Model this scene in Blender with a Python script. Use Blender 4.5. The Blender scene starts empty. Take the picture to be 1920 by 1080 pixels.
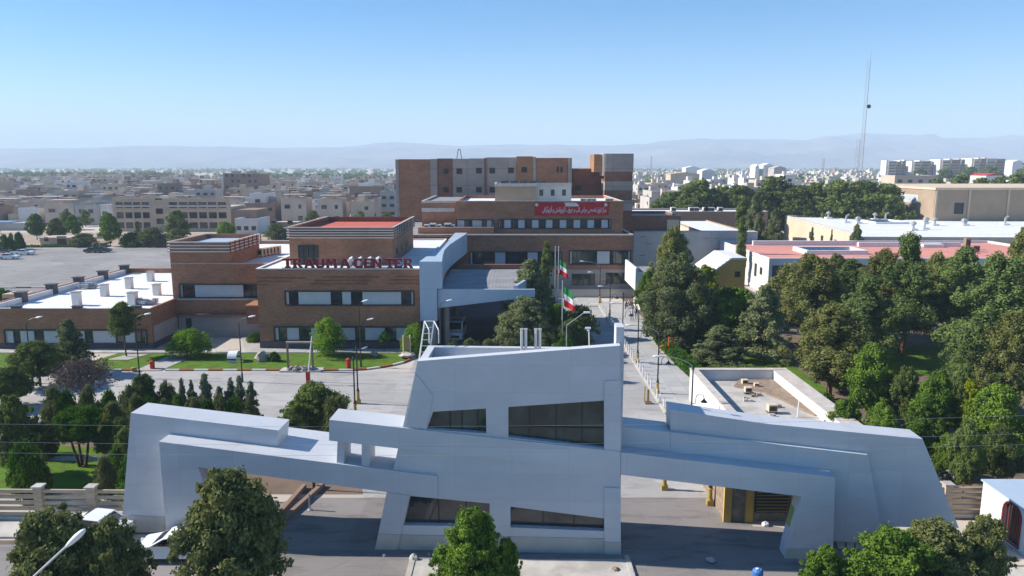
import bpy, bmesh, math, random
import numpy as np
from mathutils import Vector, Matrix
from mathutils.geometry import tessellate_polygon
R = math.radians
sc = bpy.context.scene
col = sc.collection

# ---------------------------------------------------------------- camera, sky, sun, exposure
FPX, CZ, PITCH = 1371.0, 21.0, 9.5
cam_d = bpy.data.cameras.new('camera'); cam = bpy.data.objects.new('camera', cam_d); col.objects.link(cam)
cam.location = (0, 0, CZ); cam.rotation_euler = (R(90-PITCH), 0, 0)
cam_d.sensor_width = 36; cam_d.lens = FPX/1920*36; cam_d.clip_start = 0.5; cam_d.clip_end = 40000
sc.camera = cam
SUN_EL = 34.0
SUN_DIR = Vector((-1.0, 0.13, 0)).normalized()
AZ = math.atan2(SUN_DIR.x, SUN_DIR.y)
w = bpy.data.worlds.new('World'); sc.world = w; w.use_nodes = True
nt = w.node_tree; bg = nt.nodes['Background']
sky = nt.nodes.new('ShaderNodeTexSky'); sky.sky_type = 'NISHITA'; sky.sun_disc = False
sky.sun_elevation = R(SUN_EL); sky.sun_rotation = AZ
sky.altitude = 1000; sky.air_density = 1.0; sky.dust_density = 0.3; sky.ozone_density = 3.0
hsv = nt.nodes.new('ShaderNodeHueSaturation'); hsv.inputs['Saturation'].default_value = 1.6
nt.links.new(sky.outputs[0], hsv.inputs['Color']); nt.links.new(hsv.outputs[0], bg.inputs[0])
bg.inputs[1].default_value = 0.086
sd = bpy.data.lights.new('sun', 'SUN'); sd.energy = 5.0; sd.angle = R(0.55); sd.color = (1.0, 0.94, 0.84)
so = bpy.data.objects.new('sun', sd); col.objects.link(so)
sv = Vector((SUN_DIR.x*math.cos(R(SUN_EL)), SUN_DIR.y*math.cos(R(SUN_EL)), math.sin(R(SUN_EL))))
so.rotation_euler = sv.to_track_quat('Z', 'Y').to_euler(); so.location = sv*300
sc.view_settings.view_transform = 'Standard'; sc.view_settings.look = 'None'
sc.view_settings.exposure = 0.8; sc.view_settings.gamma = 1.0
sc.render.engine = 'CYCLES'
sc.cycles.max_bounces = 5; sc.cycles.diffuse_bounces = 2; sc.cycles.glossy_bounces = 2
sc.cycles.transmission_bounces = 3; sc.cycles.transparent_max_bounces = 6; sc.cycles.volume_bounces = 1
sc.cycles.caustics_reflective = False; sc.cycles.caustics_refractive = False
sc.cycles.use_adaptive_sampling = True

# ---------------------------------------------------------------- measuring helpers
_s, _c = math.sin(R(PITCH)), math.cos(R(PITCH))
def ray(u, v):
    o = 540-v
    return (u-960, FPX*_c+o*_s, -FPX*_s+o*_c)
def PZ(u, v, z=0.0):
    d = ray(u, v); k = (z-CZ)/d[2]
    return (d[0]*k, d[1]*k)
def FX(u, v, Y):
    d = ray(u, v); k = Y/d[1]
    return (d[0]*k, CZ+d[2]*k)
def WX(u, Y, v=480): return FX(u, v, Y)[0]
def HZ(v, Y): return FX(960, v, Y)[1]

# ---------------------------------------------------------------- materials
MAT = {}
def nodes_of(m): return m.node_tree.nodes, m.node_tree.links
def mat(name, c, rough=.8, c2=None, scale=.6, detail=6, metal=0, bump=0, bscale=20, spec=.3, stretch=(1,1,1), lo=.35, hi=.65):
    m = bpy.data.materials.new(name); m.use_nodes = True; MAT[name] = m
    N, L = nodes_of(m); b = N['Principled BSDF']
    b.inputs['Roughness'].default_value = rough; b.inputs['Metallic'].default_value = metal
    b.inputs['Specular IOR Level'].default_value = spec
    c2 = c2 or tuple(x*.82 for x in c)
    tc = N.new('ShaderNodeTexCoord'); mp = N.new('ShaderNodeMapping'); mp.inputs['Scale'].default_value = stretch
    L.new(tc.outputs['Object'], mp.inputs[0])
    n = N.new('ShaderNodeTexNoise'); n.inputs['Scale'].default_value = scale; n.inputs['Detail'].default_value = detail
    n.inputs['Roughness'].default_value = .6
    L.new(mp.outputs[0], n.inputs['Vector'])
    r = N.new('ShaderNodeValToRGB'); r.color_ramp.elements[0].position = lo; r.color_ramp.elements[1].position = hi
    r.color_ramp.elements[0].color = (*c2, 1); r.color_ramp.elements[1].color = (*c, 1)
    L.new(n.outputs[0], r.inputs[0]); L.new(r.outputs[0], b.inputs['Base Color'])
    if bump:
        n2 = N.new('ShaderNodeTexNoise'); n2.inputs['Scale'].default_value = bscale; n2.inputs['Detail'].default_value = 4
        L.new(tc.outputs['Object'], n2.inputs['Vector'])
        bp = N.new('ShaderNodeBump'); bp.inputs['Strength'].default_value = bump; bp.inputs['Distance'].default_value = .05
        L.new(n2.outputs[0], bp.inputs['Height']); L.new(bp.outputs[0], b.inputs['Normal'])
    return m
def mat_grid(name, c, mortar, bw, bh, ms, rough=.8, c2=None, off=.5, var=.12, spec=.3, noise_sc=.25):
    """courses of bricks or panels on the faces of a wall: u runs along the wall, v up (and along y on tops)"""
    m = bpy.data.materials.new(name); m.use_nodes = True; MAT[name] = m
    N, L = nodes_of(m); b = N['Principled BSDF']
    b.inputs['Roughness'].default_value = rough; b.inputs['Specular IOR Level'].default_value = spec
    tc = N.new('ShaderNodeTexCoord'); sp = N.new('ShaderNodeSeparateXYZ'); L.new(tc.outputs['Object'], sp.inputs[0])
    ge = N.new('ShaderNodeNewGeometry'); sn = N.new('ShaderNodeSeparateXYZ'); L.new(ge.outputs['Normal'], sn.inputs[0])
    ab = N.new('ShaderNodeMath'); ab.operation = 'ABSOLUTE'; L.new(sn.outputs[0], ab.inputs[0])
    gt = N.new('ShaderNodeMath'); gt.operation = 'GREATER_THAN'; gt.inputs[1].default_value = .7; L.new(ab.outputs[0], gt.inputs[0])
    mu = N.new('ShaderNodeMix'); mu.data_type = 'FLOAT'
    L.new(gt.outputs[0], mu.inputs[0]); L.new(sp.outputs[0], mu.inputs[2]); L.new(sp.outputs[1], mu.inputs[3])
    az = N.new('ShaderNodeMath'); az.operation = 'ABSOLUTE'; L.new(sn.outputs[2], az.inputs[0])
    gz = N.new('ShaderNodeMath'); gz.operation = 'GREATER_THAN'; gz.inputs[1].default_value = .7; L.new(az.outputs[0], gz.inputs[0])
    mv = N.new('ShaderNodeMix'); mv.data_type = 'FLOAT'
    L.new(gz.outputs[0], mv.inputs[0]); L.new(sp.outputs[2], mv.inputs[2]); L.new(sp.outputs[1], mv.inputs[3])
    cb = N.new('ShaderNodeCombineXYZ'); L.new(mu.outputs[0], cb.inputs[0]); L.new(mv.outputs[0], cb.inputs[1])
    br = N.new('ShaderNodeTexBrick'); br.offset = off; br.inputs['Scale'].default_value = 1
    br.inputs['Brick Width'].default_value = bw; br.inputs['Row Height'].default_value = bh
    br.inputs['Mortar Size'].default_value = ms; br.inputs['Bias'].default_value = 0
    c2 = c2 or tuple(x*(1-var) for x in c)
    br.inputs['Color1'].default_value = (*c, 1); br.inputs['Color2'].default_value = (*c2, 1); br.inputs['Mortar'].default_value = (*mortar, 1)
    L.new(cb.outputs[0], br.inputs['Vector'])
    n = N.new('ShaderNodeTexNoise'); n.inputs['Scale'].default_value = noise_sc; n.inputs['Detail'].default_value = 7
    n.inputs['Roughness'].default_value = .65
    mp = N.new('ShaderNodeMapping'); mp.inputs['Scale'].default_value = (1, 1, 2.2); L.new(tc.outputs['Object'], mp.inputs[0]); L.new(mp.outputs[0], n.inputs['Vector'])
    mr = N.new('ShaderNodeMapRange'); mr.inputs[1].default_value = .3; mr.inputs[2].default_value = .7
    mr.inputs[3].default_value = 1-var; mr.inputs[4].default_value = 1+var*.6; L.new(n.outputs[0], mr.inputs[0])
    mx = N.new('ShaderNodeMix'); mx.data_type = 'RGBA'; mx.blend_type = 'MULTIPLY'; mx.inputs[0].default_value = 1
    L.new(br.outputs[0], mx.inputs[6]); L.new(mr.outputs[0], mx.inputs[7]); L.new(mx.outputs[2], b.inputs['Base Color'])
    return m
def mat_leaf(name, c, c2, trans=.22, scale=.9):
    m = bpy.data.materials.new(name); m.use_nodes = True; MAT[name] = m
    N, L = nodes_of(m); out = N['Material Output']; N.remove(N['Principled BSDF'])
    tc = N.new('ShaderNodeTexCoord'); n = N.new('ShaderNodeTexNoise'); n.inputs['Scale'].default_value = scale; n.inputs['Detail'].default_value = 3
    L.new(tc.outputs['Object'], n.inputs['Vector'])
    oi = N.new('ShaderNodeObjectInfo'); ad = N.new('ShaderNodeMath'); ad.operation = 'MULTIPLY_ADD'
    ad.inputs[1].default_value = .25; L.new(oi.outputs['Random'], ad.inputs[0]); L.new(n.outputs[0], ad.inputs[2])
    r = N.new('ShaderNodeValToRGB'); r.color_ramp.elements[0].position = .42; r.color_ramp.elements[1].position = .82
    r.color_ramp.elements[0].color = (*c2, 1); r.color_ramp.elements[1].color = (*c, 1); L.new(ad.outputs[0], r.inputs[0])
    d = N.new('ShaderNodeBsdfDiffuse'); t = N.new('ShaderNodeBsdfTranslucent'); mx = N.new('ShaderNodeMixShader'); mx.inputs[0].default_value = trans
    L.new(r.outputs[0], d.inputs[0]); L.new(r.outputs[0], t.inputs[0]); L.new(d.outputs[0], mx.inputs[1]); L.new(t.outputs[0], mx.inputs[2])
    L.new(mx.outputs[0], out.inputs[0]); return m
mat_grid('gate_panel', (.56,.575,.605), (.46,.47,.49), 3.05, 1.52, .01, rough=.5, off=0, var=.07, noise_sc=.45)
mat('gate_plinth', (.52,.49,.45), .8, (.42,.4,.37), .8)
mat_grid('brick', (.42,.185,.1), (.33,.185,.125), .45, .16, .02, var=.28)
mat_grid('brick_dark', (.27,.125,.085), (.21,.115,.08), .45, .16, .02, var=.25)
mat_grid('brick_orange', (.4,.19,.1), (.31,.16,.09), .45, .16, .02, var=.2)
mat_grid('raw_concrete', (.4,.33,.29), (.24,.2,.17), 4.2, 3.4, .05, off=0, var=.16)
mat_grid('stone_cladding', (.43,.38,.34), (.3,.27,.25), 1.2, .6, .012, off=0, var=.12)
mat('stone_dark', (.1,.095,.1), .6, (.07,.068,.075), 1)
mat_grid('louver_pale', (.68,.56,.48), (.68,.56,.48), 6, 3, .0, var=.1)
mat('coping', (.58,.52,.47), .8, (.45,.4,.36), 1.5)
mat_grid('roof_white', (.78,.78,.77), (.52,.52,.52), 9.0, 1.05, .025, off=.5, var=.1, noise_sc=.6)
mat_grid('roof_pink', (.68,.29,.23), (.5,.22,.18), 12.0, 1.05, .03, off=.5, var=.1, noise_sc=.3)
mat('roof_red', (.55,.13,.09), .9, (.45,.11,.08), .3, 8)
mat('roof_grey', (.3,.3,.31), .85, (.22,.22,.23), .4, 8)
mat('white_wall', (.7,.69,.67), .85, (.6,.58,.56), .3, 8)
mat('render_grey', (.58,.55,.51), .9, (.47,.44,.41), .25, 9)
mat('cream_wall', (.66,.52,.38), .9, (.58,.45,.33), .3, 8)
mat('tan_wall', (.38,.28,.2), .9, (.32,.24,.17), .3, 8)
mat('yellow_wall', (.62,.36,.09), .9, (.52,.3,.08), .3, 8)
mat('house_beige', (.56,.45,.36), .9, (.46,.37,.3), .2, 8)
mat('house_grey', (.47,.43,.39), .9, (.38,.35,.32), .2, 8)
mat('house_white', (.7,.67,.63), .9, (.58,.55,.52), .2, 8)
mat('house_brown', (.3,.2,.145), .9, (.24,.16,.12), .2, 8)
mat('house_sand', (.56,.43,.31), .9, (.46,.35,.26), .2, 8)
mat('frame_dark', (.035,.036,.04), .5, spec=.4)
mat('frame_red', (.25,.03,.02), .6)
mat('panel_grey', (.5,.52,.55), .5, (.46,.48,.51), 1)
mat('blue_panel', (.42,.5,.6), .45, (.38,.46,.55), .6)
mat('metal_grey', (.42,.43,.45), .45, metal=.3)
mat('metal_dark', (.08,.08,.085), .5, metal=.2)
mat('galvanised', (.62,.63,.65), .35, metal=.6)
mat('black_iron', (.018,.018,.02), .5, spec=.5)
mat('yellow_paint', (.38,.27,.07), .7)
mat('white_paint', (.8,.8,.8), .5, (.74,.74,.74), 2)
mat('lamp_white', (.78,.8,.82), .3, (.7,.72,.74), 3)
mat('red_paint', (.5,.03,.02), .5, (.42,.03,.02), 2)
mat('orange_paint', (.75,.17,.03), .6)
mat('blue_plastic', (.05,.18,.5), .5)
mat('sign_red', (.26,.012,.03), .4, (.22,.01,.025), 2)
mat('banner_red', (.5,.02,.03), .7, (.42,.015,.025), .8)
mat('sign_green', (.28,.36,.08), .7)
mat('flag_green', (.01,.2,.05), .7); mat('flag_white', (.75,.76,.78), .7); mat('flag_red', (.6,.01,.015), .7)
def mat_asphalt(name, c, stain=.6):
    m = mat(name, c, .92, tuple(x*.8 for x in c), .1, 10, bump=.15, bscale=9, lo=.3, hi=.7); N, L = nodes_of(m); b = N['Principled BSDF']
    src = b.inputs['Base Color'].links[0].from_socket; tc = [n for n in N if n.type == 'TEX_COORD'][0]
    vo = N.new('ShaderNodeTexVoronoi'); vo.inputs['Scale'].default_value = .16; vo.distance = 'CHEBYCHEV'; L.new(tc.outputs['Object'], vo.inputs['Vector'])
    sp = N.new('ShaderNodeSeparateColor'); L.new(vo.outputs['Color'], sp.inputs[0]); mr = N.new('ShaderNodeMapRange'); mr.inputs[3].default_value = .86; mr.inputs[4].default_value = 1.07; L.new(sp.outputs[0], mr.inputs[0])
    mp = N.new('ShaderNodeMapping'); mp.inputs['Scale'].default_value = (.35,1.4,1); L.new(tc.outputs['Object'], mp.inputs[0])
    n2 = N.new('ShaderNodeTexNoise'); n2.inputs['Scale'].default_value = .8; n2.inputs['Detail'].default_value = 9; n2.inputs['Roughness'].default_value = .7; L.new(mp.outputs[0], n2.inputs['Vector'])
    m2 = N.new('ShaderNodeMapRange'); m2.inputs[1].default_value = .36; m2.inputs[2].default_value = .5; m2.inputs[3].default_value = stain; m2.inputs[4].default_value = 1; L.new(n2.outputs[0], m2.inputs[0])
    v2 = N.new('ShaderNodeTexVoronoi'); v2.feature = 'DISTANCE_TO_EDGE'; v2.inputs['Scale'].default_value = .22; n3 = N.new('ShaderNodeTexNoise'); n3.inputs['Scale'].default_value = .7; L.new(tc.outputs['Object'], n3.inputs['Vector'])
    ad = N.new('ShaderNodeVectorMath'); ad.operation = 'ADD'; L.new(tc.outputs['Object'], ad.inputs[0]); L.new(n3.outputs['Color'], ad.inputs[1]); L.new(ad.outputs[0], v2.inputs['Vector'])
    m3 = N.new('ShaderNodeMapRange'); m3.inputs[1].default_value = .0; m3.inputs[2].default_value = .006; m3.inputs[3].default_value = .78; m3.inputs[4].default_value = 1; L.new(v2.outputs['Distance'], m3.inputs[0])
    cur = src
    for f in (mr, m2, m3):
        mx = N.new('ShaderNodeMix'); mx.data_type = 'RGBA'; mx.blend_type = 'MULTIPLY'; mx.inputs[0].default_value = 1; L.new(cur, mx.inputs[6]); L.new(f.outputs[0], mx.inputs[7]); cur = mx.outputs[2]
    L.new(cur, b.inputs['Base Color'])
mat_asphalt('asphalt', (.44,.42,.405), .76); mat_asphalt('asphalt_front', (.27,.245,.235), .68)
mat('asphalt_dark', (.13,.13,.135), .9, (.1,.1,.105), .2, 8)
mat_asphalt('lot', (.32,.3,.29), .7)
mat('paving', (.42,.4,.38), .9, (.35,.33,.32), .5, 10)
mat_grid('walk_tiles', (.46,.45,.44), (.33,.32,.31), 1.5, 1.5, .03, off=0, var=.14)
mat('concrete', (.52,.49,.45), .9, (.38,.35,.32), .6, 9, lo=.4, hi=.6)
mat('kerb_white', (.6,.58,.56), .8, (.5,.48,.46), 3); mat('kerb_red', (.4,.09,.06), .8, (.3,.07,.05), 3)
mat('soil', (.2,.14,.1), 1, (.13,.095,.07), .5, 10, bump=.3, bscale=4)
mat('sand', (.42,.33,.25), 1, (.32,.25,.19), .08, 10)
mat('rock', (.4,.35,.3), .9, (.26,.23,.2), 2.5)
mat('bark', (.12,.075,.05), .95, (.07,.045,.035), 4); mat('bark_red', (.22,.09,.055), .95, (.13,.06,.04), 4)
mat('twig', (.2,.16,.15), .95, (.13,.1,.095), 3)
mat('grass', (.08,.17,.003), 1, (.07,.105,.01), .9, 12, bump=.4, bscale=15, lo=.38, hi=.55)
mat('fence_wood', (.5,.4,.29), .9, (.38,.3,.22), 1.2, 8, stretch=(1,1,6))
mat('gravel', (.34,.25,.18), 1, (.2,.15,.11), 3, 8, bump=.5, bscale=6)
mat('skin', (.45,.28,.2), .6); mat('cloth_dark', (.03,.03,.035), .9); mat('cloth_light', (.5,.5,.52), .9)
mat('hair', (.01,.008,.008), .7); mat('rubber', (.015,.015,.016), .8)
mat('car_white', (.75,.76,.78), .25, (.74,.75,.77), 2, spec=.6); mat('car_dark', (.03,.032,.038), .25, spec=.6); mat('car_silver', (.45,.46,.48), .3, metal=.4)
mat('tail_red', (.4,.01,.01), .3)
mat('tent_blue', (.2,.32,.5), .6)
def glass(name, c, rough=.06):
    m = bpy.data.materials.new(name); m.use_nodes = True; MAT[name] = m
    N, L = nodes_of(m); b = N['Principled BSDF']; b.inputs['Roughness'].default_value = rough
    b.inputs['Specular IOR Level'].default_value = .7
    tc = N.new('ShaderNodeTexCoord'); n = N.new('ShaderNodeTexNoise'); n.inputs['Scale'].default_value = .55; n.inputs['Detail'].default_value = 4
    L.new(tc.outputs['Object'], n.inputs['Vector'])
    r = N.new('ShaderNodeValToRGB'); r.color_ramp.elements[0].position = .4; r.color_ramp.elements[1].position = .65
    r.color_ramp.elements[0].color = (*[x*.6 for x in c], 1); r.color_ramp.elements[1].color = (*[x*1.6 for x in c], 1)
    L.new(n.outputs[0], r.inputs[0]); L.new(r.outputs[0], b.inputs['Base Color'])
    return m
glass('glass', (.03,.035,.04)); glass('glass_green', (.035,.055,.045)); glass('glass_car', (.015,.018,.02), .03); glass('void', (.012,.012,.014), .6)
mat_leaf('leaf_pine', (.3,.31,.1), (.12,.135,.045), .32)
mat_leaf('leaf_pine_green', (.19,.26,.08), (.08,.115,.04), .3)
mat_leaf('leaf_juniper', (.26,.29,.13), (.125,.15,.065), .28)
mat_leaf('leaf_green', (.19,.29,.04), (.08,.15,.025), .32)
mat_leaf('leaf_dark', (.2,.26,.07), (.09,.12,.036), .32)
mat_leaf('leaf_bright', (.22,.36,.03), (.12,.24,.02), .4)
mat_leaf('leaf_blue', (.24,.28,.17), (.12,.15,.09), .25)
mat_leaf('leaf_yellow', (.34,.36,.02), (.2,.24,.02), .35)
mat_leaf('leaf_olive', (.22,.24,.085), (.1,.12,.045), .3)
mat_leaf('leaf_dry', (.2,.16,.13), (.13,.1,.09), .15)
mat_leaf('leaf_hedge', (.09,.18,.02), (.05,.12,.015), .3)

# ---------------------------------------------------------------- object helpers
def link(o):
    col.objects.link(o); return o
def tag(o, label=None, cat=None, group=None, kind=None):
    if label: o['label'] = label
    if cat: o['category'] = cat
    if group: o['group'] = group
    if kind: o['kind'] = kind
    return o
def empty(name, label, cat, loc=(0,0,0), group=None):
    o = bpy.data.objects.new(name, None); link(o); o.location = loc; o.empty_display_size = .3
    return tag(o, label, cat, group)
def org(o):
    while o.parent: o = o.parent
    return Vector(o.location)
class MB:
    def __init__(s): s.v = []; s.f = []; s.m = []
    def add(s, vs, fs, m=0):
        n = len(s.v); s.v += [tuple(p) for p in vs]; s.f += [tuple(i+n for i in f) for f in fs]; s.m += [m]*len(fs); return s
    def box(s, x0, x1, y0, y1, z0, z1, m=0):
        return s.add([(x0,y0,z0),(x1,y0,z0),(x1,y1,z0),(x0,y1,z0),(x0,y0,z1),(x1,y0,z1),(x1,y1,z1),(x0,y1,z1)],
                     [(0,3,2,1),(4,5,6,7),(0,1,5,4),(1,2,6,5),(2,3,7,6),(3,0,4,7)], m)
    def sheet(s, pts, z, m=0):
        pts = [(p[0], p[1], z) for p in pts]
        tr = tessellate_polygon([[Vector(p) for p in pts]])
        fs = []
        for t in tr:
            a, b, c = [Vector(pts[i]) for i in t]
            fs.append(t if (b-a).cross(c-a).z > 0 else (t[0], t[2], t[1]))
        return s.add(pts, fs, m)
    def plate(s, outer, holes, fn, d0, d1, m=0):
        """a slab with openings: (a,b) outlines carried to 3D by fn(a,b,d), from depth d0 to d1"""
        loops = [outer]+holes
        tr = tessellate_polygon([[Vector((p[0], p[1], 0)) for p in l] for l in loops])
        flat = [p for l in loops for p in l]; n = len(flat)
        vs = [fn(p[0], p[1], d0) for p in flat]+[fn(p[0], p[1], d1) for p in flat]
        fs = []
        for t in tr:
            a, b, c = [Vector((*flat[i], 0)) for i in t]
            if (b-a).cross(c-a).z < 0: t = (t[0], t[2], t[1])
            fs += [tuple(t), (t[0]+n, t[2]+n, t[1]+n)]
        k = 0
        for l in loops:
            for i in range(len(l)):
                a, b = k+i, k+(i+1) % len(l); fs.append((a, b, b+n, a+n))
            k += len(l)
        st = len(s.f); s.add(vs, fs, m); s.fix = True
        return s
    def cyl(s, p0, p1, r0, r1=None, n=8, m=0, cap=True):
        r1 = r0 if r1 is None else r1
        p0, p1 = Vector(p0), Vector(p1); d = (p1-p0)
        if d.length < 1e-6: return s
        d.normalize(); a = d.orthogonal().normalized(); b = d.cross(a)
        vs = []
        for p, r in ((p0, r0), (p1, r1)):
            for i in range(n):
                t = 2*math.pi*i/n; vs.append(p+a*(math.cos(t)*r)+b*(math.sin(t)*r))
        fs = [(i, (i+1) % n, n+(i+1) % n, n+i) for i in range(n)]
        if cap: fs += [tuple(range(n-1, -1, -1)), tuple(range(n, 2*n))]
        return s.add(vs, fs, m)
    def tube(s, pts, r, n=6, m=0):
        for a, b in zip(pts, pts[1:]): s.cyl(a, b, r, r, n, m)
        return s
    def lathe(s, prof, c=(0,0,0), n=12, m=0):
        vs = []; k = len(prof)
        for r, z in prof:
            for i in range(n):
                t = 2*math.pi*i/n; vs.append((c[0]+r*math.cos(t), c[1]+r*math.sin(t), c[2]+z))
        fs = [(j*n+i, j*n+(i+1) % n, (j+1)*n+(i+1) % n, (j+1)*n+i) for j in range(k-1) for i in range(n)]
        fs += [tuple(range(n-1, -1, -1)), tuple(range((k-1)*n, k*n))]
        return s.add(vs, fs, m)
    def build(s, name, mats, parent=None, loc=None, smooth=False):
        if isinstance(mats, str): mats = [mats]
        base = org(parent) if parent else Vector(loc or (0,0,0))
        me = bpy.data.meshes.new(name)
        me.from_pydata([(v[0]-base[0], v[1]-base[1], v[2]-base[2]) for v in s.v], [], s.f)
        for m in mats: me.materials.append(MAT[m])
        me.polygons.foreach_set('material_index', s.m)
        if getattr(s, 'fix', False):
            bm = bmesh.new(); bm.from_mesh(me); bmesh.ops.recalc_face_normals(bm, faces=bm.faces); bm.to_mesh(me); bm.free()
        if smooth: me.polygons.foreach_set('use_smooth', [True]*len(me.polygons))
        o = bpy.data.objects.new(name, me); link(o)
        if parent: o.parent = parent
        else: o.location = base
        return o
def struct(name, mb, mats):
    o = mb.build(name, mats); o['kind'] = 'structure'; return o
def kids(o): return [c for c in bpy.data.objects if c.parent == o]
def copy_tree(o, parent=None, _k=None):
    c = o.copy(); col.objects.link(c)
    if parent: c.parent = parent
    for ch in o.children: copy_tree(ch, c)
    return c
def XZ(a, b, d): return (a, d, b)
def each(name, mats, parent, boxes):
    for bb in boxes:
        b = MB(); b.box(*bb); b.build(name, mats, parent)
def rect(x0, z0, x1, z1): return [(x0, z0), (x1, z0), (x1, z1), (x0, z1)]

# ---------------------------------------------------------------- ground, roads
def mat_plain():
    m = bpy.data.materials.new('plain'); m.use_nodes = True; MAT['plain'] = m
    N, L = nodes_of(m); b = N['Principled BSDF']; b.inputs['Roughness'].default_value = 1; b.inputs['Specular IOR Level'].default_value = .1
    tc = N.new('ShaderNodeTexCoord')
    def ns(s, lo, hi, c0, c1, st=(1,1,1)):
        mp = N.new('ShaderNodeMapping'); mp.inputs['Scale'].default_value = st; L.new(tc.outputs['Object'], mp.inputs[0])
        n = N.new('ShaderNodeTexNoise'); n.inputs['Scale'].default_value = s; n.inputs['Detail'].default_value = 8; L.new(mp.outputs[0], n.inputs['Vector'])
        r = N.new('ShaderNodeValToRGB'); r.color_ramp.elements[0].position = lo; r.color_ramp.elements[1].position = hi
        r.color_ramp.elements[0].color = c0; r.color_ramp.elements[1].color = c1; L.new(n.outputs[0], r.inputs[0]); return r
    a = ns(.05, .35, .65, (.42,.36,.31,1), (.56,.5,.44,1)); f = ns(.0012, .48, .56, (0,0,0,1), (1,1,1,1), (.5,1.6,1))
    g = ns(.004, .4, .62, (.26,.26,.19,1), (.5,.45,.4,1))
    x = N.new('ShaderNodeMix'); x.data_type = 'RGBA'; L.new(f.outputs[0], x.inputs[0]); L.new(a.outputs[0], x.inputs[6]); L.new(g.outputs[0], x.inputs[7])
    L.new(x.outputs[2], b.inputs['Base Color'])
mat_plain()
g = MB(); n = 40
for i in range(n):
    for j in range(n):
        x0, x1 = -14000+28000*i/n, -14000+28000*(i+1)/n; y0, y1 = -600+14600*j/n, -600+14600*(j+1)/n
        g.add([(x0,y0,0),(x1,y0,0),(x1,y1,0),(x0,y1,0)], [(0,1,2,3)])
struct('ground', g, 'plain')
s = MB(); s.sheet([(-75,44.5),(-9,44.5),(-9,56.5),(-75,57.5)], .012); s.sheet([(17.5,41),(110,41),(110,118),(17.5,118)], .012); s.sheet([(-75,25),(-23,25),(-23,38.6),(-75,38.6)], .012)
struct('soil', s, 'soil')
s = MB(); s.sheet([(14.2,44),(14.2,60),(13.1,60),(13.1,116),(4.6,116),(4.6,84),(-10.6,81.8),(-10.6,73),(-75,73.2),(-75,57),(-15,57),(-12.5,55),(-9.5,44)], .016)
struct('road', s, 'asphalt')
s = MB(); s.sheet([(-75,4),(70,4),(70,36.0),(24,36.0),(15.6,40.2),(14.2,40.2),(14.2,43.99),(-9.5,43.99),(-13.5,43.99),(-20.5,40.2),(-20.5,38.4),(-75,36.4)], .016)
struct('forecourt', s, 'asphalt_front')
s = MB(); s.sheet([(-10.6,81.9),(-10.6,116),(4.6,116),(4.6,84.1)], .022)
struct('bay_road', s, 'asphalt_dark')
s = MB(); s.box(-5.2,6.1,24,36.4,0,.13); s.box(8.6,11.9,30.2,36.3,0,.12) if False else None
s.box(-75,-23.4,38.8,40.6,0,.12); s.box(-21.9,-15.8,36.6,37.9,0,.1)
s.box(-75,-10.6,80.6,82.4,.0,.1); s.box(21.8,70,24,35.6,0,.12)
struct('pavement', s, 'concrete')
s = MB(); s.box(13.35,18.2,60,112,0,.14); s.box(14.3,16.2,41,60,0,.12); s.box(10.2,14.0,108.5,116,0,.13)
struct('walkway', s, 'walk_tiles')
s = MB(); s.box(13.08,13.35,60,112,0,.16); s.box(-75,-15,56.9,57.15,0,.12); s.box(-5.5,-5.2,24,36.7,0,.17); s.box(6.1,6.35,24,36.7,0,.17)
struct('kerb', s, 'concrete')
s = MB(); pts = [(-75+i*1.5, 73.3) for i in range(0, 39)]
pts += [(-16.5,73.3),(-15.1,73.7),(-13.8,74.4),(-12.6,75.3),(-11.6,76.4),(-10.9,77.8),(-10.7,79.3),(-10.7,80.5)]
for i, (a, b) in enumerate(zip(pts, pts[1:])):
    if -39.2 < a[0] < -36.3: continue
    a, b = Vector((*a,0)), Vector((*b,0)); d = (b-a).normalized(); q = Vector((-d.y,d.x,0))*.28; p = [a+d*.02, b-d*.02, b-d*.02+q, a+d*.02+q]
    s.add([(*x.xy, 0) for x in p]+[(*x.xy, .17) for x in p], [(4,5,6,7),(0,1,5,4),(1,2,6,5),(2,3,7,6),(3,0,4,7)], i % 2)
struct('painted_kerb', s, ['kerb_white', 'kerb_red'])
s = MB(); s.sheet([(-36.3,73.6),(-16.4,73.6),(-13.9,74.7),(-12,76.5),(-11,79),(-11,80.5),(-35.2,80.5)], .05)
s.sheet([(-46.8,73.6),(-39.2,73.6),(-38.3,80.4),(-44.6,80.4)], .05); s.sheet([(-75,73.6),(-49,73.6),(-49.4,80.4),(-75,80.4)], .05)
s.sheet([(-40,44.8),(-24.5,44.8),(-27,52),(-42,53.5)], .04); s.sheet([(-27,50.5),(-18.6,50.5),(-19.2,56.6),(-30,56.6)], .04)
s.sheet([(18.4,66),(30,66),(30,106),(20.5,106)], .04); s.sheet([(38,72),(62,70),(62,84),(38,84)], .04)
struct('lawn', s, 'grass')
s = MB(); s.sheet([(-39.1,73.3),(-36.4,73.3),(-35.3,80.6),(-38.2,80.6)], .07); s.sheet([(-44.3,77.5),(-41.9,77.5),(-40.9,79.9),(-43.1,79.9)], .09)
s.sheet([(-30.2,80.6),(-23.5,80.6),(-23.5,82.6),(-29.2,88.5),(-33.6,88.5)], .115); s.sheet([(-62,50.2),(-29,49.8),(-29,50.6),(-62,51.2)], .06)
s.sheet([(-27,47.2),(-24,47.6),(-20.5,44.6),(-23,44.4)], .06)
struct('path', s, 'paving')
s = MB()
for i in range(-12, 3):
    s.sheet([(i*4.2-3,66.3),(i*4.2-1,66.3),(i*4.2-1,66.42),(i*4.2-3,66.42)], .021)
for k in range(12): s.sheet([(5.2,62+k*4.5),(5.3,62+k*4.5),(5.3,64+k*4.5),(5.2,64+k*4.5)], .021)
struct('road_marking', s, 'concrete')
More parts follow.
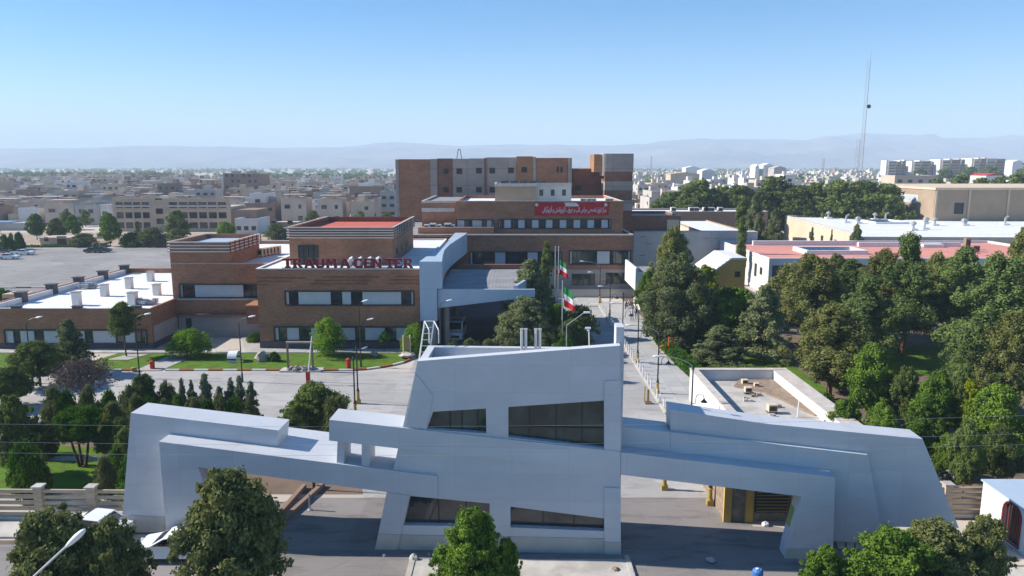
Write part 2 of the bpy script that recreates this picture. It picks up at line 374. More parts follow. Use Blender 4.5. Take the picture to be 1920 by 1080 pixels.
s = MB(); s.sheet([(-160,114),(-60.5,100),(-60.5,118),(-36,120),(-36,190),(-170,186)], .02)
struct('parking_lot', s, 'lot')
s = MB(); s.sheet([(-160,190),(-36,194),(-36,232),(-260,232),(-260,190)], .02); s.sheet([(-75,83),(-60.5,83),(-60.5,100),(-100,112),(-130,112)], .02)
struct('sand_ground', s, 'sand')
s = MB()
for k, (r0, cx, cy) in enumerate(((34,-92,100),(33,-92,100))):
    pass
for i in range(26):
    x = -132+i*2.7; y = 121+4.5*math.sin((i-4)*.09); s.box(x, x+2.5, y, y+.3, 0, .22, i % 2)
struct('lot_kerb', s, ['kerb_white', 'asphalt_dark'])

# ---------------------------------------------------------------- the white gate
GB = Vector((5.9, 37.1, 0)); A = R(2.4); T = Vector((math.cos(A), -math.sin(A), 0)); NN = Vector((math.sin(A), math.cos(A), 0))
def GP(u, v, d=0):
    r = Vector(ray(u, v)); o = Vector((0,0,CZ)); k = ((GB+NN*d-o).dot(NN))/r.dot(NN); return o+r*k
def SZ(u, v, d=0):
    p = GP(u, v, d); return ((p-GB).dot(T), max(0.0, p.z))
def G3(s, z, d): p = GB+T*s+NN*d; return (p.x, p.y, z)
def pxs(pts, d=0): return [SZ(u, v, d) for u, v in pts]
gate = empty('entrance_gate', 'large white angular gate with slanting arms and a glazed central tower over the driveways', 'gate', (0, 38, 0))
def gplate(name, pts, d0, d1, holes=(), m='gate_panel', parent=gate, depth=None):
    dd = d0 if depth is None else depth
    b = MB(); b.plate(pxs(pts, dd), [pxs(h, dd) for h in holes], G3, d0, d1); return b.build(name, m, parent)
W1 = [(812,772),(911,766),(912,813),(800,805)]; W2 = [(953,763),(1132.5,751),(1133,841),(953,820)]
W3 = [(769,930),(918,944),(918,987),(757,985)]; W4 = [(957,950),(1133,972),(1133,996),(957,989)]
tower = gplate('tower_front', [(783,677),(1163,648),(1163,1041),(704,1030)], 0, .55, [W1, W2, W3, W4])
(sL0, _), (sR0, _) = SZ(704,1030), SZ(1163,1041); sTL, zTL = SZ(783,677); zTR = SZ(1163,648)[1]
def sl(z): return sL0+(sTL-sL0)*z/zTL
b = MB(); b.plate([(sl(0)+.01,0),(sR0-.01,0),(sR0-.01,9.95),(sl(9.95)+.01,9.95)], [], G3, .56, 3.3)
b.plate([(sl(9.95)+.01,9.96),(sl(9.95)+.42,9.96),(sl(10.72)+.42,10.72),(sl(10.72)+.01,10.72)], [], G3, .56, 3.3)
b.plate([(sR0-.4,9.96),(sR0-.01,9.96),(sR0-.01,10.72),(sR0-.4,10.72)], [], G3, .56, 3.3)
b.plate([(sR0-.45,10.73),(sR0-.03,10.73),(sR0-.03,zTR+.85),(sR0-.45,zTR+.85)], [], G3, .6, 1.7)
b.build('tower_body', 'gate_panel', gate)
b = MB(); b.plate([(sl(0),0),(sR0,0),(sR0,10.72),(sl(10.72),10.72)], [], G3, 3.31, 3.7); b.build('tower_back', 'gate_panel', gate)
b = MB(); b.plate([(sl(9.95)+.43,9.97),(sR0-.41,9.97),(sR0-.41,9.99),(sl(9.95)+.43,9.99)], [], G3, .57, 3.29); b.build('tower_roof', 'roof_white', gate)
# proud strips, as the photo's pillars have
gplate('pillar', [(1133,715),(1164,713),(1164,846),(1133,844)], -.07, -.003)
gplate('pillar', [(1133,914),(1164,916),(1164,1041),(1133,1040)], -.07, -.003)
gplate('pillar', [(812,742),(800,804),(760,799),(778,700)], -.05, -.003)
gplate('pillar', [(725,923),(768,929),(745,1031),(703,1030)], -.07, -.003)
for k, (W, mull) in enumerate(((W1, (.38,.58,.85)), (W2, (.22,.5,.77)), (W3, (.4,.72)), (W4, (.35,.68)))):
    ps = pxs(W); cx = sum(p[0] for p in ps)/4; cz = sum(p[1] for p in ps)/4
    b = MB(); b.plate([(cx+(p[0]-cx)*1.0, cz+(p[1]-cz)*1.0) for p in ps], [], G3, .36, .4)
    wn = b.build('window', 'glass_green' if k < 2 else 'glass', gate)
    s0, s1 = min(p[0] for p in ps), max(p[0] for p in ps); b = MB()
    def zr(s):   # opening height range at s
        zz = []
        for i in range(4):
            p, q = ps[i], ps[(i+1) % 4]
            if min(p[0],q[0])-1e-6 <= s <= max(p[0],q[0])+1e-6 and abs(p[0]-q[0]) > .05: zz.append(p[1]+(q[1]-p[1])*(s-p[0])/(q[0]-p[0]))
        return min(zz), max(zz)
    for f in mull:
        s = s0+(s1-s0)*f; z0, z1 = zr(s); b.plate([(s-.03,z0),(s+.03,z0),(s+.03,z1),(s-.03,z1)], [], G3, .3, .358)
    if k == 1:
        z = ps[0][1]-1.25; b.plate([(s0,z),(s1,z),(s1,z+.06),(s0,z+.06)], [], G3, .29, .355)
        z = ps[0][1]-2.1; b.plate([(s0+(s1-s0)*.5,z),(s1,z),(s1,z+.05),(s0+(s1-s0)*.5,z+.05)], [], G3, .29, .355)
    b.build('mullion', 'frame_dark', wn)
gplate('left_inner_arm', [(298,828),(820,893),(820,935),(371,876),(414,1004),(312,1002)], -.12, 4.1)
gplate('left_outer_arm', [(245,774),(522,807),(518,850),(330,826),(340,998),(227,998)], 1.1, 2.9)
gplate('upper_arm', [(617,787),(1163,847),(1163,889),(617,826)], -.1, 1.75)
gplate('strut', [(633,826),(645,828),(645,874),(631,872)], .02, 1.5); gplate('strut', [(678,832),(692,834),(692,878),(678,876)], .02, 1.5)
gplate('right_inner_arm', [(1163.5,848.5),(1566,895),(1561,1054),(1471,1056),(1475,1029),(1503,931),(1163.5,890)], -.04, .93)
gplate('right_middle_arm', [(1164,800),(1257,810.6),(1257,895),(1164,884)], .94, 2.6); gplate('right_middle_arm', [(1257.3,810.7),(1627,853),(1659,1019),(1503,1012),(1503,922),(1257.3,895)], .94, 1.25)
gplate('right_outer_arm', [(1257,768),(1440,795),(1730,823),(1798,990),(1520,985),(1520,922),(1257.5,889)], 1.26, 2.7)
# plinths
gplate('plinth', [(709.5,1001),(752,1003),(745,1031.5),(702.5,1030.5)], -.11, -.071, m='gate_plinth')
gplate('plinth', [(752.5,1003),(1132.5,1010),(1132.5,1040.5),(746,1031.5)], -.04, -.002, m='gate_plinth')
gplate('plinth', [(1133,1016),(1164.5,1018),(1164.5,1041.5),(1133,1040.5)], -.11, -.071, m='gate_plinth')
gplate('plinth', [(230,966),(309,970),(309,998.5),(227,998.5)], 1.05, 1.098, m='gate_plinth')
gplate('plinth', [(1474,1029),(1562,1030),(1561,1056),(1470,1056)], -.09, -.041, m='gate_plinth')
# roof fittings on the tower
for u in (980, 1008):
    s0 = SZ(u, 650)[0]; f = empty('flue', 'left twin silver flue pipe on the gate tower roof' if u == 980 else 'right twin silver flue pipe on the gate tower roof', 'flue pipe', G3(s0, 9.99, 2.2), 'twin flues on the gate tower roof')
    for q in (-.11, .11):
        b = MB(); p = G3(s0+q, 9.99, 2.2); b.cyl(p, (p[0], p[1], 12.05), .085, n=12); b.cyl((p[0],p[1],12.05), (p[0],p[1],12.12), .11, n=12); b.build('pipe', 'galvanised', f, smooth=False)
la = empty('roof_ladder', 'white metal ladder leaning up the left end of the gate tower', 'ladder', G3(sl(9)-.1, 8.6, 3.95))
for q in (0, .55):
    b = MB(); p = Vector(G3(sl(9)-.4+q, 8.4, 4.0)); e = Vector(G3(sl(10)-.05+q, 12.1, 4.0)); b.cyl(p, e, .045, n=6); b.tube([e, e+Vector((.3,-.5,-.4)), e+Vector((.3,-.5,-1.2))], .035); b.build('rail', 'white_paint', la)
b = MB()
for k in range(11):
    t = k/10; p = Vector(G3(sl(9)-.4, 8.4, 4.0)).lerp(Vector(G3(sl(10)-.05, 12.1, 4.0)), t); b.cyl(p, p+T*.55, .022, n=5)
b.build('rung', 'white_paint', la)
rl = empty('roof_lamp', 'bent white floodlight pole on the right side of the gate tower roof', 'lamp', G3(SZ(1065,650)[0], 9.99, 2.6))
p = Vector(G3(SZ(1065,650)[0], 9.99, 2.6)); b = MB(); b.tube([p, p+Vector((0,0,2.25)), p+Vector((1.0,.1,2.95))], .022); b.build('pole', 'metal_grey', rl)
b = MB(); b.box(p.x+.95, p.x+1.3, p.y-.05, p.y+.12, p.z+2.93, p.z+3.0); b.build('lamp_head', 'lamp_white', rl)
cm = empty('security_camera', 'small white camera on a thin mast at the right end of the tower roof', 'camera', G3(SZ(1113,650)[0], 10.0, 2.8))
p = Vector(G3(SZ(1113,650)[0], 9.99, 2.8)); b = MB(); b.tube([p, p+Vector((-.08,0,2.0))], .03); b.build('mast', 'white_paint', cm)
b = MB(); b.box(p.x-.28, p.x+.02, p.y-.06, p.y+.05, p.z+2.0, p.z+2.1); b.lathe([(.02,0),(.07,.03),(.07,.09),(.03,.12)], (p.x-.12, p.y, p.z+1.87), 10); b.build('camera_body', 'lamp_white', cm)
# small plaque on the inner face of the right leg
q0, q1 = Vector(GP(1475,1029,0)), Vector(GP(1503,931,0)); dn = (q1-q0).normalized(); off = Vector((dn.z,0,-dn.x))*-.03
def QP(t, d): return q0+dn*(t*(q1-q0).length)+NN*d+off
pl = MB(); c = [QP(.35,.35),QP(.35,.85),QP(.72,.85),QP(.72,.35)]; o2 = Vector((dn.z,0,-dn.x))*.02
pl.add(c+[p+o2 for p in c], [(0,1,2,3),(7,6,5,4),(0,4,5,1),(1,5,6,2),(2,6,7,3),(3,7,4,0)])
po = pl.build('wall_sign', 'sign_green', loc=QP(.5,.6)); tag(po, 'small yellow green sign on the inner side of the right gate leg', 'sign')
for k in range(4):
    pass

# ---------------------------------------------------------------- hospital buildings
def body(parent, x0, x1, y0, y1, zt, wall, par=.6, roof='roof_white', cop='coping', cw=.3, z0=0, cutfront=0):
    """walls + parapet ring, roof sheet, coping"""
    b = MB(); b.box(x0, x1, y0+cutfront, y1, z0, zt-par)
    if par > .05:
        t = .28; zb = zt-par
        b.box(x0, x1, y0, y0+t, zb+.001, zt); b.box(x0, x1, y1-t, y1, zb+.001, zt)
        b.box(x0, x0+t, y0+t, y1-t, zb+.001, zt); b.box(x1-t, x1, y0+t, y1-t, zb+.001, zt)
    b.build('wall', wall, parent)
    b = MB(); t = .285 if par > .05 else 0; b.box(x0+t, x1-t, y0+t, y1-t, zt-par+.004, zt-par+.03); b.build('roof', roof, parent)
    if cop and par > .05:
        b = MB(); o = .04; t = cw
        b.box(x0-o, x1+o, y0-o, y0+t, zt+.002, zt+.09); b.box(x0-o, x1+o, y1-t, y1+o, zt+.002, zt+.09)
        b.box(x0-o, x0+t, y0+t, y1-t, zt+.002, zt+.09); b.box(x1-t, x1+o, y0+t, y1-t, zt+.002, zt+.09); b.build('coping', cop, parent)
def grid_wall(b, x0, z0, x1, z1, holes, Y, th, m=0):
    """a wall slab with rectangular openings, laid out on the grid of their edges"""
    xs = sorted({x0, x1, *[h[0] for h in holes], *[h[2] for h in holes]}); zs = sorted({z0, z1, *[h[1] for h in holes], *[h[3] for h in holes]})
    idx = {}; vs = []
    for d in (0, 1):
        for i, x in enumerate(xs):
            for j, z in enumerate(zs): idx[d,i,j] = len(vs); vs.append((x, Y+d*th, z))
    nx, nz = len(xs)-1, len(zs)-1
    def solid(i, j):
        if not (0 <= i < nx and 0 <= j < nz): return False
        cx, cz = (xs[i]+xs[i+1])/2, (zs[j]+zs[j+1])/2
        return not any(h[0] < cx < h[2] and h[1] < cz < h[3] for h in holes)
    fs = []
    for i in range(nx):
        for j in range(nz):
            if not solid(i, j): continue
            fs.append((idx[0,i,j],idx[0,i+1,j],idx[0,i+1,j+1],idx[0,i,j+1])); fs.append((idx[1,i,j],idx[1,i,j+1],idx[1,i+1,j+1],idx[1,i+1,j]))
            if not solid(i-1, j): fs.append((idx[0,i,j],idx[0,i,j+1],idx[1,i,j+1],idx[1,i,j]))
            if not solid(i+1, j): fs.append((idx[0,i+1,j],idx[1,i+1,j],idx[1,i+1,j+1],idx[0,i+1,j+1]))
            if not solid(i, j-1): fs.append((idx[0,i,j],idx[1,i,j],idx[1,i+1,j],idx[0,i+1,j]))
            if not solid(i, j+1): fs.append((idx[0,i,j+1],idx[0,i+1,j+1],idx[1,i+1,j+1],idx[1,i,j+1]))
    b.add(vs, fs, m)
def front(parent, Y, x0, x1, z0, z1, holes, wall, th=.35, name='front_wall'):
    b = MB(); grid_wall(b, x0, z0, x1, z1, holes, Y, th); return b.build(name, wall, parent)
def fr(u0, v0, u1, v1, Y):
    x0, z1 = FX(u0, v0, Y); x1, z0 = FX(u1, v1, Y); return (x0, z0, x1, z1)
def win(parent, h, Y, depth=.2, gl='glass', bars=0, frame='frame_dark', name='window', rows=0):
    x0, z0, x1, z1 = h
    f = .07; b = MB(); b.plate(rect(x0+.005, z0+.005, x1-.005, z1-.005), [rect(x0+f, z0+f, x1-f, z1-f)], XZ, Y+depth-.08, Y+depth)
    for i in range(1, bars+1):
        x = x0+(x1-x0)*i/(bars+1); b.box(x-.03, x+.03, Y+depth-.075, Y+depth-.01, z0+f, z1-f)
    for i in range(1, rows+1):
        z = z0+(z1-z0)*i/(rows+1); b.box(x0+f, x1-f, Y+depth-.07, Y+depth-.012, z-.02, z+.02)
    o = b.build(name, frame, parent)
    b = MB(); b.box(x0+f, x1-f, Y+depth-.005, Y+depth+.03, z0+f, z1-f); b.build('pane', gl, o)
    return o
def strip(parent, h, Y, panels, frame=True, gl='glass', barw=1.1, pm='panel_grey', depth=.22):
    """a long window band: a proud dark surround, glazing, and opaque panels at the given fractions"""
    x0, z0, x1, z1 = h; W = x1-x0
    if frame:
        b = MB(); b.plate(rect(x0-.16, z0-.14, x1+.16, z1+.14), [rect(x0, z0, x1, z1)], XZ, Y-.14, Y+.1); b.build('window_surround', 'frame_dark', parent)
    cur = 0.0; segs = []
    for a, c in panels: 
        if a > cur+.002: segs.append((cur, a, 0))
        segs.append((a, c, 1)); cur = c
    if cur < .998: segs.append((cur, 1, 0))
    for a, c, t in segs:
        xa, xb = x0+W*a, x0+W*c
        if t: b = MB(); b.box(xa+.02, xb-.02, Y+.05, Y+.2, z0+.005, z1-.005); b.build('window_panel', pm, parent)
        else: win(parent, (xa+.005, z0+.005, xb-.005, z1-.005), Y, depth, gl, max(0, round((xb-xa)/barw)-1))
    for xa in (x0+.0, x1-.12):
        b = MB(); b.box(xa+.01, xa+.11, Y-.02, Y+.045, z0+.01, z1-.01); b.build('window_jamb', 'coping', parent)
def louvers(parent, x0, x1, y0, y1, z0, z1, n=4, m='louver_pale'):
    b = MB(); p = (z1-z0)/n; o = .22
    for i in range(n):
        a, c = z0+i*p+p*.55, z0+(i+1)*p
        b.box(x0-o, x1+o, y0-o, y0-.02, a, c); b.box(x1+.02, x1+o, y0-.02, y1+o, a, c); b.box(x0-o, x0-.02, y0-.02, y1+o, a, c)
    b.build('louver', m, parent)
    k = int((y1-y0)/1.4)
    for i in range(k+1): y = y0+i*(y1-y0)/k; b = MB(); b.box(x1+.23, x1+.3, y-.09, y+.09, z0, z1); b.build('louver_post', 'brick_dark', parent)

# low wing with the white roof
wing = empty('low_wing', 'single storey brick hospital wing with a flat white roof at the far left', 'building', (-51, 82.5, 0))
Y = 82.5; hs = fr(10,620,275,645,Y)
body(wing, -62, -41.6, Y, 116, 4.8, 'brick', .75, cop=None, cutfront=.35)
front(wing, Y, -62, -41.6, .75, 4.04, [hs], 'brick')
b = MB(); b.box(-62.02, -41.55, Y-.06, Y-.003, 0, .75); b.box(-41.598, -41.5, Y+.02, 88.9, 0, .75); b.build('plinth', 'stone_dark', wing)
b = MB(); b.box(-41.597, -41.53, Y+.36, 88.9, .76, 2.65); b.build('stone_base', 'stone_cladding', wing)
strip(wing, hs, Y, [(.0,.05),(.1,.2),(.27,.42),(.44,.56),(.62,.78),(.84,.92)], barw=.8)
for k in range(6):
    x, y = -61.7, 84+k*6.2; b = MB(); b.box(x-.35, x+.7, y-.5, y+.5, 4.1, 5.35); b.box(x-.5, x+.85, y-.62, y+.62, 5.351, 5.45); b.build('parapet_pier', 'stone_dark', wing)
for x in (-57, -50, -43.2): b = MB(); b.box(x-.5, x+.5, Y-.14, Y+.4, 4.832, 5.05); b.box(x-.6, x+.6, Y-.2, Y+.5, 5.051, 5.12); b.build('parapet_pier', 'stone_dark', wing)
b = MB(); b.box(-61.3, -61.1, 83, 115.5, 4.1, 4.78); b.box(-62, -41.6, Y, Y+.25, 4.802, 4.83); b.build('parapet_lining', 'roof_white', wing)
# middle block with penthouse
mid = empty('middle_block', 'two storey brick hospital block with a louvred rooftop tower left of the sign block', 'building', (-36, 89, 0))
Y = 89; hs = fr(338,534,486,557,Y); door = fr(347,596,361,630,Y)
body(mid, -41.9, -29.3, Y, 117, 9.1, 'brick', .5, cutfront=.35)
front(mid, Y, -41.9, -29.3, 2.66, 8.6, [hs], 'brick')
front(mid, Y, -41.45, -29.3, 0, 2.65, [(door[0], 0.02, door[2], 2.3)], 'stone_cladding', name='stone_base')
win(mid, (door[0], .02, door[2], 2.3), Y, .25, name='door', bars=1)
b = MB(); b.box(-41.4, -29.3, Y-.1, Y-.003, 4.62, 4.8); b.build('ledge', 'coping', mid)
b = MB(); b.box(-41.3, -29.3, Y-.7, Y-.01, 2.7, 2.95); b.build('canopy', 'brick_dark', mid)
strip(mid, hs, Y, [(.0,.02),(.18,.8)])
px = mid
b = MB(); b.box(-41.9, -34.7, Y+.01, 100, 8.65, 11.2); b.build('rooftop_tower', 'brick', px)
b = MB(); b.box(-41.9, -41.6, Y+.01, 100, 11.2, 11.8); b.box(-35, -34.7, Y+.01, 100, 11.2, 11.8); b.box(-41.6, -35, Y+.01, Y+.3, 11.2, 11.8); b.box(-41.6, -35, 99.7, 100, 11.2, 11.8); b.build('tower_parapet', 'brick', px)
b = MB(); b.box(-41.55, -35.05, Y+.35, 99.65, 11.204, 11.25); b.build('tower_roof', 'blue_panel', px)
louvers(px, -41.9, -34.7, Y+.02, 100, 10.35, 11.85)
b = MB(); b.box(-31.2, -29.25, 84.2, Y-.02, 2.6, 4.7); b.build('bay', 'brick_dark', mid); b = MB(); b.box(-31.3, -29.22, 84.1, Y-.12, 4.7, 4.86); b.build('bay_roof', 'brick_orange', mid)
# trauma block
tr = empty('trauma_block', 'brick hospital block carrying the red TRAUMA CENTER letters', 'building', (-20, 82.6, 0))
Y = 82.6; X0, X1 = -29.2, -10.5
h1 = fr(536,547,775,571,Y); h2 = fr(516,614,783,638,Y)
body(tr, X0, X1, Y, 117, 9.35, 'brick', .12, cutfront=.35, cop='roof_white')
front(tr, Y, X0, X1, .9, 9.22, [h1, h2], 'brick')
b = MB(); b.box(X0-.03, X1+.03, Y-.08, Y-.002, 0, .9); b.build('plinth', 'stone_dark', tr)
strip(tr, h1, Y, [(.0,.02),(.095,.35),(.44,.51),(.60,.905),(.985,1.)]); strip(tr, h2, Y, [(.0,.02),(.08,.165),(.25,.30),(.3,.56),(.63,.77),(.85,.94)], gl='glass_green')
b = MB()
for (a, c, z) in ((.0,.3,8.3),(.0,.22,7.9),(.0,.07,7.5),(.4,.75,8.4),(.35,.7,8.0),(.33,.68,7.6),(.86,1,8.45),(.82,1,8.05),(.8,1,7.65)):
    b.box(X0+(X1-X0)*a+.02, X0+(X1-X0)*c-.02, Y-.09, Y-.002, z, z+.1)
b.build('brick_course', 'brick_dark', tr)
b = MB(); b.box(-26.6, -14.3, 87, 105.6, 9.27, 13.0); b.build('penthouse_wall', 'brick', tr)
b = MB(); t = .3
b.box(-26.6, -14.3, 87, 87+t, 13.001, 13.75); b.box(-26.6, -14.3, 105.3, 105.6, 13.001, 13.75); b.box(-26.6, -26.3, 87.3, 105.3, 13.001, 13.75); b.box(-14.6, -14.3, 87.3, 105.3, 13.001, 13.75); b.build('penthouse_parapet', 'brick_dark', tr)
b = MB(); b.box(-26.28, -14.62, 87.32, 105.28, 13.004, 13.05); b.build('penthouse_roof', 'roof_red', tr)
louvers(tr, -26.6, -14.3, 87, 105.6, 12.3, 13.8, 5)
hd = fr(559,460,598,496,87); f = win(tr, (hd[0], 9.3, hd[2], hd[3]), 86.8, .15, 'void', 3, name='door')
each('vent_grille', 'frame_dark', tr, [(-14.295, -14.2, y, y+.6, 10.2, 10.9) for y in (90, 94, 99)])
# sign letters
LET = {
 'T': [[(0,.78),(0,1),(.86,1),(.86,.78)], [(.31,.12),(.31,.779),(.55,.779),(.55,.12)], [(.18,0),(.18,.119),(.68,.119),(.68,0)]],
 'R': [[(.08,.1),(.08,1),(.32,1),(.32,.1)], [(0,0),(0,.099),(.4,.099),(.4,0)], [(.321,1),(.7,1),(.82,.88),(.82,.82),(.321,.82)], [(.6,.819),(.82,.819),(.82,.6),(.7,.48),(.6,.48)], [(.321,.479),(.7,.479),(.66,.36),(.321,.34)], [(.45,.339),(.66,.359),(.92,0),(.66,0)]],
 'A': [[(0,0),(.36,1),(.58,1),(.24,0)], [(.581,1),(.94,0),(.69,0),(.46,.68)], [(.285,.2),(.34,.36),(.6,.36),(.66,.2)]],
 'U': [[(.04,.2),(.04,1),(.28,1),(.28,.2)], [(.6,.2),(.6,1),(.84,1),(.84,.2)], [(.04,.199),(.84,.199),(.7,0),(.18,0)]],
 'M': [[(.02,0),(.06,1),(.3,1),(.26,0)], [(.301,1),(.5,.5),(.5,.15),(.27,.72)], [(.501,.5),(.7,1),(.73,.72),(.501,.15)], [(.701,1),(.95,1),(.99,0),(.75,0)]],
 'C': [[(.02,.2),(.02,.8),(.26,.8),(.26,.2)], [(.02,.801),(.2,1),(.8,1),(.8,.7),(.62,.7),(.6,.801)], [(.02,.199),(.6,.199),(.62,.3),(.8,.3),(.8,0),(.2,0)]],
 'E': [[(.06,0),(.06,1),(.3,1),(.3,0)], [(.301,.82),(.301,1),(.8,1),(.8,.7),(.7,.7),(.68,.82)], [(.301,.42),(.301,.58),(.6,.58),(.6,.42)], [(.301,0),(.301,.18),(.68,.18),(.7,.3),(.8,.3),(.8,0)]],
 'N': [[(.04,0),(.04,1),(.28,1),(.28,0)], [(.281,1),(.64,.34),(.64,0),(.281,.66)], [(.641,0),(.641,1),(.88,1),(.88,0)]],
}
sg = empty('roof_sign', 'dark red raised letters reading TRAUMA CENTER along the roof edge', 'sign', (-19.5, Y+.2, 9.45))
for ch, u in zip('TRAUMACENTER', (530,548,570,591,611,637,663,681,697,722,738,755.5)):
    x = WX(u, Y, 497); b = MB(); sc_ = 1.06
    for p in LET[ch]: b.plate([(x+a*1.22, 9.5+c*sc_) for a, c in p], [], XZ, Y+.02, Y+.24)
    o = b.build('letter', 'sign_red', sg)
    b = MB()
    for p in LET[ch]: b.plate([(x+a*1.22+.02, 9.5+c*sc_+.02) for a, c in p], [], XZ, Y+.241, Y+.27)
    b.build('letter_back', 'coping', o)
b = MB(); b.box(WX(528,Y,500), WX(774,Y,500), Y+.05, Y+.15, 9.442, 9.5); b.build('sign_rail', 'frame_dark', sg)
for k, (u, v) in enumerate(((580+75,492),(672,491),(690,489),(705,488))):
    y = 85.2
    x = WX(u, y, 490); vn = empty('ventilation_duct', f"{('first','second','third','last')[k]} curved silver duct on the roof behind the letters, counted from the left", 'duct', (x, y, 9.27), 'silver ducts behind the roof letters')
    b = MB(); b.cyl((x,y,9.27),(x,y,9.7),.28,n=12); b.build('duct_base', 'metal_grey', vn)
    b = MB(); b.tube([(x,y,9.7),(x+.15,y,10.1),(x+.55,y-.1,10.3)], .3, 12); b.build('duct_hood', 'metal_grey', vn)
# rooftop air conditioners on the white roofs
def roof_box(u, v, z, w, d, h, label, cat='air conditioner', m='white_wall', name='air_conditioner', group='units on the white hospital roofs', y=None):
    if y is None: x, y = PZ(u, v, z)
    else: x = WX(u, y, v)
    t = empty(name, label, cat, (x, y, z), group)
    b = MB(); b.box(x-w/2, x+w/2, y-d/2, y+d/2, z+.12, z+h); b.build('casing', m, t)
    b = MB(); b.box(x-w/2+.1, x+w/2-.1, y-d/2-.03, y-d/2+.0, z+h*.35, z+h*.85); b.build('grille', 'frame_dark', t)
    b = MB(); b.box(x-w/2+.08, x-w/2+.2, y-d/2, y+d/2, z, z+.12); b.box(x+w/2-.2, x+w/2-.08, y-d/2, y+d/2, z, z+.12); b.build('foot', 'metal_dark', t)
    return t
for k, (u, v, w_, h_) in enumerate(((145,572,.8,1.6),(197,555,.8,1.5),(243,541,.8,1.5),(283,527,.8,1.4),(250,571,.9,1.5),(295,553,.8,1.4))):
    x, y = PZ(u, v, 4.1); t = empty('roof_shaft', ['nearest left', 'second left', 'third left', 'farthest', 'nearest right', 'second right'][k]+' pale square shaft on the white roof of the low wing', 'roof shaft', (x, y, 4.08), 'shafts on the low white roof')
    b = MB(); b.box(x-w_/2, x+w_/2, y-w_/2, y+w_/2, 4.06, 4.1+h_); b.build('shaft_wall', 'white_wall', t)
    b = MB(); b.box(x-w_/2-.08, x+w_/2+.08, y-w_/2-.08, y+w_/2+.08, 4.1+h_, 4.18+h_); b.build('shaft_cap', 'roof_grey', t)
for k in range(6):
    roof_box(488+k*6.5, 482-k*1.2, 8.62, .85, .9, 1.15, f"{('first','second','third','fourth','fifth','last')[k]} beige condenser in the row on the roof between the two brick penthouses", m='cream_wall', group='row of condensers on the middle roof')
for (u, v, n_) in ((262,571,0),(276,570,1),(163,541,2)):
    x, y = PZ(u, v, 4.1); b = MB()
    rr = random.Random(n_)
    for k in range(9):
        cx, cy = x+rr.uniform(-.9,.9), y+rr.uniform(-.5,.5); sx = rr.uniform(.2,.5); b.box(cx-sx, cx+sx, cy-.3, cy+.3, 4.12+rr.uniform(0,.2), 4.3+rr.uniform(.1,.6))
    tag(b.build('scrap_pile', 'metal_grey', loc=(x, y, 4.1)), ('heap of grey scrap at the right front corner of the low white roof','second scrap heap beside the brick wall on the low white roof','scrap heap against the left parapet of the low white roof')[n_], 'scrap', 'scrap heaps on the low roof')

# canopy and curved wall
cp = empty('ambulance_canopy', 'blue grey canopy with a curving side wall over the ambulance bay', 'canopy', (-4, 82, 0))
left = [(-10.4,81.3),(-9.9,90),(-9.5,97),(-9.25,104),(-9.1,114),(-9.1,117)]; right = [(-7.85,81.3),(-8.3,87),(-8.6,92.5),(-8.5,99),(-7.9,107),(-7.3,114),(-7.2,117)]
b = MB(); pl_ = [(p[0],p[1]) for p in right]+[(p[0],p[1]) for p in left[::-1]]
b.plate([(x, y) for x, y in pl_], [], lambda a, c, d: (a, c, d), 7.3, 10.4); b.build('curved_wall', 'blue_panel', cp)
b = MB(); b.box(-10.4, -8.5, 81.3, 83.1, 3.6, 7.29); b.build('pylon', 'blue_panel', cp)
b = MB(); b.box(-10.1, -8.7, 81.5, 82.9, 0, 3.59); b.build('pylon_base', 'stone_cladding', cp)
FBx0, FBx1 = -8.45, WX(1000, 82, 545)
b = MB(); b.plate([(FBx0,HZ(577,82)),(2.6,HZ(556,82)),(2.6,7.15),(FBx0,7.15)], [], XZ, 81.8, 82.2); b.build('front_beam', 'blue_panel', cp)
b = MB(); b.box(-8.45, .2, 82.21, 101, 6.35, 6.75); n = 14
arc = [(.2+3.2*math.sin(i/n*math.pi/2), 82.3+18.7*(i/n)) for i in range(n+1)]
for (a, c), (d, e) in zip(arc, arc[1:]): b.add([(.2,c,6.35),(a,c,6.35),(d,e,6.35),(.2,e,6.35),(.2,c,6.75),(a,c,6.75),(d,e,6.75),(.2,e,6.75)], [(4,5,6,7),(0,3,2,1)])
b.build('roof', 'roof_grey', cp)
b = MB()
for k in range(27): x = -8.3+k*.42; b.box(x, x+.05, 82.3, 100.9, 6.752, 6.765) if x < .15 else None
b.build('roof_rib', 'roof_grey', cp)
b = MB()
for i, ((a, c), (d, e)) in enumerate(zip(arc, arc[1:])): b.add([(a,c,5.6),(d,e,5.6),(d,e,7.5),(a,c,7.5),(a+.4,c,5.6),(d+.4,e,5.6),(d+.4,e,7.5),(a+.4,c,7.5)], [(0,3,2,1),(4,5,6,7),(3,7,6,2),(0,1,5,4)]+([(0,4,7,3)] if i == 0 else [])+([(1,2,6,5)] if i == n-1 else []))
b.build('curved_fascia', 'blue_panel', cp)
b = MB(); b.box(-7.2, 3.4, 101, 101.6, 6.3, 7.4); b.build('rear_beam', 'brick_dark', cp)
for (u, v) in ((838,640),(945,622)):
    x = WX(u, 84 if u < 900 else 92, v); y = 84 if u < 900 else 92; b = MB(); b.cyl((x,y,0),(x,y,6.34),.35,n=16); b.build('column', 'stone_cladding', cp)
for y in (95,): 
    b = MB(); b.cyl((-7.5,y,0),(-7.5,y,6.34),.35,n=16); b.build('column', 'stone_cladding', cp)

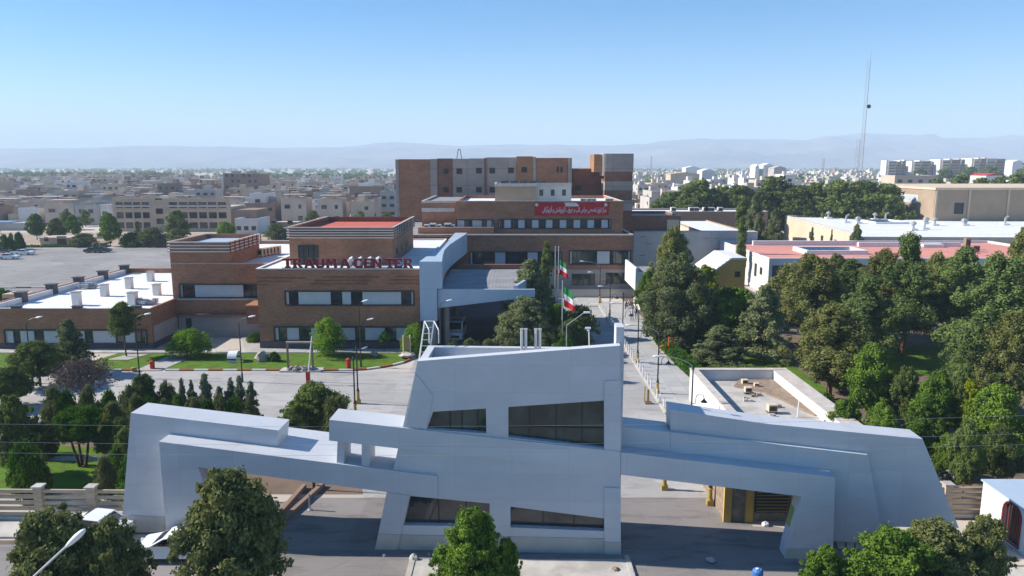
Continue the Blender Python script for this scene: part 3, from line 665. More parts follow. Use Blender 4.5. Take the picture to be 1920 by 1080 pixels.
# main hospital
mn = empty('main_hospital', 'large stepped brick hospital building with ribbon windows and a red banner', 'building', (0, 117.6, 0))
Y = 117.6; XR = WX(1186.5, Y, 470)
h1 = fr(882,473,1052,497,Y); h2 = fr(1069,471,1181,495,Y); h3 = fr(1072,513,1115,535,Y); h4 = fr(1136,511,1178,532,Y)
body(mn, -30, XR, Y, 150, 10.0, 'brick', .4, 'roof_grey', cutfront=.35, cw=.5)
front(mn, Y, -9, XR, 4.41, 9.59, [h1, h2], 'brick'); front(mn, Y-.1, -9, XR, 0, 4.4, [h3, h4], 'stone_cladding', .45, 'stone_base')
strip(mn, h1, Y, [(0,.02),(.27,.385),(.63,.74)], barw=.9); strip(mn, h2, Y, [(0,.03),(.45,.66),(.97,1)], gl='glass_green', barw=.9)
win(mn, h3, Y-.1, .2, 'glass_green', 3); win(mn, h4, Y-.1, .2, 'glass_green', 3)
b = MB(); b.box(-9.2, XR+.05, Y-.25, Y-.045, 9.85, 10.1); b.build('cornice', 'coping', mn)
Y = 120; a0, a1 = WX(855, Y, 410), WX(1168, Y, 410); z2 = HZ(377.5, Y)
h1 = fr(936,412,1144,427.5,Y); h0 = fr(857,413,925,427.5,Y)
b = MB(); b.box(a0, a1, Y+.35, 144, 9.62, z2-.6); b.build('upper_wall', 'brick', mn)
front(mn, Y, a0, a1, 9.62, z2-.61, [h0, h1], 'brick', name='upper_front_wall')
b = MB(); t = .3; b.box(a0, a1, Y, Y+t, z2-.599, z2); b.box(a0, a1, 143.7, 144, z2-.599, z2); b.box(a0, a0+t, Y+t, 143.7, z2-.599, z2); b.box(a1-t, a1, Y+t, 143.7, z2-.599, z2); b.build('upper_parapet', 'brick', mn)
b = MB(); b.box(a0-.05, a1+.05, Y-.05, Y+.32, z2+.002, z2+.08); b.box(a1-.32, a1+.05, Y+.32, 143.7, z2+.002, z2+.08); b.build('upper_coping', 'coping', mn)
b = MB(); b.box(a0+.31, a1-.31, Y+.31, 143.69, z2-.596, z2-.55); b.build('upper_roof', 'roof_white', mn)
strip(mn, h1, Y, [(i/8+.045, i/8+.105) for i in range(8)], barw=2); strip(mn, h0, Y, [(.0,.2),(.42,.68),(.82,.95)], barw=2)
c0 = WX(791, 121, 400); b = MB(); b.box(c0, a0-.01, 121, 143, 9.62, z2-.3); b.build('side_wall', 'brick', mn)
b = MB(); b.box(c0-.05, a0-.02, 120.95, 121.3, z2-.29, z2+.05); b.box(c0-.05, c0+.3, 121.3, 143, z2-.29, z2+.05); b.build('side_parapet', 'coping', mn)
b = MB(); b.box(c0+.35, a0-.05, 121.35, 142.9, z2-.296, z2-.26); b.build('side_roof', 'roof_grey', mn)
b = MB(); z = HZ(397, 121); b.box(c0-.02, a0-.3, 120.9, 120.99, z, HZ(390,121)); b.build('stone_band', 'coping', mn)
e0, e1 = WX(784, 118.4, 435), WX(926, 118.4, 435)
b = MB(); b.box(e0, e1, 118.4, 119.9, 10.1, 11.1); b.box(e0, a0-.02, 119.9, 120.9, 10.1, 11.1); b.build('terrace_wall', 'brick', mn); b = MB(); b.box(e0-.05, e1+.05, 118.35, 118.6, 11.102, 11.18); b.build('terrace_coping', 'coping', mn)
Y = 124; p0, p1, p2 = WX(928, Y, 360), WX(1005, Y, 360), WX(1072, Y, 360); z3 = HZ(345, Y)
b = MB(); b.box(p0, p1, Y, 134, z2-.55, z3-.4); b.build('penthouse_wall', 'tan_wall', mn)
hp = [(p1+(p2-p1)*f, z2+.7, p1+(p2-p1)*f+.65, z2+1.75) for f in (.1, .42, .74)]
b = MB(); b.box(p1+.01, p2, Y+1.3, 134, z2-.55, z3-.3); b.build('penthouse_wall', 'render_grey', mn); front(mn, Y+.9, p1+.01, p2, z2-.55, z3-.3, hp, 'render_grey', .38)
for h in hp: win(mn, h, Y+.9, .2, rows=0)
b = MB(); b.box(p0-.1, p1+.05, Y-.1, Y+.25, z3-.39, z3+.1); b.box(p0-.1, p0+.2, Y+.25, 134, z3-.39, z3+.1); b.box(p1+.06, p2+.1, Y+.8, Y+1.1, z3-.29, z3+.15); b.build('penthouse_parapet', 'coping', mn)
b = MB(); b.box(p0+.2, p2-.1, Y+1.35, 133.9, z3-.296, z3-.25); b.build('penthouse_roof', 'roof_grey', mn)
for k in range(5):
    x = p0+1+k*1.6; sp_ = MB(); sp_.add([(x,126,z3-.1),(x+1.3,126,z3-.1),(x+1.3,127.2,z3+.5),(x,127.2,z3+.5),(x,126,z3-.16),(x+1.3,126,z3-.16),(x+1.3,127.2,z3+.44),(x,127.2,z3+.44)], [(0,1,2,3),(7,6,5,4),(0,4,5,1),(1,5,6,2),(2,6,7,3),(3,7,4,0)])
    tag(sp_.build('solar_panel', 'glass', loc=(x,126.5,z3-.25)), f"{('first','second','third','fourth','fifth')[k]} tilted dark panel from the left on the topmost tan penthouse roof", 'solar panel', 'panels on the tan penthouse')
# banner
bh = fr(1003,380,1141,404,119.85)
bn = MB(); bn.box(bh[0], bh[2], 119.86, 119.95, bh[1], bh[3]); bo = bn.build('banner', 'banner_red', loc=(bh[0], 119.9, bh[1]))
tag(bo, 'red cloth banner with white Persian lettering on the upper brick wall', 'banner')
def persian(words):
    F = {'ا':('ﺍ','ﺎ'),'آ':('ﺁ','ﺂ'),'د':('ﺩ','ﺪ'),'ر':('ﺭ','ﺮ'),'ز':('ﺯ','ﺰ'),'ژ':('ﮊ','ﮋ'),'و':('ﻭ','ﻮ'),
         'م':('ﻡ','ﻢ','ﻣ','ﻤ'),'ک':('ﮎ','ﮏ','ﮐ','ﮑ'),'ف':('ﻑ','ﻒ','ﻓ','ﻔ'),'ق':('ﻕ','ﻖ','ﻗ','ﻘ'),'ت':('ﺕ','ﺖ','ﺗ','ﺘ'),'خ':('ﺥ','ﺦ','ﺧ','ﺨ'),
         'ص':('ﺹ','ﺺ','ﺻ','ﺼ'),'ی':('ﯼ','ﯽ','ﯾ','ﯿ'),'ج':('ﺝ','ﺞ','ﺟ','ﺠ'),'ح':('ﺡ','ﺢ','ﺣ','ﺤ'),'ل':('ﻝ','ﻞ','ﻟ','ﻠ'),'ب':('ﺏ','ﺐ','ﺑ','ﺒ'),
         'ع':('ﻉ','ﻊ','ﻋ','ﻌ'),'ن':('ﻥ','ﻦ','ﻧ','ﻨ'),'پ':('ﭖ','ﭗ','ﭘ','ﭙ'),'س':('ﺱ','ﺲ','ﺳ','ﺴ'),'گ':('ﮒ','ﮓ','ﮔ','ﮕ')}
    out = []
    for wd in words.split(' '):
        s_ = ''; prev = False
        for i, ch in enumerate(wd):
            if ch not in F: s_ += ch; prev = False; continue
            f = F[ch]; nxt = i+1 < len(wd) and wd[i+1] in F
            if len(f) == 2: s_ += f[1] if prev else f[0]; prev = False
            else: s_ += (f[3] if nxt else f[1]) if prev else (f[2] if nxt else f[0]); prev = nxt
        out.append(s_[::-1])
    return ' '.join(out[::-1])
try:
    cu = bpy.data.curves.new('lettering', 'FONT'); cu.body = persian('مرکز فوق تخصصی جراحی قلب و عروق ، آنژیوپلاستی و آنژیوگرافی'); cu.size = 1.25; cu.extrude = .0; cu.offset = .015
    to = bpy.data.objects.new('t', cu); link(to); bpy.context.view_layer.update()
    me = bpy.data.meshes.new_from_object(to.evaluated_get(bpy.context.evaluated_depsgraph_get())); bpy.data.objects.remove(to)
    co = np.array([v.co[:] for v in me.vertices]); mn_, mx_ = co.min(0), co.max(0); W, H = bh[2]-bh[0], bh[3]-bh[1]
    for v in me.vertices:
        x, y = (v.co.x-mn_[0])/(mx_[0]-mn_[0]), (v.co.y-mn_[1])/(mx_[1]-mn_[1]); v.co = (W*(.1+.87*x), -.05, H*(.12+.62*y))
    print('TEXT', len(me.vertices), mn_, mx_)
    me.materials.clear(); me.materials.append(MAT['flag_white']); lo = bpy.data.objects.new('lettering', me); link(lo); lo.parent = bo
except Exception as e: print('TEXTFAIL', e)
b = MB(); W, H = bh[2]-bh[0], bh[3]-bh[1]
for cx in (.025, .96):
    b.cyl((bh[0]+W*cx,119.85,bh[1]+H*.83),(bh[0]+W*cx,119.82,bh[1]+H*.83),.27,n=14)
b.plate([(bh[0]+W*.40,bh[3]-.05),(bh[0]+W*.42,bh[3]-.6),(bh[0]+W*.58,bh[3]-.62),(bh[0]+W*.6,bh[3]-.45),(bh[0]+W*.56,bh[3]-.02),(bh[0]+W*.45,bh[3]+.02)], [], XZ, 119.80, 119.84)
b.build('banner_emblem', 'house_white', bo)

# tall unfinished block behind
tb = empty('unfinished_block', 'tall unfinished brick and raw concrete block behind the hospital with empty window holes', 'building', (-5, 150, 0))
Y = 150; zt = HZ(298, Y); X0, X1 = WX(742, Y, 360), WX(1072, Y, 360)
b = MB(); b.box(X0+.1, X1-.1, Y+.6, 168, 0, zt-.6); b.build('core', 'raw_concrete', tb); b = MB(); b.box(X0+.1, X1-.1, Y+.61, 168, zt-.595, zt-.5); b.build('roof', 'roof_grey', tb)
secs = [(742,748,299,'raw_concrete',0),(748,807,298.5,'brick_orange',.1),(807,820,298,'raw_concrete',0),(820,849,297,'brick_dark',.4),(849,880,297.5,'raw_concrete',.3),(880,908,297,'raw_concrete',.3),(908,912.5,296,'brick_dark',.2),(912.5,968,295,'raw_concrete',.3),(968,999,293,'brick_orange',.15),(999,1005,294,'raw_concrete',0),(1005,1065,296,'brick',.3),(1065,1072,296,'raw_concrete',0)]
wr = [(836,321),(861,321),(898,320),(923,320),(958,319.5),(983,318),(836,356),(861,356),(898,356),(923,356),(958,356),(1046,318),(1053,318)]
for k, (u0, u1, vt, m, st) in enumerate(secs):
    x0, x1 = WX(u0, Y, 340), WX(u1, Y, 340); hs = []
    for (wu, wv) in wr:
        if u0 < wu < u1:
            hw = 2.6 if wu > 1040 else 5.6; hs.append(fr(wu-hw, wv-5.5, wu+hw, wv+5.5, Y))
            hh = hs[-1]
    b = MB(); grid_wall(b, x0+.01, .0, x1-.01, HZ(vt, Y), hs, Y+st, .58-st); b.build('facade_panel', 'brick' if m == 'brick_orange' and k == 1 else m, tb)
    for h in hs:
        win(tb, h, Y+st, .02+.5-st if False else .15, 'void', 0, 'brick_dark')
cr = empty('roof_hoist', 'small black A shaped hoist frame on the roof of the unfinished block', 'hoist', (WX(861,152,290), 152, zt))
for s_ in (-1, 1):
    b = MB(); x = WX(861, 152, 290); b.tube([(x+s_*.6,152,zt-.5),(x+s_*.2,152,HZ(281,152))], .07); b.build('leg', 'black_iron', cr)
b = MB(); b.box(x-.25, x+.25, 151.9, 152.1, HZ(281,152), HZ(279.5,152)); b.build('head', 'black_iron', cr)
# right rear wing + stair tower
rw = empty('rear_wing', 'dark brick wing right of the unfinished block', 'building', (16, 153, 0))
b = MB(); b.box(WX(1073,153,350), WX(1134,153,350), 153, 166, 0, HZ(318,153)); b.build('wall', 'brick_dark', rw)
b = MB(); b.box(WX(1073,153,350), WX(1134,153,350), 152.9, 166, HZ(318,153)+.01, HZ(316,153)); b.build('coping', 'brick_orange', rw)
b = MB(); h = fr(1078,347,1089,356,153); b.plate(rect(*h), [], XZ, 152.9, 152.99); b.build('window', 'void', rw)
stt = empty('stair_tower', 'banded concrete and brick stair tower at the right end of the unfinished block', 'tower', (20, 147, 0))
Yt = 147; x0, x1 = WX(1134, Yt, 340), WX(1187, Yt, 340)
zz = [0]+[HZ(v, Yt) for v in (395,375,357,340,322,288)]
for k in range(6):
    b = MB(); m = ('raw_concrete','brick_dark','raw_concrete','brick_dark','raw_concrete')[k-1] if k else 'brick_dark'; e = .0 if k % 2 else .06
    b.box(x0-e, x1-e*2, Yt-e, 158+e, zz[k]+.001, zz[k+1]); b.build('wall_band', m, stt)
b = MB(); b.box(WX(1115,Yt,300), x0-.4, Yt+1, 156, HZ(318,Yt)-.5, HZ(289,Yt)); b.build('lift_head', 'brick_orange', stt)
b = MB(); b.box(x0-.38, x0-.08, Yt+.5, 157, HZ(330,Yt), HZ(288,Yt)); b.build('edge_trim', 'white_wall', stt)
# brick annexes to the right
an = empty('brick_annex', 'low red brick annex behind the grey walled building', 'building', (28, 150, 0))
body(an, WX(1169,150,410), WX(1276,150,410), 150, 164, HZ(404,150), 'brick_dark', .5, 'roof_grey')
b = MB(); h = fr(1251,412,1273,430,150); b.plate(rect(*h), [], XZ, 149.9, 149.995); b.build('pale_patch', 'cream_wall', an)
lb = empty('long_brown_building', 'long low brown building with pale parapet behind the cypress trees', 'building', (45, 190, 0))
body(lb, WX(1180,190,400), WX(1440,190,400), 190, 204, HZ(397,190), 'house_brown', .4, 'roof_white')
for k, (u, v) in enumerate(((1262,402),(1296,398),(1305,397),(1322,402),(1330,395),(1350,396))):
    x = WX(u, 192, v); z = HZ(397,190)-.35; roof_box(u, v, z, 1.3 if k != 4 else 2.4, 1.2, 1.4, f"{('first','second','third','fourth','fifth','sixth')[k]} pale unit from the left on the long brown building's roof", group='units on the long brown roof', y=192)
gw = empty('grey_walled_building', 'plain light grey rendered building with dark square opening right of the hospital', 'building', (36, 148, 0))
Y = 148; ho = fr(1337,491,1347,502,Y)
g0, g1 = WX(1187.5, Y, 470), WX(1419, Y, 470); zg = HZ(435, Y)
b = MB(); b.box(g0, g1, Y+.35, 150.7, 0, zg-.1); b.build('wall', 'render_grey', gw); front(gw, Y, g0, g1, 0, zg-.1, [ho], 'render_grey'); win(gw, ho, Y, .2, 'void')
b = MB(); b.box(g0-.05, g1+.05, Y-.05, 150.8, zg-.09, zg+.05); b.build('coping', 'render_grey', gw)
b = MB()
for (u, v) in ((1205,443),(1216,456),(1268,442),(1290,455),(1323,446),(1344,446),(1343,466),(1396,438),(1204,478),(1235,470)):
    h = fr(u-5, v, u+5, v+1.6, Y); b = MB(); b.plate(rect(*h), [], XZ, Y-.03, Y-.002); b.build('render_patch', 'roof_grey', gw)
b = MB(); xx = WX(1332, Y, 460); b.box(xx-.05, xx+.05, Y-.06, Y-.002, 0, zg-.1); b.build('downpipe', 'metal_grey', gw)
b = MB(); b.box(39.5, 49, 150.81, 184, 0, zg-.5); b.build('rear_wall', 'cream_wall', gw); b = MB(); b.box(39.8, 48.7, 151, 183.7, zg-.496, zg-.45); b.build('rear_roof', 'roof_white', gw)
b = MB(); b.box(39.5, 39.8, 150.82, 184, zg-.45, zg-.2); b.box(48.7, 49, 150.82, 184, zg-.45, zg-.2); b.build('rear_parapet', 'tan_wall', gw)
pb = empty('porch_box', 'white and grey projecting porch box at the end of the walkway', 'porch', (18.7, 108, 0))
b = MB(); b.box(18.1, 18.4, 106, 116, 2.9, 6.2); b.box(18.4, 22, 106, 106.3, 2.9, 5.6); b.build('screen_wall', 'white_wall', pb)
b = MB(); b.box(18.41, 22, 106.31, 116, 4.9, 5.1); b.build('porch_roof', 'roof_grey', pb); b = MB(); b.cyl((18.25,106.2,0),(18.25,106.2,2.9),.14); b.cyl((21.7,106.2,0),(21.7,106.2,2.9),.14); b.build('post', 'render_grey', pb)
lw = empty('garden_wall', 'low white wall where the hedge begins at the far end of the walkway', 'wall', (20, 104.5, 0)); b = MB(); b.box(18.6, 18.9, 104.2, 110, 0, 1.1); b.box(18.9, 23, 104.2, 104.5, 0, 1.1); b.build('wall_body', 'white_wall', lw); b = MB(); b.box(18.55, 18.95, 104.15, 110.05, 1.102, 1.18); b.box(18.95, 23.05, 104.15, 104.55, 1.102, 1.18); b.build('coping', 'coping', lw)
sw = empty('forecourt_wall', 'low grey retaining wall in front of the main hospital windows', 'wall', (13, 115, 0)); b = MB(); b.box(6, 19.5, 115.8, 116.2, 0, 1.3); b.build('wall_body', 'render_grey', sw); b = MB(); b.box(6, 19.5, 115.7, 116.3, 1.302, 1.4); b.build('coping', 'coping', sw)

# pink roofed building
pk = empty('pink_roof_building', 'white walled building with a broad salmon pink flat roof', 'building', (65, 119, 0))
x0, x1 = 42.0, 96; z = 6.0
body(pk, x0, x1, 118.5, 147, z, 'white_wall', .35, 'roof_pink', 'roof_white', cutfront=.0)
each('window', 'void', pk, [(x0-.05, x0-.003, y, y+1.1, a, c) for (y, a, c) in ((121.5,2.9,4.1),(124.3,2.2,4.4),(130,3.0,4.2),(134,3,4))])
b = MB(); b.box(x0+.6, x1, 118.42, 118.495, 1.2, 4.9); b.build('front_shade', 'metal_dark', pk)  # dark sheet over the white front wall: its shade put in as colour
def ring(parent, xa, xb, ya, yb, z, h=.5):
    b = MB(); t = .5; b.box(xa, xb, ya, ya+t, z, z+h); b.box(xa, xb, yb-t, yb, z, z+h); b.box(xa, xa+t, ya+t, yb-t, z, z+h); b.box(xb-t, xb, ya+t, yb-t, z, z+h); b.build('lightwell_kerb', 'roof_white', parent)
    b = MB(); b.box(xa+t+.01, xb-t-.01, ya+t+.01, yb-t-.01, z+.01, z+.05); b.build('lightwell', 'void', parent)
ring(pk, *sorted((PZ(1500,470,6)[0], PZ(1612,470,6)[0])), 127, 133.5, z-.32, .7)
b = MB(); b.box(x0+5, 67, 142, 142.6, z-.32, z+.55); b.box(66.4, 86, 139.5, 140.1, z-.32, z+.5); b.box(78,82,138,139.5,z-.32,z+.3); b.build('roof_upstand', 'roof_white', pk)
rc = roof_box(1812, 468, z-.32, .9, .8, 2.1, 'brown rusty rooftop cooler standing on the pink roof', 'cooler', 'house_brown', 'rooftop_cooler', None); rc2 = roof_box(1828, 472, z-.32, 1.2, .8, 1.1, 'low brown rooftop cooler beside the taller one on the pink roof', 'cooler', 'house_brown', 'rooftop_cooler', None)
# yellow building
yb = empty('yellow_building', 'ochre yellow building with a sloping tiled parapet behind the bright yellow green tree', 'building', (31, 108, 0))
z7 = HZ(487, 108); xa, xb, xc, xd = WX(1325,108), WX(1338,108), WX(1372,108), WX(1399,108)
b = MB(); hw = fr(1378,509,1388,520,108); b.plate([(xa,0),(xd,0),(xd,z7),(xc,z7),(xa,z7-2.9)], [rect(*hw)], XZ, 108, 108.4); b.plate([(xa,0),(xd,0),(xd,z7-.3),(xc,z7-.3),(xa,z7-3.2)], [], XZ, 108.41, 117.5); b.build('wall', 'yellow_wall', yb)
win(yb, hw, 108, .2, 'void', 1)
b = MB(); b.plate([(xa-.2,z7-2.9),(xc,z7+.02),(xc,z7+.3),(xa-.2,z7-2.6)], [], XZ, 107.9, 117.6); b.plate([(xc+.01,z7+.02),(xd+.1,z7+.02),(xd+.1,z7+.3),(xc+.01,z7+.3)], [], XZ, 107.9, 117.6); b.build('roof', 'white_wall', yb)
b = MB()
for k in range(7):
    t = k/7; px_ = xa+(xc-xa)*(t+.05); pz_ = z7-2.6+2.9*(t+.05); b.box(px_, px_+.35, 108, 112, pz_+.05, pz_+.22)
b.build('roof_tile', 'house_white', yb)
# big white roofed building and cream hall
wb = empty('white_roof_building', 'sprawling low building with a bright white roof dotted with vents', 'building', (110, 160, 0))
z = 6.4
b = MB(); P = [(72,152),(170,148),(178,215),(79,212)]
vs = [(x, y, 0) for x, y in P]+[(x, y, z) for x, y in P]; b.add(vs, [(4,5,6,7),(0,1,5,4),(1,2,6,5),(2,3,7,6),(3,0,4,7)]); b.build('wall', 'cream_wall', wb)
b = MB(); b.add([(x*.999, y, z+.004) for x, y in P], [(0,1,2,3)]); b.build('roof', 'roof_white', wb)
each('window', 'frame_dark', wb, [(x-.05+(y-152)*.001, x+.4, y, y+1.2, 2.8, 4.4) for (x, y) in ((72.3,155),(73.45,165),(74.6,175),(75.8,185))])
b = MB()
for (a, c) in ((P[0],P[3]),(P[3],P[2])):
    a, c = Vector((*a,0)), Vector((*c,0)); d = (c-a).normalized()*.0; q = Vector((-(c-a).y,(c-a).x,0)).normalized()*-.4
    b.add([(*p.xy, z+.01) for p in (a,c,c+q,a+q)]+[(*p.xy, z+.5) for p in (a,c,c+q,a+q)], [(4,5,6,7),(0,1,5,4),(2,3,7,6),(3,0,4,7),(1,2,6,5)])
b.build('parapet', 'coping', wb)
for (u0, v0, u1, dy) in ((1560,405,1612,4),(1642,420,1705,5)):
    xa_, ya = PZ(u0, v0, z); xb_ = xa_+(u1-u0)/1371*ya; ring(wb, xa_, xb_, ya, ya+dy*2, z+.006, .5)
def vent(u, v, k, lab):
    x, y = PZ(u, v, z); t = empty('roof_vent', lab, 'roof vent', (x, y, z), 'vents on the big white roof')
    b = MB(); b.box(x-.8, x+.8, y-.8, y+.8, z+.006, z+.45); b.build('curb', 'roof_white', t)
    b = MB()
    if k % 3 == 0: b.lathe([(.25,.45),(.25,1.2),(.6,1.4),(.6,1.8),(.1,2.1)], (x, y, z), 10)
    elif k % 3 == 1: b.tube([(x,y,z+.45),(x,y,z+1.8),(x+.7,y,z+2.2)], .22, 8)
    else: b.cyl((x,y,z+.45),(x,y,z+1.5),.5,n=10); b.cyl((x,y-.5,z+1.2),(x,y+.6,z+1.2),.55,n=10)
    b.build('cowl', 'metal_grey', t)
vl = [(1553,410),(1586,418),(1609,419),(1640,413),(1660,414),(1690,404),(1706,408),(1724,403),(1736,420),(1752,423),(1733,430),(1762,411),(1775,407),(1808,407),(1808,423),(1868,404),(1884,422),(1886,403),(1712,432),(1700,400)]
VW = ['near the roof\'s left corner','left of the first light well','right of the first light well','behind the second light well','just right of the middle','at the far edge left of the hall','nearest the hall\'s left corner','under the hall\'s white side','in the front middle cluster','right of the front middle cluster','at the front edge','just right of the hall corner','left of the hall\'s dark door','right of the hall\'s dark door','alone below the dark door','in the cluster at far right','alone at the right, toward the front','in the cluster at the right edge','left of the front edge pipe','farthest back by the hall']
for k, (u, v) in enumerate(vl): vent(u, v, k, ['squat round', 'bent pipe', 'drum shaped'][k % 3]+f" vent on the white roof, {VW[k]}")
ch = empty('cream_hall', 'tall cream hall with a dark door rising behind the white roof', 'building', (110, 196, 0))
Y = 196; x0, x1 = WX(1752,Y,380), 175; z1 = HZ(354, Y); hd = fr(1790,380,1806,401,Y)
b = MB(); b.box(x0, x1, Y+.4, 240, 0, z1-.3); b.build('wall', 'tan_wall', ch); front(ch, Y, x0, x1, 0, z1-.3, [hd], 'tan_wall', .39); win(ch, hd, Y, .25, 'void', name='door')
b = MB(); b.box(x0-.2, x1, Y-.3, 240.2, z1-.29, z1+.3); b.build('roof', 'cream_wall', ch)
each('pilaster', 'house_sand', ch, [(WX(u, Y, 380), WX(u, Y, 380)+.5, Y-.25, Y-.01, 0, z1-.3) for u in (1753, 1815, 1888)])
b = MB(); b.box(x0-.06, x0-.01, Y+8, Y+24, HZ(384,Y), HZ(371,Y)+.5); b.build('window', 'panel_grey', ch)

# guard house
gh = empty('guard_house', 'low flat roofed gatehouse with thick parapets and rubble on its roof right of the driveway', 'building', (20, 50, 0))
x0, x1, y0, y1, z = 16.0, 24.6, 46.0, 63.6, 3.0
b = MB(); b.box(x0, x1, y0, y1, 0, 2.05); b.build('wall', 'white_wall', gh)
b = MB(); t = .55; b.box(x0, x1, y1-t, y1, 2.051, z); b.box(x0, x0+t, y0, y1-t, 2.051, z); b.box(x1-1.3, x1, y0, y1-t, 2.051, z); b.box(x0+t, x1-1.3, y0, y0+t, 2.051, 2.6); b.build('parapet', 'white_wall', gh)
b = MB(); b.box(x0+t+.005, x1-1.305, y0+t+.005, y1-t-.005, 2.055, 2.1); b.build('roof', 'concrete', gh)
b = MB(); b.box(x0-.05, x0+t+.05, y0, y1+.05, z+.002, z+.08); b.box(x0+t+.05, x1, y1-t-.05, y1+.05, z+.002, z+.08); b.box(x1-1.35, x1+.05, y0, y1-t-.05, z+.002, z+.05); b.build('coping', 'coping', gh)
b = MB(); b.box(12.7, 19.5, 40.9, y0-.01, 0, 2.9); b.build('front_room', 'gravel', gh)
each('pilaster', 'yellow_wall', gh, [(xx, xx+.45, 40.7, 40.89, 0, 2.9) for xx in (12.6, 13.9, 16.6, 17.9)])
b = MB(); b.box(14.5, 16.4, 40.75, 40.89, .6, 2.5)
b.build('window', 'frame_dark', gh)
b = MB()
for k in range(9): b.box(14.5, 16.4, 40.7, 40.745, .7+k*.2, .74+k*.2)
b.build('window_grille', 'yellow_paint', gh)
gr = MB(); gr.plate([(20.2,62.8),(23.2,62.8),(23.2,53.5),(22.6,55),(21.9,57.5),(20.9,59.6),(19.2,61.0)], [], lambda a, c, d: (a, c, d), 2.105, 2.25); tag(gr.build('gravel_patch', 'gravel', loc=(22,60,2.1)), 'brown gravel spread along the right side of the gatehouse roof', 'gravel')
def cooler(u, v, z, s, lab):
    x, y = PZ(u, v, z); t = empty('air_cooler', lab, 'air cooler', (x, y, z), 'rooftop coolers on the gatehouse'); b = MB(); b.box(x-.45*s, x+.45*s, y-.4*s, y+.4*s, z+.15, z+.95*s); b.build('casing', 'cream_wall', t)
    b = MB(); b.box(x-.36*s, x+.36*s, y-.43*s, y-.405*s, z+.25, z+.8*s); b.build('grille', 'frame_dark', t)
    b = MB()
    for a in (-.4, .4): b.box(x+a*s-.04, x+a*s+.04, y-.35*s, y+.35*s, z, z+.149)
    b.build('foot', 'metal_dark', t)
cooler(1402,738,2.1,.62,'large beige air cooler in the middle of the gatehouse roof'); cooler(1396,722,2.1,.55,'beige air cooler behind the others on the gatehouse roof'); cooler(1418,727,2.1,.45,'small pale air cooler to the right of the pair on the gatehouse roof'); cooler(1447,774,2.1,.75,'dark fronted air cooler at the near edge of the gatehouse roof')
b = MB(); x, y = PZ(1495,782,2.1); b.cyl((x,y,2.1),(x+.05,y,3.4),.05); tag(b.build('roof_pipe','white_paint',loc=(x,y,2.1)),'thin white pipe standing on the gatehouse roof near the gate arm','pipe')
# small white house at the right edge
sh = empty('kiosk', 'white walled kiosk with an arched red doorway and pale metal roof at the right edge', 'kiosk', (27, 39, 0))
xk = WX(1852, 40.3, 930); zk = HZ(903, 40.8)
def YZ(x): return lambda a, c, d: (x+d, a, c)
arch = [(37.4,.15),(38.9,.15),(38.9,1.8)]+[(38.15+.75*math.cos(t*math.pi/8), 1.8+.7*math.sin(t*math.pi/8)) for t in range(1,8)]+[(37.4,1.8)]
yA, yB = 34.8, 40.8
b = MB(); b.plate([(yA,0),(yB,0),(yB,zk),(yA,zk-.1)], [arch], YZ(xk), 0, .25); b.box(xk+.251, xk+7, yB-.25, yB, 0, zk); b.build('wall', 'white_wall', sh)
b = MB(); b.plate([(p[0], p[1]) for p in arch], [], YZ(xk), .16, .2); fr_ = b.build('door', 'frame_dark', sh)
b = MB()
for k in range(6): y = 37.55+k*.24; b.box(xk+.08, xk+.12, y, y+.04, .15, 2.2)
b.build('door_bar', 'frame_red', fr_)
b = MB()
for p, q in zip(arch, arch[1:]+arch[:1]): b.cyl((xk-.02,p[0],p[1]),(xk-.02,q[0],q[1]),.05,n=5)
b.build('door_frame', 'frame_red', sh)
b = MB(); b.add([(xk-.1,yA-.2,zk-.09),(xk+7,yA-.2,zk-.09),(xk+7,yB+.1,zk+.03),(xk-.1,yB+.1,zk+.03),(xk-.1,yA-.2,zk+.0),(xk+7,yA-.2,zk+.0),(xk+7,yB+.1,zk+.12),(xk-.1,yB+.1,zk+.12)], [(4,5,6,7),(0,3,2,1),(0,1,5,4),(1,2,6,5),(2,3,7,6),(3,0,4,7)]); b.build('roof', 'blue_panel', sh)
b = MB(); b.box(xk+1.2, xk+7, 34.9, 35.15, 0, 1.3); b.build('front_wall', 'brick_dark', sh)
b = MB(); b.box(xk+.5, xk+.8, 34.82, 35.1, 0, zk-.12); b.build('post', 'white_wall', sh)
# fences
def fence(name_label, x0, x1, Y0, Y1, posts, h=2.0):
    t = empty('slat_fence', name_label, 'fence', ((x0+x1)/2, Y0, 0))
    b = MB(); n = 5
    def yy(x): return Y0+(Y1-Y0)*(x-x0)/(x1-x0)
    for k in range(n):
        z0_ = .25+k*.37; vs = []
        for x in (x0, x1): vs += [(x,yy(x)-.06,z0_),(x,yy(x)+.06,z0_),(x,yy(x)+.06,z0_+.2),(x,yy(x)-.06,z0_+.2)]
        b.add(vs, [(0,3,2,1),(4,5,6,7),(0,4,7,3),(3,7,6,2),(2,6,5,1),(1,5,4,0)])
    b.build('slat', 'fence_wood', t)
    b = MB(); vs = []
    for x in (x0, x1): vs += [(x,yy(x)-.15,0),(x,yy(x)+.15,0),(x,yy(x)+.15,.24),(x,yy(x)-.15,.24)]
    b.add(vs, [(0,3,2,1),(4,5,6,7),(0,4,7,3),(3,7,6,2),(2,6,5,1),(1,5,4,0)]); b.build('fence_base', 'concrete', t)
    for x in posts:
        b = MB(); b.box(x-.22, x+.22, yy(x)-.22, yy(x)+.22, 0, h+.1); p = b.build('post', 'fence_wood', t)
        b = MB(); b.box(x-.3, x+.3, yy(x)-.3, yy(x)+.3, h+.102, h+.2); b.build('post_cap', 'concrete', p)
fence('sand coloured concrete slat fence left of the gate', -60, -22.6, 41.6, 41.0, [WX(72,41,930), WX(172,41,930), -34.6, -38.4, -42.3, -46])
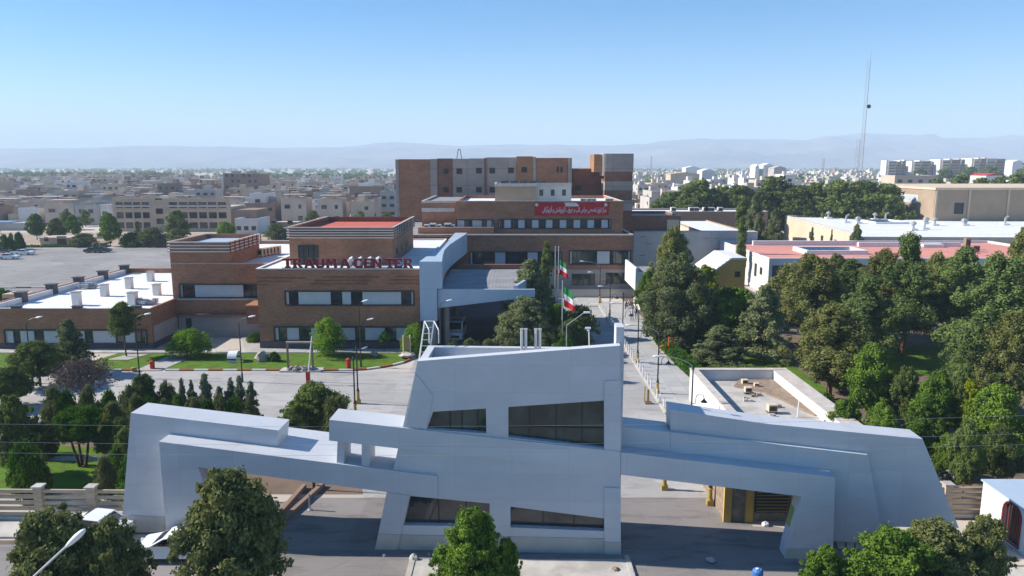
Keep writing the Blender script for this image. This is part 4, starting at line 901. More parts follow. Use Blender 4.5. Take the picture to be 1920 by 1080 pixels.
fence('brown slat fence between the gate and the white kiosk', 24.3, 60, 41.4, 41.4, [26.2, 31, 36])

for k, (u, v, w_) in enumerate(((1093,377,1.0),(1104,377,.9),(1113,377,.8),(1142,377,1.4))): roof_box(u, v, z2-.55, w_, .9, .9, f"{('first','second','third','last')[k]} pale cooling unit from the left above the red banner's right half", group='units above the banner', y=123)
for k, (u, w_) in enumerate(((800,.8),(812,1.0),(823,.8),(840,1.2),(848,.8))): roof_box(u, 430, 10.05, w_, .6, 1.5+.2*(k % 2), f"{('first','second','third','fourth','last')[k]} small unit from the left on the terrace beside the ribbon windows", group='units on the side terrace', y=119.4)
for k, (x, y) in enumerate(((19.2,57.5),(20.3,58.6),(19.8,53.2),(21.4,51.2),(18.2,50.5),(20.9,55.6))):
    rr_ = random.Random(k+90); b = MB()
    for q in range(5): cx, cy, s_ = x+rr_.uniform(-.4,.4), y+rr_.uniform(-.4,.4), rr_.uniform(.05,.16); b.box(cx-s_, cx+s_*1.4, cy-s_, cy+s_, 2.11, 2.15+s_)
    tag(b.build('debris_heap', 'gravel' if k % 2 else 'concrete', loc=(x,y,2.1)), ('rubble left of the coolers','rubble behind the coolers','rubble in the middle of the near half','rubble near the front edge','rubble by the left parapet','rubble between the coolers and the gravel')[k]+' on the gatehouse roof', 'debris')

# ---------------------------------------------------------------- vegetation
def quads_mesh(name, C, Nn, S, asp, matname, rng, extra=None):
    """many small leaf faces: centres C, facing Nn, half-size S"""
    n = len(C); Nn = Nn/np.maximum(np.linalg.norm(Nn, axis=1, keepdims=True), 1e-6)
    r = rng.normal(size=(n,3)); t = np.cross(Nn, r); t /= np.maximum(np.linalg.norm(t, axis=1, keepdims=True), 1e-6)
    bvec = np.cross(Nn, t); S = S[:, None]
    asp = np.asarray(asp)
    v = np.empty((n,4,3)); v[:,0] = C-t*S*asp-bvec*S*.5; v[:,1] = C+t*S*asp*.6-bvec*S; v[:,2] = C+t*S*asp+bvec*S*.5; v[:,3] = C-t*S*asp*.6+bvec*S
    me = bpy.data.meshes.new(name); me.vertices.add(n*4); me.loops.add(n*4); me.polygons.add(n)
    me.vertices.foreach_set('co', v.reshape(-1)); me.loops.foreach_set('vertex_index', np.arange(n*4, dtype=np.int32))
    me.polygons.foreach_set('loop_start', np.arange(0, n*4, 4, dtype=np.int32)); me.update(calc_edges=True)
    me.materials.append(MAT[matname]); return me
def crown_pts(rng, prof, H0, H1, Rr, npuff, nleaf, pr, leaf, flat=.75, shell=.55, droop=0, up=.35, lean=0):
    P = []; ph0, ph1 = rng.random(2)*6.28
    for i in range(npuff):
        t = (i+rng.random())/npuff; t = t**.9; a = rng.random()*2*math.pi
        r = Rr*prof(t)*(shell+(1-shell)*rng.random())*(1 if rng.random() > .22 else .4)*(1+.2*math.sin(2*a+ph0+4*t)+.16*math.sin(3*a+ph1-7*t))
        P.append((r*math.cos(a), r*math.sin(a), H0+(H1-H0)*t, pr*(.65+.7*rng.random())*(.55+.6*prof(t))))
    for i in range(npuff//3):   # small outlying tufts roughen the outline
        t = rng.random(); a = rng.random()*2*math.pi; r = Rr*prof(t)*(1.05+.22*rng.random())
        P.append((r*math.cos(a), r*math.sin(a), H0+(H1-H0)*min(1.04, t+.04), pr*(.3+.25*rng.random())))
    P = np.array(P); C = []; Nn = []; S = []
    for p in P:
        k = max(8, int(nleaf*(p[3]/pr)**2)); d = rng.normal(size=(k,3)); d /= np.linalg.norm(d, axis=1, keepdims=True)
        rr = (.4+.7*rng.random((k,1))+(rng.random((k,1)) < .1)*.35)*p[3]; c = p[:3]+d*rr*np.array([1,1,flat])
        if droop: c[:,2] -= droop*rng.random(k)**2*2
        C.append(c); Nn.append(d+rng.normal(size=(k,3))*.7+np.array([0,0,up])); S.append(leaf*(.6+.8*rng.random(k)))
    return P, np.concatenate(C), np.concatenate(Nn), np.concatenate(S)
def trunk_mb(rng, H, r, puffs, nl=10, lean=.03, m0=.92, multi=1):
    b = MB()
    for s in range(multi):
        a = s*2.4; sx, sy = (math.cos(a)*r*1.6, math.sin(a)*r*1.6) if multi > 1 else (0,0); p = Vector((sx, sy, -.05)); n = 6; q = []
        for i in range(n+1):
            t = i/n; q.append(Vector((sx*(1+t*4)+lean*H*t*rng.normal()*.5, sy*(1+t*4)+lean*H*t*rng.normal()*.5, H*m0*t-.05)))
        for i in range(n): b.cyl(q[i], q[i+1], r*(1-.8*i/n), r*(1-.8*(i+1)/n), 7, cap=False)
    idx = rng.permutation(len(puffs))[:nl]
    for k in idx:
        x, y, z, _ = puffs[k]; z0 = max(.15*H, z-.25*H*(.4+rng.random()*.5)); t = min(z0/(H*m0), .95); i = int(t*n); base = q[i].lerp(q[min(i+1,n)], t*n-i); mid = base.lerp(Vector((x,y,z)), .55)+Vector((0,0,-.03*H)); b.cyl(base, mid, r*.35*(1-t*.5), r*.22*(1-t*.5), 5, cap=False); b.cyl(mid, (x,y,z), r*.22*(1-t*.5), r*.07, 5, cap=False)
    return b
PROTO = {}
def proto(kind, seed, H, Rr, prof, leafmat, h0=.2, npuff=60, nleaf=120, pr=.8, leaf=.14, asp=1.0, r=.18, bark='bark', nl=10, multi=1, **kw):
    rng = np.random.default_rng(seed); P, C, Nn, S = crown_pts(rng, prof, H*h0, H*.96, Rr, npuff, nleaf, pr, leaf, **kw)
    cm_ = quads_mesh('crown', C, Nn, S, asp, leafmat, rng); tb_ = trunk_mb(rng, H, r, P, nl, multi=multi)
    root = bpy.data.objects.new('tree', None); root.empty_display_size = .5
    tme = bpy.data.meshes.new('trunk'); tme.from_pydata(tb_.v, [], tb_.f); tme.materials.append(MAT[bark])
    z = C[:,2]; wid = np.percentile(np.hypot(C[:,0], C[:,1]), 98.5)
    PROTO.setdefault(kind, []).append((cm_, tme, float(np.percentile(z, 99.5)), float(wid)))
cone = lambda t: max(.06, (1-t)**.8*(min(1, t*7+.35)))
oval = lambda t: max(.1, min(1, t*2.6+.4)*(1-t*.97)**.5*1.05)
pinep = lambda t: max(.1, min(1, t*3+.3)*(1-t)**.6*1.25)
col_ = lambda t: max(.2, math.sin(math.pi*(t*.9+.08))**.45)
spire = lambda t: max(.05, (1-t)**.75)
for k in range(4): proto('pine', 10+k, 12, (3.6,3.0,3.9,3.2)[k], (pinep, lambda t: max(.08, min(1, t*2.5+.3)*(1-t)**.8*1.2), pinep, lambda t: max(.1, (.65+.35*math.sin(t*14))*(1-t*.95)**.5))[k], ('leaf_pine','leaf_pine_green','leaf_pine','leaf_pine_green')[k], .24, 150, 360, 0.66, 0.056, 1.9, .26, 'bark_red', 22, shell=.45, up=.6, flat=1.25)
for k in range(2): proto('juniper', 20+k, 9, 2.6, lambda t: max(.12, math.sin(math.pi*(t*.78+.2))**.75), 'leaf_juniper', .06, 165, 408, 0.60, 0.056, 1.1, .2, 'bark', 8, shell=.6)
for k in range(3): proto('broadleaf', 30+k, 6, 2.6, oval, 'leaf_green', .22, 105, 360, 0.60, 0.067, 1.0, .13, 'bark', 10, shell=.45)
for k in range(2): proto('dark_broadleaf', 40+k, 6, 2.8, oval, 'leaf_dark', .25, 105, 360, 0.60, 0.067, 1.0, .15, 'bark', 10, shell=.45)
for k in range(2): proto('willow', 50+k, 4.5, 1.9, oval, 'leaf_bright', .3, 70, 150, .5, .035, 4.2, .09, 'bark', 14, shell=.35, droop=.75, flat=1.1)
proto('sapling', 55, 3, .7, oval, 'leaf_bright', .4, 21, 144, 0.28, 0.039, 1.3, .04, 'bark', 5)
for k in range(2): proto('cypress', 60+k, 8, .7, col_, 'leaf_dark', .03, 69, 264, 0.34, 0.045, 1.3, .12, 'bark', 3)
for k in range(3): proto('spruce', 65+k, 4, 1.25, lambda t: max(.03, (1-t)**.95*(.75+.25*math.sin(t*26))), 'leaf_blue', .04, 69, 216, 0.32, 0.045, 1.6, .08, 'bark', 6, shell=.5)
for k in range(2): proto('fir', 70+k, 7.5, 2.3, spire, 'leaf_juniper', .03, 135, 360, 0.54, 0.056, 1.3, .13, 'bark', 6, shell=.45)
for k in range(2): proto('shrub', 75+k, 1.8, 1.2, oval, 'leaf_olive', .05, 48, 216, 0.40, 0.045, 1.0, .05, 'bark', 5)
proto('green_shrub', 77, 1.6, 1.2, oval, 'leaf_hedge', .05, 48, 216, 0.40, 0.045, 1.0, .05, 'bark', 5)
proto('yellow_tree', 80, 6.5, 1.7, oval, 'leaf_yellow', .2, 82, 312, 0.48, 0.056, 1.2, .12, 'bark', 8, shell=.4)
proto('topiary', 81, 5, 2.2, lambda t: math.sin(math.pi*(t*.6+.25)), 'leaf_hedge', .5, 69, 408, 0.50, 0.045, 1.0, .16, 'bark', 6, multi=3, shell=.4)
proto('street_tree', 82, 7.4, 1.55, oval, 'leaf_dark', .42, 60, 408, 0.58, 0.051, 1.0, .1, 'bark', 8, shell=.3)
for k in range(3): proto('near_olive', 85+k, 6, 2.9, oval, 'leaf_olive', .2, 150, 300, .52, .052, 1.7, .14, 'bark', 22, shell=.45)
proto('near_green', 88, 4.5, 2.1, oval, 'leaf_green', .15, 135, 624, 0.44, 0.042, 1.1, .12, 'bark', 12, shell=.3)
for k in range(3): proto('far_tree', 90+k, 6, 2.3, oval, 'leaf_dark', .15, 33, 51, 0.76, 0.221, 1.0, .15, 'bark', 3)
for k in range(2): proto('park_pine', 94+k, 12, 4.2, lambda t: max(.12, min(1, t*2.2+.5)*(1-t*.97)**.45), 'leaf_dark', .12, 105, 120, 1.00, 0.158, 1.4, .2, 'bark', 6, shell=.4)
# bare, dry tree
rng = np.random.default_rng(5); bt = MB()
def twig(p, d, L, r, lv):
    q = p+d*L; bt.cyl(p, q, r, r*.6, 5 if lv > 1 else 4, cap=False)
    if lv == 0: return
    for i in range(4 if lv > 2 else 3):
        e = (d+Vector(rng.normal(size=3)*.55)+Vector((0,0,.12))).normalized(); twig(p.lerp(q, .55+.45*rng.random()), e, L*(.66+.2*rng.random()), r*.55, lv-1)
for i in range(4): twig(Vector((0,0,0)), Vector((rng.normal()*.28, rng.normal()*.28, 1)).normalized(), 1.5, .075, 5)
bare_me = bpy.data.meshes.new('trunk'); bare_me.from_pydata(bt.v, [], bt.f); bare_me.materials.append(MAT['twig'])
P_ = np.array([v for v in bt.v]); P_ = P_[P_[:,2] > 1.2]; idx = rng.integers(0, len(P_), 2600); Cc = P_[idx]+rng.normal(size=(2600,3))*.12
dry_me = quads_mesh('crown', Cc, rng.normal(size=(2600,3)), .045+.04*rng.random(2600), 1.2, 'leaf_dry', rng)
PROTO['bare'] = [(dry_me, bare_me, float(P_[:,2].max()), float(np.percentile(np.hypot(P_[:,0],P_[:,1]), 93)))]
rot = random.Random(4)
def tree(kind, u, Y, vtop, wpx, label, cat='tree', name=None, group=None, x=None, z0=0, var=None):
    ps = PROTO[kind]; cm_, tm_, Hp, Wp = ps[(var if var is not None else rot.randrange(len(ps))) % len(ps)]
    x = WX(u, Y, 600) if x is None else x
    H = HZ(vtop, Y)-z0 if vtop > 30 or kind != 'x' else vtop; W = wpx/1371*math.hypot(Y, CZ)/2
    r = empty(name or {'pine':'pine_tree','park_pine':'pine_tree','juniper':'juniper_tree','cypress':'cypress_tree','spruce':'spruce_tree','fir':'fir_tree','willow':'willow_tree','shrub':'shrub','green_shrub':'shrub','far_tree':'tree','bare':'dry_tree','topiary':'topiary_tree','sapling':'sapling'}.get(kind, 'leafy_tree'), label, cat, (x, Y, z0), group)
    r.rotation_euler = (0, 0, rot.random()*6.28); s = W/Wp; r.scale = (s, s, H/Hp)
    for n_, me in (('crown', cm_), ('trunk', tm_)):
        o = bpy.data.objects.new(n_, me); link(o); o.parent = r
    return r
def Yb(v): return PZ(960, v)[1]
TR = 'trees in the hospital park'
# right of the walkway
tree('pine', 1258, 97, 430, 105, 'dark pine rising highest behind the grey green juniper beside the walkway', group=TR, var=0)
tree('juniper', 1270, 84, 482, 128, 'big dense grey green juniper beside the walkway hedge', group=TR, var=0)
tree('broadleaf', 1218, 99, 510, 60, 'small green tree at the far left of the juniper', group=TR)
tree('yellow_tree', 1322, 92, 500, 60, 'bright yellow green tree in front of the ochre building', group=TR)
tree('broadleaf', 1374, 84, 542, 140, 'round green tree in front of the ochre building', group=TR, var=1)
tree('fir', 1352, 76, 612, 110, 'bluish bushy conifer behind the gatehouse roof, at its left', group=TR, var=0)
tree('fir', 1432, 79, 538, 120, 'tall grey green fir left of the pine grove', group=TR, var=1)
tree('dark_broadleaf', 1405, 88, 600, 80, 'dark leafy tree between the round green tree and the fir', group=TR)
pines = [(1512,84,482,170,'first big pine of the grove from the left, below the pink roof'),
 (1590,88,490,120,'pine rising against the left of the pink roof, second tall one in the grove'),(1652,84,472,130,'pine left of the tallest one in the middle of the grove'),(1697,80,443,125,'tallest pine in the middle of the grove, overlapping the pink roof'),
 (1748,88,478,100,'pine just right of the tallest one in the grove'),(1800,82,468,140,'pine below the rusty roof coolers'),(1565,64,574,190,'broad brownish pine overhanging the right parapet of the gatehouse'),
 (1868,70,484,180,'large pale olive pine filling the right side of the grove'),(1912,80,428,140,'tall pine cut by the right edge of the photo'),(1845,60,590,120,'lower olive pine in front of the large right hand one'),(1905,58,590,160,'low pine at the right edge above the bright green tree'),
 (1620,76,520,140,'shaded pine in the middle depth of the grove'),(1560,96,480,100,'pine deep at the left of the grove')]
for k, (u, Y, vt, w_, l) in enumerate(pines): tree('pine', u, Y, vt, w_, l, group='pines of the grove', var=k)
lowt = [(1640,58,650,95,'broadleaf','round fresh green tree in front of the grove, right of the gatehouse'),(1590,66,690,70,'broadleaf','small green tree tucked under the brownish pine'),(1712,56,690,60,'dark_broadleaf','grey green slender tree before the dark grove interior'),
 (1758,50,742,95,'broadleaf','bright leafy tree just behind the sloping right end of the gate'),(1770,53,700,80,'broadleaf','paler leafy tree behind the one at the gate\'s right end'),(1893,49,726,115,'broadleaf','bright green tree at the right edge above the kiosk'),
 (1670,49,760,80,'broadleaf','low green bush behind the top of the right gate arm'),(1600,51,752,70,'broadleaf','low green bush beside the gatehouse corner'),(1835,52,715,45,'yellow_tree','thin yellowish tree between two green ones at right'),(1820,56,690,60,'dark_broadleaf','dark slender tree left of the yellowish one'),
 (1840,44,790,60,'dark_broadleaf','dark tree standing beside the parked motorcycles'),(1905,45,800,70,'dark_broadleaf','dark leafy tree behind the kiosk roof'),(1800,47,815,50,'broadleaf','small tree beside the gate\'s sloping right edge'),(1560,57,740,60,'green_shrub','small green bush below the brownish pine')]
for k, (u, Y, vt, w_, kd, l) in enumerate(lowt): tree(kd, u, Y, vt, w_, l, group=TR)
# park band behind the annexes
band = [(1255,205,362,80,'dark tree at the left end of the tree band behind the brown building'),(1298,200,340,95,'big round tree in the left of the distant tree band'),(1345,205,352,60,'green tree between the two large ones of the distant band'),(1378,196,350,75,'pale olive tree in the distant band'),
 (1440,205,334,90,'tall bright green tree in the middle of the distant band'),(1480,198,350,70,'dark tree right of the tall bright one in the distant band'),(1515,196,345,70,'pine in the distant band left of the radio mast'),(1555,192,340,80,'pine nearest left of the radio mast'),(1600,190,342,80,'dark pine in front of the radio mast foot'),
 (1645,188,347,75,'pine at the right end of the distant band'),(1625,196,352,60,'pine right of the radio mast foot'),(1230,190,374,50,'dark low tree beside the stair tower')]
for k, (u, Y, vt, w_, l) in enumerate(band): tree('park_pine', u, Y+(18 if Y > 187 else 0), vt, w_*1.18, l, group='distant band of park trees', var=k, name='pine_tree' if 'pine' in l else 'tree')
for (u, Y, vt, w_, kd, l) in ((1405,158,368,60,'fir','spreading dark fir behind the grey walled building'),(1441,150,398,60,'fir','dark fir at the left end of the cream wall'),(1412,152,402,40,'fir','slender fir between the cypress and the broad fir'),(1383,128,408,20,'cypress','narrow cypress rising above the grey wall'),
    (1594,151,422,38,'fir','dark bush against the cream wall of the white roofed building'),(1512,151,428,18,'spruce','small spiky conifer against the cream wall'),(1548,151,432,12,'spruce','tiny conifer against the cream wall, next to the dark bush'),(1383,170,372,30,'cypress','tall dark cypress behind the white roofed annex')):
    tree(kd, u, Y, vt, w_, l, group='conifers behind the grey wall')
# centre island
tree('fir', 995, 88, 490, 120, 'large grey green conifer in the island left of the flagpoles', var=0)
tree('cypress', 1024, 93, 455, 24, 'tall thin cypress left of the flagpoles')
tree('juniper', 985, 78, 560, 110, 'wide green juniper below the large conifer in the island', var=1)
for (u, Y, vt, w_, kd, l) in ((1045,84,572,70,'broadleaf','leafy bush behind the front flagpole'),(1085,86,575,70,'shrub','olive bush beside the boulevard right of the flags'),(1075,80,600,70,'dark_broadleaf','dark bush low at the right of the flags'),(1020,76,620,80,'dark_broadleaf','dark bush behind the roof flues'),(1062,70,630,46,'green_shrub','rounded green bush behind the roof lamp'),
    (880,75,637,50,'shrub','low shrub left in front of the ambulance bay'),(850,74,640,40,'shrub','pale low shrub at the left of the ambulance bay'),(915,75,638,40,'shrub','low shrub at the right of the ambulance bay')):
    tree(kd, u, Y, vt, w_, l, cat='bush' if 'bush' in l or 'shrub' in l else 'tree', group='bushes of the central island')
# lawn strip and left
tree('willow', 354, 79, 618, 78, 'small bright green willow on the lawn beside the concrete path', var=0)
tree('willow', 612, 79.5, 598, 66, 'tall bright green willow on the lawn beside the brown frame', var=1)
tree('willow', 778, 80.0, 608, 50, 'bright willow at the right end of the lawn beside the ladder', var=0)
tree('sapling', 719, 81.5, 622, 22, 'thin young tree planted between the two willows')
tree('street_tree', 231, 79, 568, 54, 'dark lollipop shaped tree in front of the low wing')
tree('green_shrub', 510, 77, 660, 22, 'little weeping shrub on the lawn beside the white rock', cat='bush')
tree('green_shrub', 478, 86, 624, 34, 'rounded green bush beside the sign block\'s left corner', cat='bush')
for k, (u, v, c) in enumerate(((430,672,'left of the overturned white tub'),(407,678,'on the lawn before the lamp post'),(320,672,'beside the concrete path'))): pass
for (u, Y, vt, w_, kd, l) in ((62,68,642,105,'dark_broadleaf','dark tree with a red brown trunk beside the road at far left'),(125,72,602,80,'fir','dark conifer behind the dry tree at left'),(146,63,660,105,'bare','leafless brownish tree beside the road at left'),
    (5,62,690,90,'dark_broadleaf','dark tree cut by the left edge beside the road'),(128,49,765,100,'topiary','clipped mushroom shaped tree on several trunks behind the fence'),(4,47,745,90,'dark_broadleaf','dark tree cut by the left edge behind the fence'),(15,43.5,830,70,'green_shrub','rounded green bush behind the fence at the left edge'),
    (214,46,805,56,'dark_broadleaf','dark bushy tree beside the left gate leg'),(255,56,705,66,'dark_broadleaf','round dark tree above the left corner of the gate'),(196,52,755,50,'shrub','olive bushy tree between the topiary and the gate'),(300,56,718,46,'shrub','olive bush with yellow tops behind the left gate arm'),
    (225,43.2,848,60,'green_shrub','dense green bush against the gate\'s left leg'),(580,53,722,120,'dark_broadleaf','wide dark bush between the two upper gate arms'),(628,51,745,70,'shrub','low dry bush beside the left ornate lamp posts'),(548,51,760,60,'dark_broadleaf','dark bush left of the street lamp between the arms')):
    tree(kd, u, Y, vt, w_, l, cat='tree', group='trees of the left garden')
for (u, Y, vt, w_, kd, l) in ((168,44,858,40,'shrub','low olive bush behind the fence, right of the topiary'),(196,45.5,838,46,'green_shrub','rounded green bush between the topiary and the gate leg'),(182,50,800,50,'dark_broadleaf','dark bush over the path right of the topiary'),(60,50.5,792,44,'shrub','olive bush left of the topiary at the lawn\'s far edge'),(205,49,786,44,'dark_broadleaf','dark slender tree just left of the gate leg'),(40,44,862,50,'shrub','low olive bush behind the fence post at far left')):
    tree(kd, u, Y, vt, w_, l, cat='bush' if 'bush' in l else 'tree', group='bushes behind the left fence')
for k, (u, vt, w_) in enumerate(((331,706,22),(349,712,26),(375,698,36),(402,722,34),(424,708,34),(441,702,30),(462,712,32))):
    tree('spruce', u, 55.5-(k % 2)*1.2, vt+6, w_*1.5, f"{('first','second','third','fourth','fifth','sixth','last')[k]} small spruce from the left in the row behind the left gate arm", group='row of small spruces', var=k)
for k in range(9):
    tree(('shrub','green_shrub')[k % 2], 240+k*27, 53.2, 742+ (k % 3)*5, 44, f"low {'olive' if k % 2 == 0 else 'green'} shrub in the bed behind the left gate arm, {('far left','second from the left','third from the left','left of the middle','in the middle','right of the middle','third from the right','second from the right','far right')[k]}", cat='bush', group='shrubs of the bed behind the left arm')
for k, u in enumerate((82,108,150,190,228)): tree(('shrub','green_shrub')[k % 2], u, 54.8, 728+k % 2*6, 44, ('low bush under the red trunked tree','low bush left of the dry tree','low bush under the dry tree','low bush right of the dry tree','low bush before the round dark tree')[k], cat='bush', group='bushes along the road at left')
# foreground trees
tree('near_olive', 55, 30, 962, 180, 'dark olive tree low in the lower left corner', var=0)
tree('near_olive', 168, 30, 978, 120, 'low olive tree between the lower left corner and the white car', var=1)
tree('near_olive', 408, 31, 888, 195, 'tall olive green tree in front of the left gate leg', var=2)
tree('near_green', 878, 31.5, 962, 140, 'rounded green tree in front of the gate tower', var=0)
tree('near_green', 948, 31.8, 1014, 66, 'small green tree attached at the right of the rounded one before the tower', var=0)
tree('near_green', 1585, 31.5, 1032, 100, 'small green treetop at the bottom edge before the right gate leg', var=0)
tree('near_green', 1712, 31, 998, 170, 'broad bright green tree at the lower right', var=0)
tree('near_olive', 1800, 32.6, 983, 170, 'sprawling green tree before the right end of the gate', var=1)
tree('near_olive', 1898, 33, 972, 90, 'olive leafy tree in front of the kiosk', var=0)
# hedges
def hedge(name, pts, w_, h, leafm, label, dens=120, leaf=.09):
    rng = np.random.default_rng(len(label)); C = []; Nn = []
    for (a, b_) in zip(pts, pts[1:]):
        L = math.dist(a, b_); n_ = int(L*dens); t = rng.random(n_); s_ = rng.random(n_)*2-1; top = rng.random(n_) < .55
        dx, dy = (b_[0]-a[0])/L, (b_[1]-a[1])/L; side = np.where(rng.random(n_) < .5, 1, -1); q = np.where(top, s_, side)*w_/2
        hh = h*(.88+.2*np.sin(t*L*2.1)*.5)
        z = np.where(top, hh, rng.random(n_)*hh); C.append(np.stack([a[0]+dx*L*t-dy*q, a[1]+dy*L*t+dx*q, z], 1)+rng.normal(size=(n_,3))*.07)
        Nn.append(np.stack([-dy*np.sign(q)*(~top), dx*np.sign(q)*(~top), top*1.0], 1)+rng.normal(size=(n_,3))*.5)
    C = np.concatenate(C); Nn = np.concatenate(Nn); S = leaf*(.6+.8*rng.random(len(C)))
    me = quads_mesh('foliage', C, Nn, S, 1.2, leafm, rng)
    r = empty(name, label, 'hedge', (pts[0][0], pts[0][1], 0)); me.transform(Matrix.Translation((-pts[0][0], -pts[0][1], 0)))
    o = bpy.data.objects.new('foliage', me); link(o); o.parent = r
    b = MB()
    for (a, b_) in zip(pts, pts[1:]):
        L = math.dist(a, b_); n_ = max(1, int(L/.8)); q = Vector((-(b_[1]-a[1])/L, (b_[0]-a[0])/L, 0))
        for i in range(n_): p = Vector((*a,0)).lerp(Vector((*b_,0)), (i+.5)/n_); b.cyl(p, p+Vector((0,0,h*.8)), .03, .02, 5)
        A0, B0 = Vector((*a,.1)), Vector((*b_,.1)); k = q*(w_/2-.12); b.add([A0-k,B0-k,B0+k,A0+k]+[p+Vector((0,0,h-.3)) for p in (A0-k,B0-k,B0+k,A0+k)], [(4,5,6,7),(0,1,5,4),(1,2,6,5),(2,3,7,6),(3,0,4,7)])
    b.build('stems', 'leaf_dark', r)
hedge('hedge', [(18.9,66.5),(18.3,74),(17.9,84),(18.7,95),(20.0,104)], 1.5, 1.0, 'leaf_hedge', 'long bright green hedge along the right side of the walkway', 700, .08)
hedge('hedge', [(19.8,71),(27,71)], 1.2, 1.1, 'leaf_dark', 'dark hedge running right from the walkway behind the gatehouse', 500, .09)
hedge('hedge', [(20.5,84),(28,83.5)], 1.2, 1.2, 'leaf_hedge', 'clipped hedge crossing the park under the juniper', 500, .09)

# ---------------------------------------------------------------- lamps and street furniture
def cobra(p, d, parent, s=1.0):
    """street lamp head: tapered shell at p pointing along d"""
    d = Vector(d).normalized(); u = d.cross(Vector((0,0,1))).normalized(); n_ = u.cross(d); b = MB(); secs = [(0,.05,.04),(.15,.1,.07),(.4,.15,.09),(.62,.13,.07),(.72,.04,.02)]; vs = []
    for t, a, h in secs:
        for k in range(8):
            an = k*math.pi/4; vs.append(Vector(p)+d*(t*s)+u*(math.cos(an)*a*s)+n_*(math.sin(an)*h*s))
    fs = [(j*8+k, j*8+(k+1) % 8, (j+1)*8+(k+1) % 8, (j+1)*8+k) for j in range(4) for k in range(8)]+[tuple(range(7,-1,-1)), tuple(range(32,40))]
    b.add(vs, fs); return b.build('lamp_head', 'lamp_white', parent, smooth=True)
def street_lamp(x, y, h, ax, label, m='black_iron', group=None, arm=1.1, ay=0, s=1.0):
    t = empty('street_lamp', label, 'street lamp', (x, y, 0), group)
    b = MB(); b.cyl((x,y,0),(x,y,.9),.11,.09,8); b.cyl((x,y,.9),(x,y,h-.6),.065,.05,8); b.build('pole', m, t)
    pts = [Vector((x+ax*arm*(1-math.cos(a)), y+ay*arm*(1-math.cos(a)), h-.6+.75*math.sin(a))) for a in (0,.4,.8,1.2,1.45)]
    b = MB(); b.tube(pts, .035); b.build('arm', m, t); cobra(pts[-1], (ax,ay,.18), t, s); return t
SL = 'street lamps along the inner road'
street_lamp(WX(48,70), 69, 6.4, 1, 'street lamp with a white head at the far left before the low wing', group=SL)
street_lamp(-37.2, 70.6, 6.4, 1, 'black street lamp beside the concrete path', group=SL)
street_lamp(-26.5, 69.4, 6.4, 1, 'black street lamp in front of the block between the wings', group=SL)
tl = street_lamp(WX(676,74.6,680), 74.8, 6.9, .6, 'tall street lamp with two heads on the lawn edge before the sign block', group=SL, arm=.6)
b = MB(); x = WX(676,74.6,680); b.tube([(x,74.8,4.2),(x+.5,74.8,5.0),(x+.8,74.8,5.1)], .035); b.build('arm', 'black_iron', tl); cobra((x+.8,74.8,5.1), (1,0,.25), tl)
cobra((x+.05,74.8,2.0), (1,0,.3), tl)
street_lamp(-13.0, 45.2, 3.6, 1, 'short street lamp rising between the two left gate arms', group=None, arm=.9)
street_lamp(WX(826,81,600), 80.6, 5.9, .9, 'thin lamp in front of the canopy pylon', m='metal_dark', arm=.9)
def near_lamp():
    Y = 17.0; x1, z1 = FX(160, 992, Y); x0, z0 = FX(62, 1082, Y); t = empty('street_lamp', 'large white street lamp head on a long arm in the lower left corner', 'street lamp', (x0-.9, Y, 0))
    b = MB(); b.cyl((x0-.9,Y,0),(x0-.9,Y,z0-.9),.12,.08,10); b.build('pole', 'galvanised', t); b = MB(); b.tube([(x0-.9,Y,z0-.9),(x0-.4,Y,z0-.35),(x0,Y,z0),(x1-.5,Y,z1-.45)], .028, 8); b.build('arm', 'galvanised', t)
    cobra((x1-.52,Y,z1-.47), (.74,0,.67), t, .95)
near_lamp()
def ornate(x, y, h, label, group, hook=1, arm=-1):
    t = empty('ornate_lamp_post', label, 'lamp post', (x, y, 0), group)
    b = MB(); b.box(x-.2, x+.2, y-.2, y+.2, 0, .35); b.lathe([(.19,.35),(.15,.5),(.13,1.0),(.17,1.08),(.09,1.2)], (x,y,0), 10); b.build('base', 'yellow_paint', t)
    b = MB(); b.lathe([(.15,1.2),(.1,1.35),(.07,1.5),(.055,h)], (x,y,0), 8); b.lathe([(.1,h),(.1,h+.12),(.03,h+.3)], (x,y,0), 8); b.build('pole', 'black_iron', t)
    if hook:
        z = h*.55; b = MB(); b.tube([(x,y,z-.25),(x+.3,y,z-.2)]+[(x+.62-.32*math.cos(a), y, z+.2+.35*math.sin(a)) for a in (0,.6,1.2,1.8,2.5,3.1)], .028); b.build('hook', 'black_iron', t)
        b = MB(); b.lathe([(.04,.32),(.09,.2),(.27,.02),(.27,0)][::-1], (x+.94, y, z-.12), 12); b.build('bell_shade', 'black_iron', t)
    if arm:
        pts = [Vector((x+arm*2.6*(1-math.cos(a)), y, h+1.0*math.sin(a))) for a in (0,.35,.7,1.05,1.3,1.5)]; b = MB(); b.tube(pts, .03); b.build('arm', 'metal_grey', t); cobra(pts[-1], (arm,0,.05), t, 1.0)
    return t
OL = 'ornate lamp posts along the walkway'
for k, Y in enumerate((54.3, 65.4, 76.3, 87.2, 99, 110.7)):
    ornate(13.5 if Y > 60 else 13.9, Y, 5.6, f"black ornate lamp post with yellow base, {('nearest the gate, its head above the right arm','second from the gate','third from the gate','fourth from the gate','second farthest','farthest, by the hospital entrance')[k]}", OL)
ornate(-13.75, 62.8, 5.0, 'ornate post with a yellow base at the road corner left of the tower', None, 0, 0)
ornate(WX(664,59,760), 59.3, 5.0, 'thin black post standing just left of the yellow based one', None, 0, 0)
ornate(-16.9, 43.6, 1.4, 'short yellow and brown ornate post seen under the left gate arm', None, 0, 0)
ornate(10.0, 45.2, 1.5, 'short yellow ornate post seen under the right gate arm', None, 0, 0)
ornate(12.4, 43.0, 1.3, 'dark ornate post beside the gatehouse front', None, 0, 0)
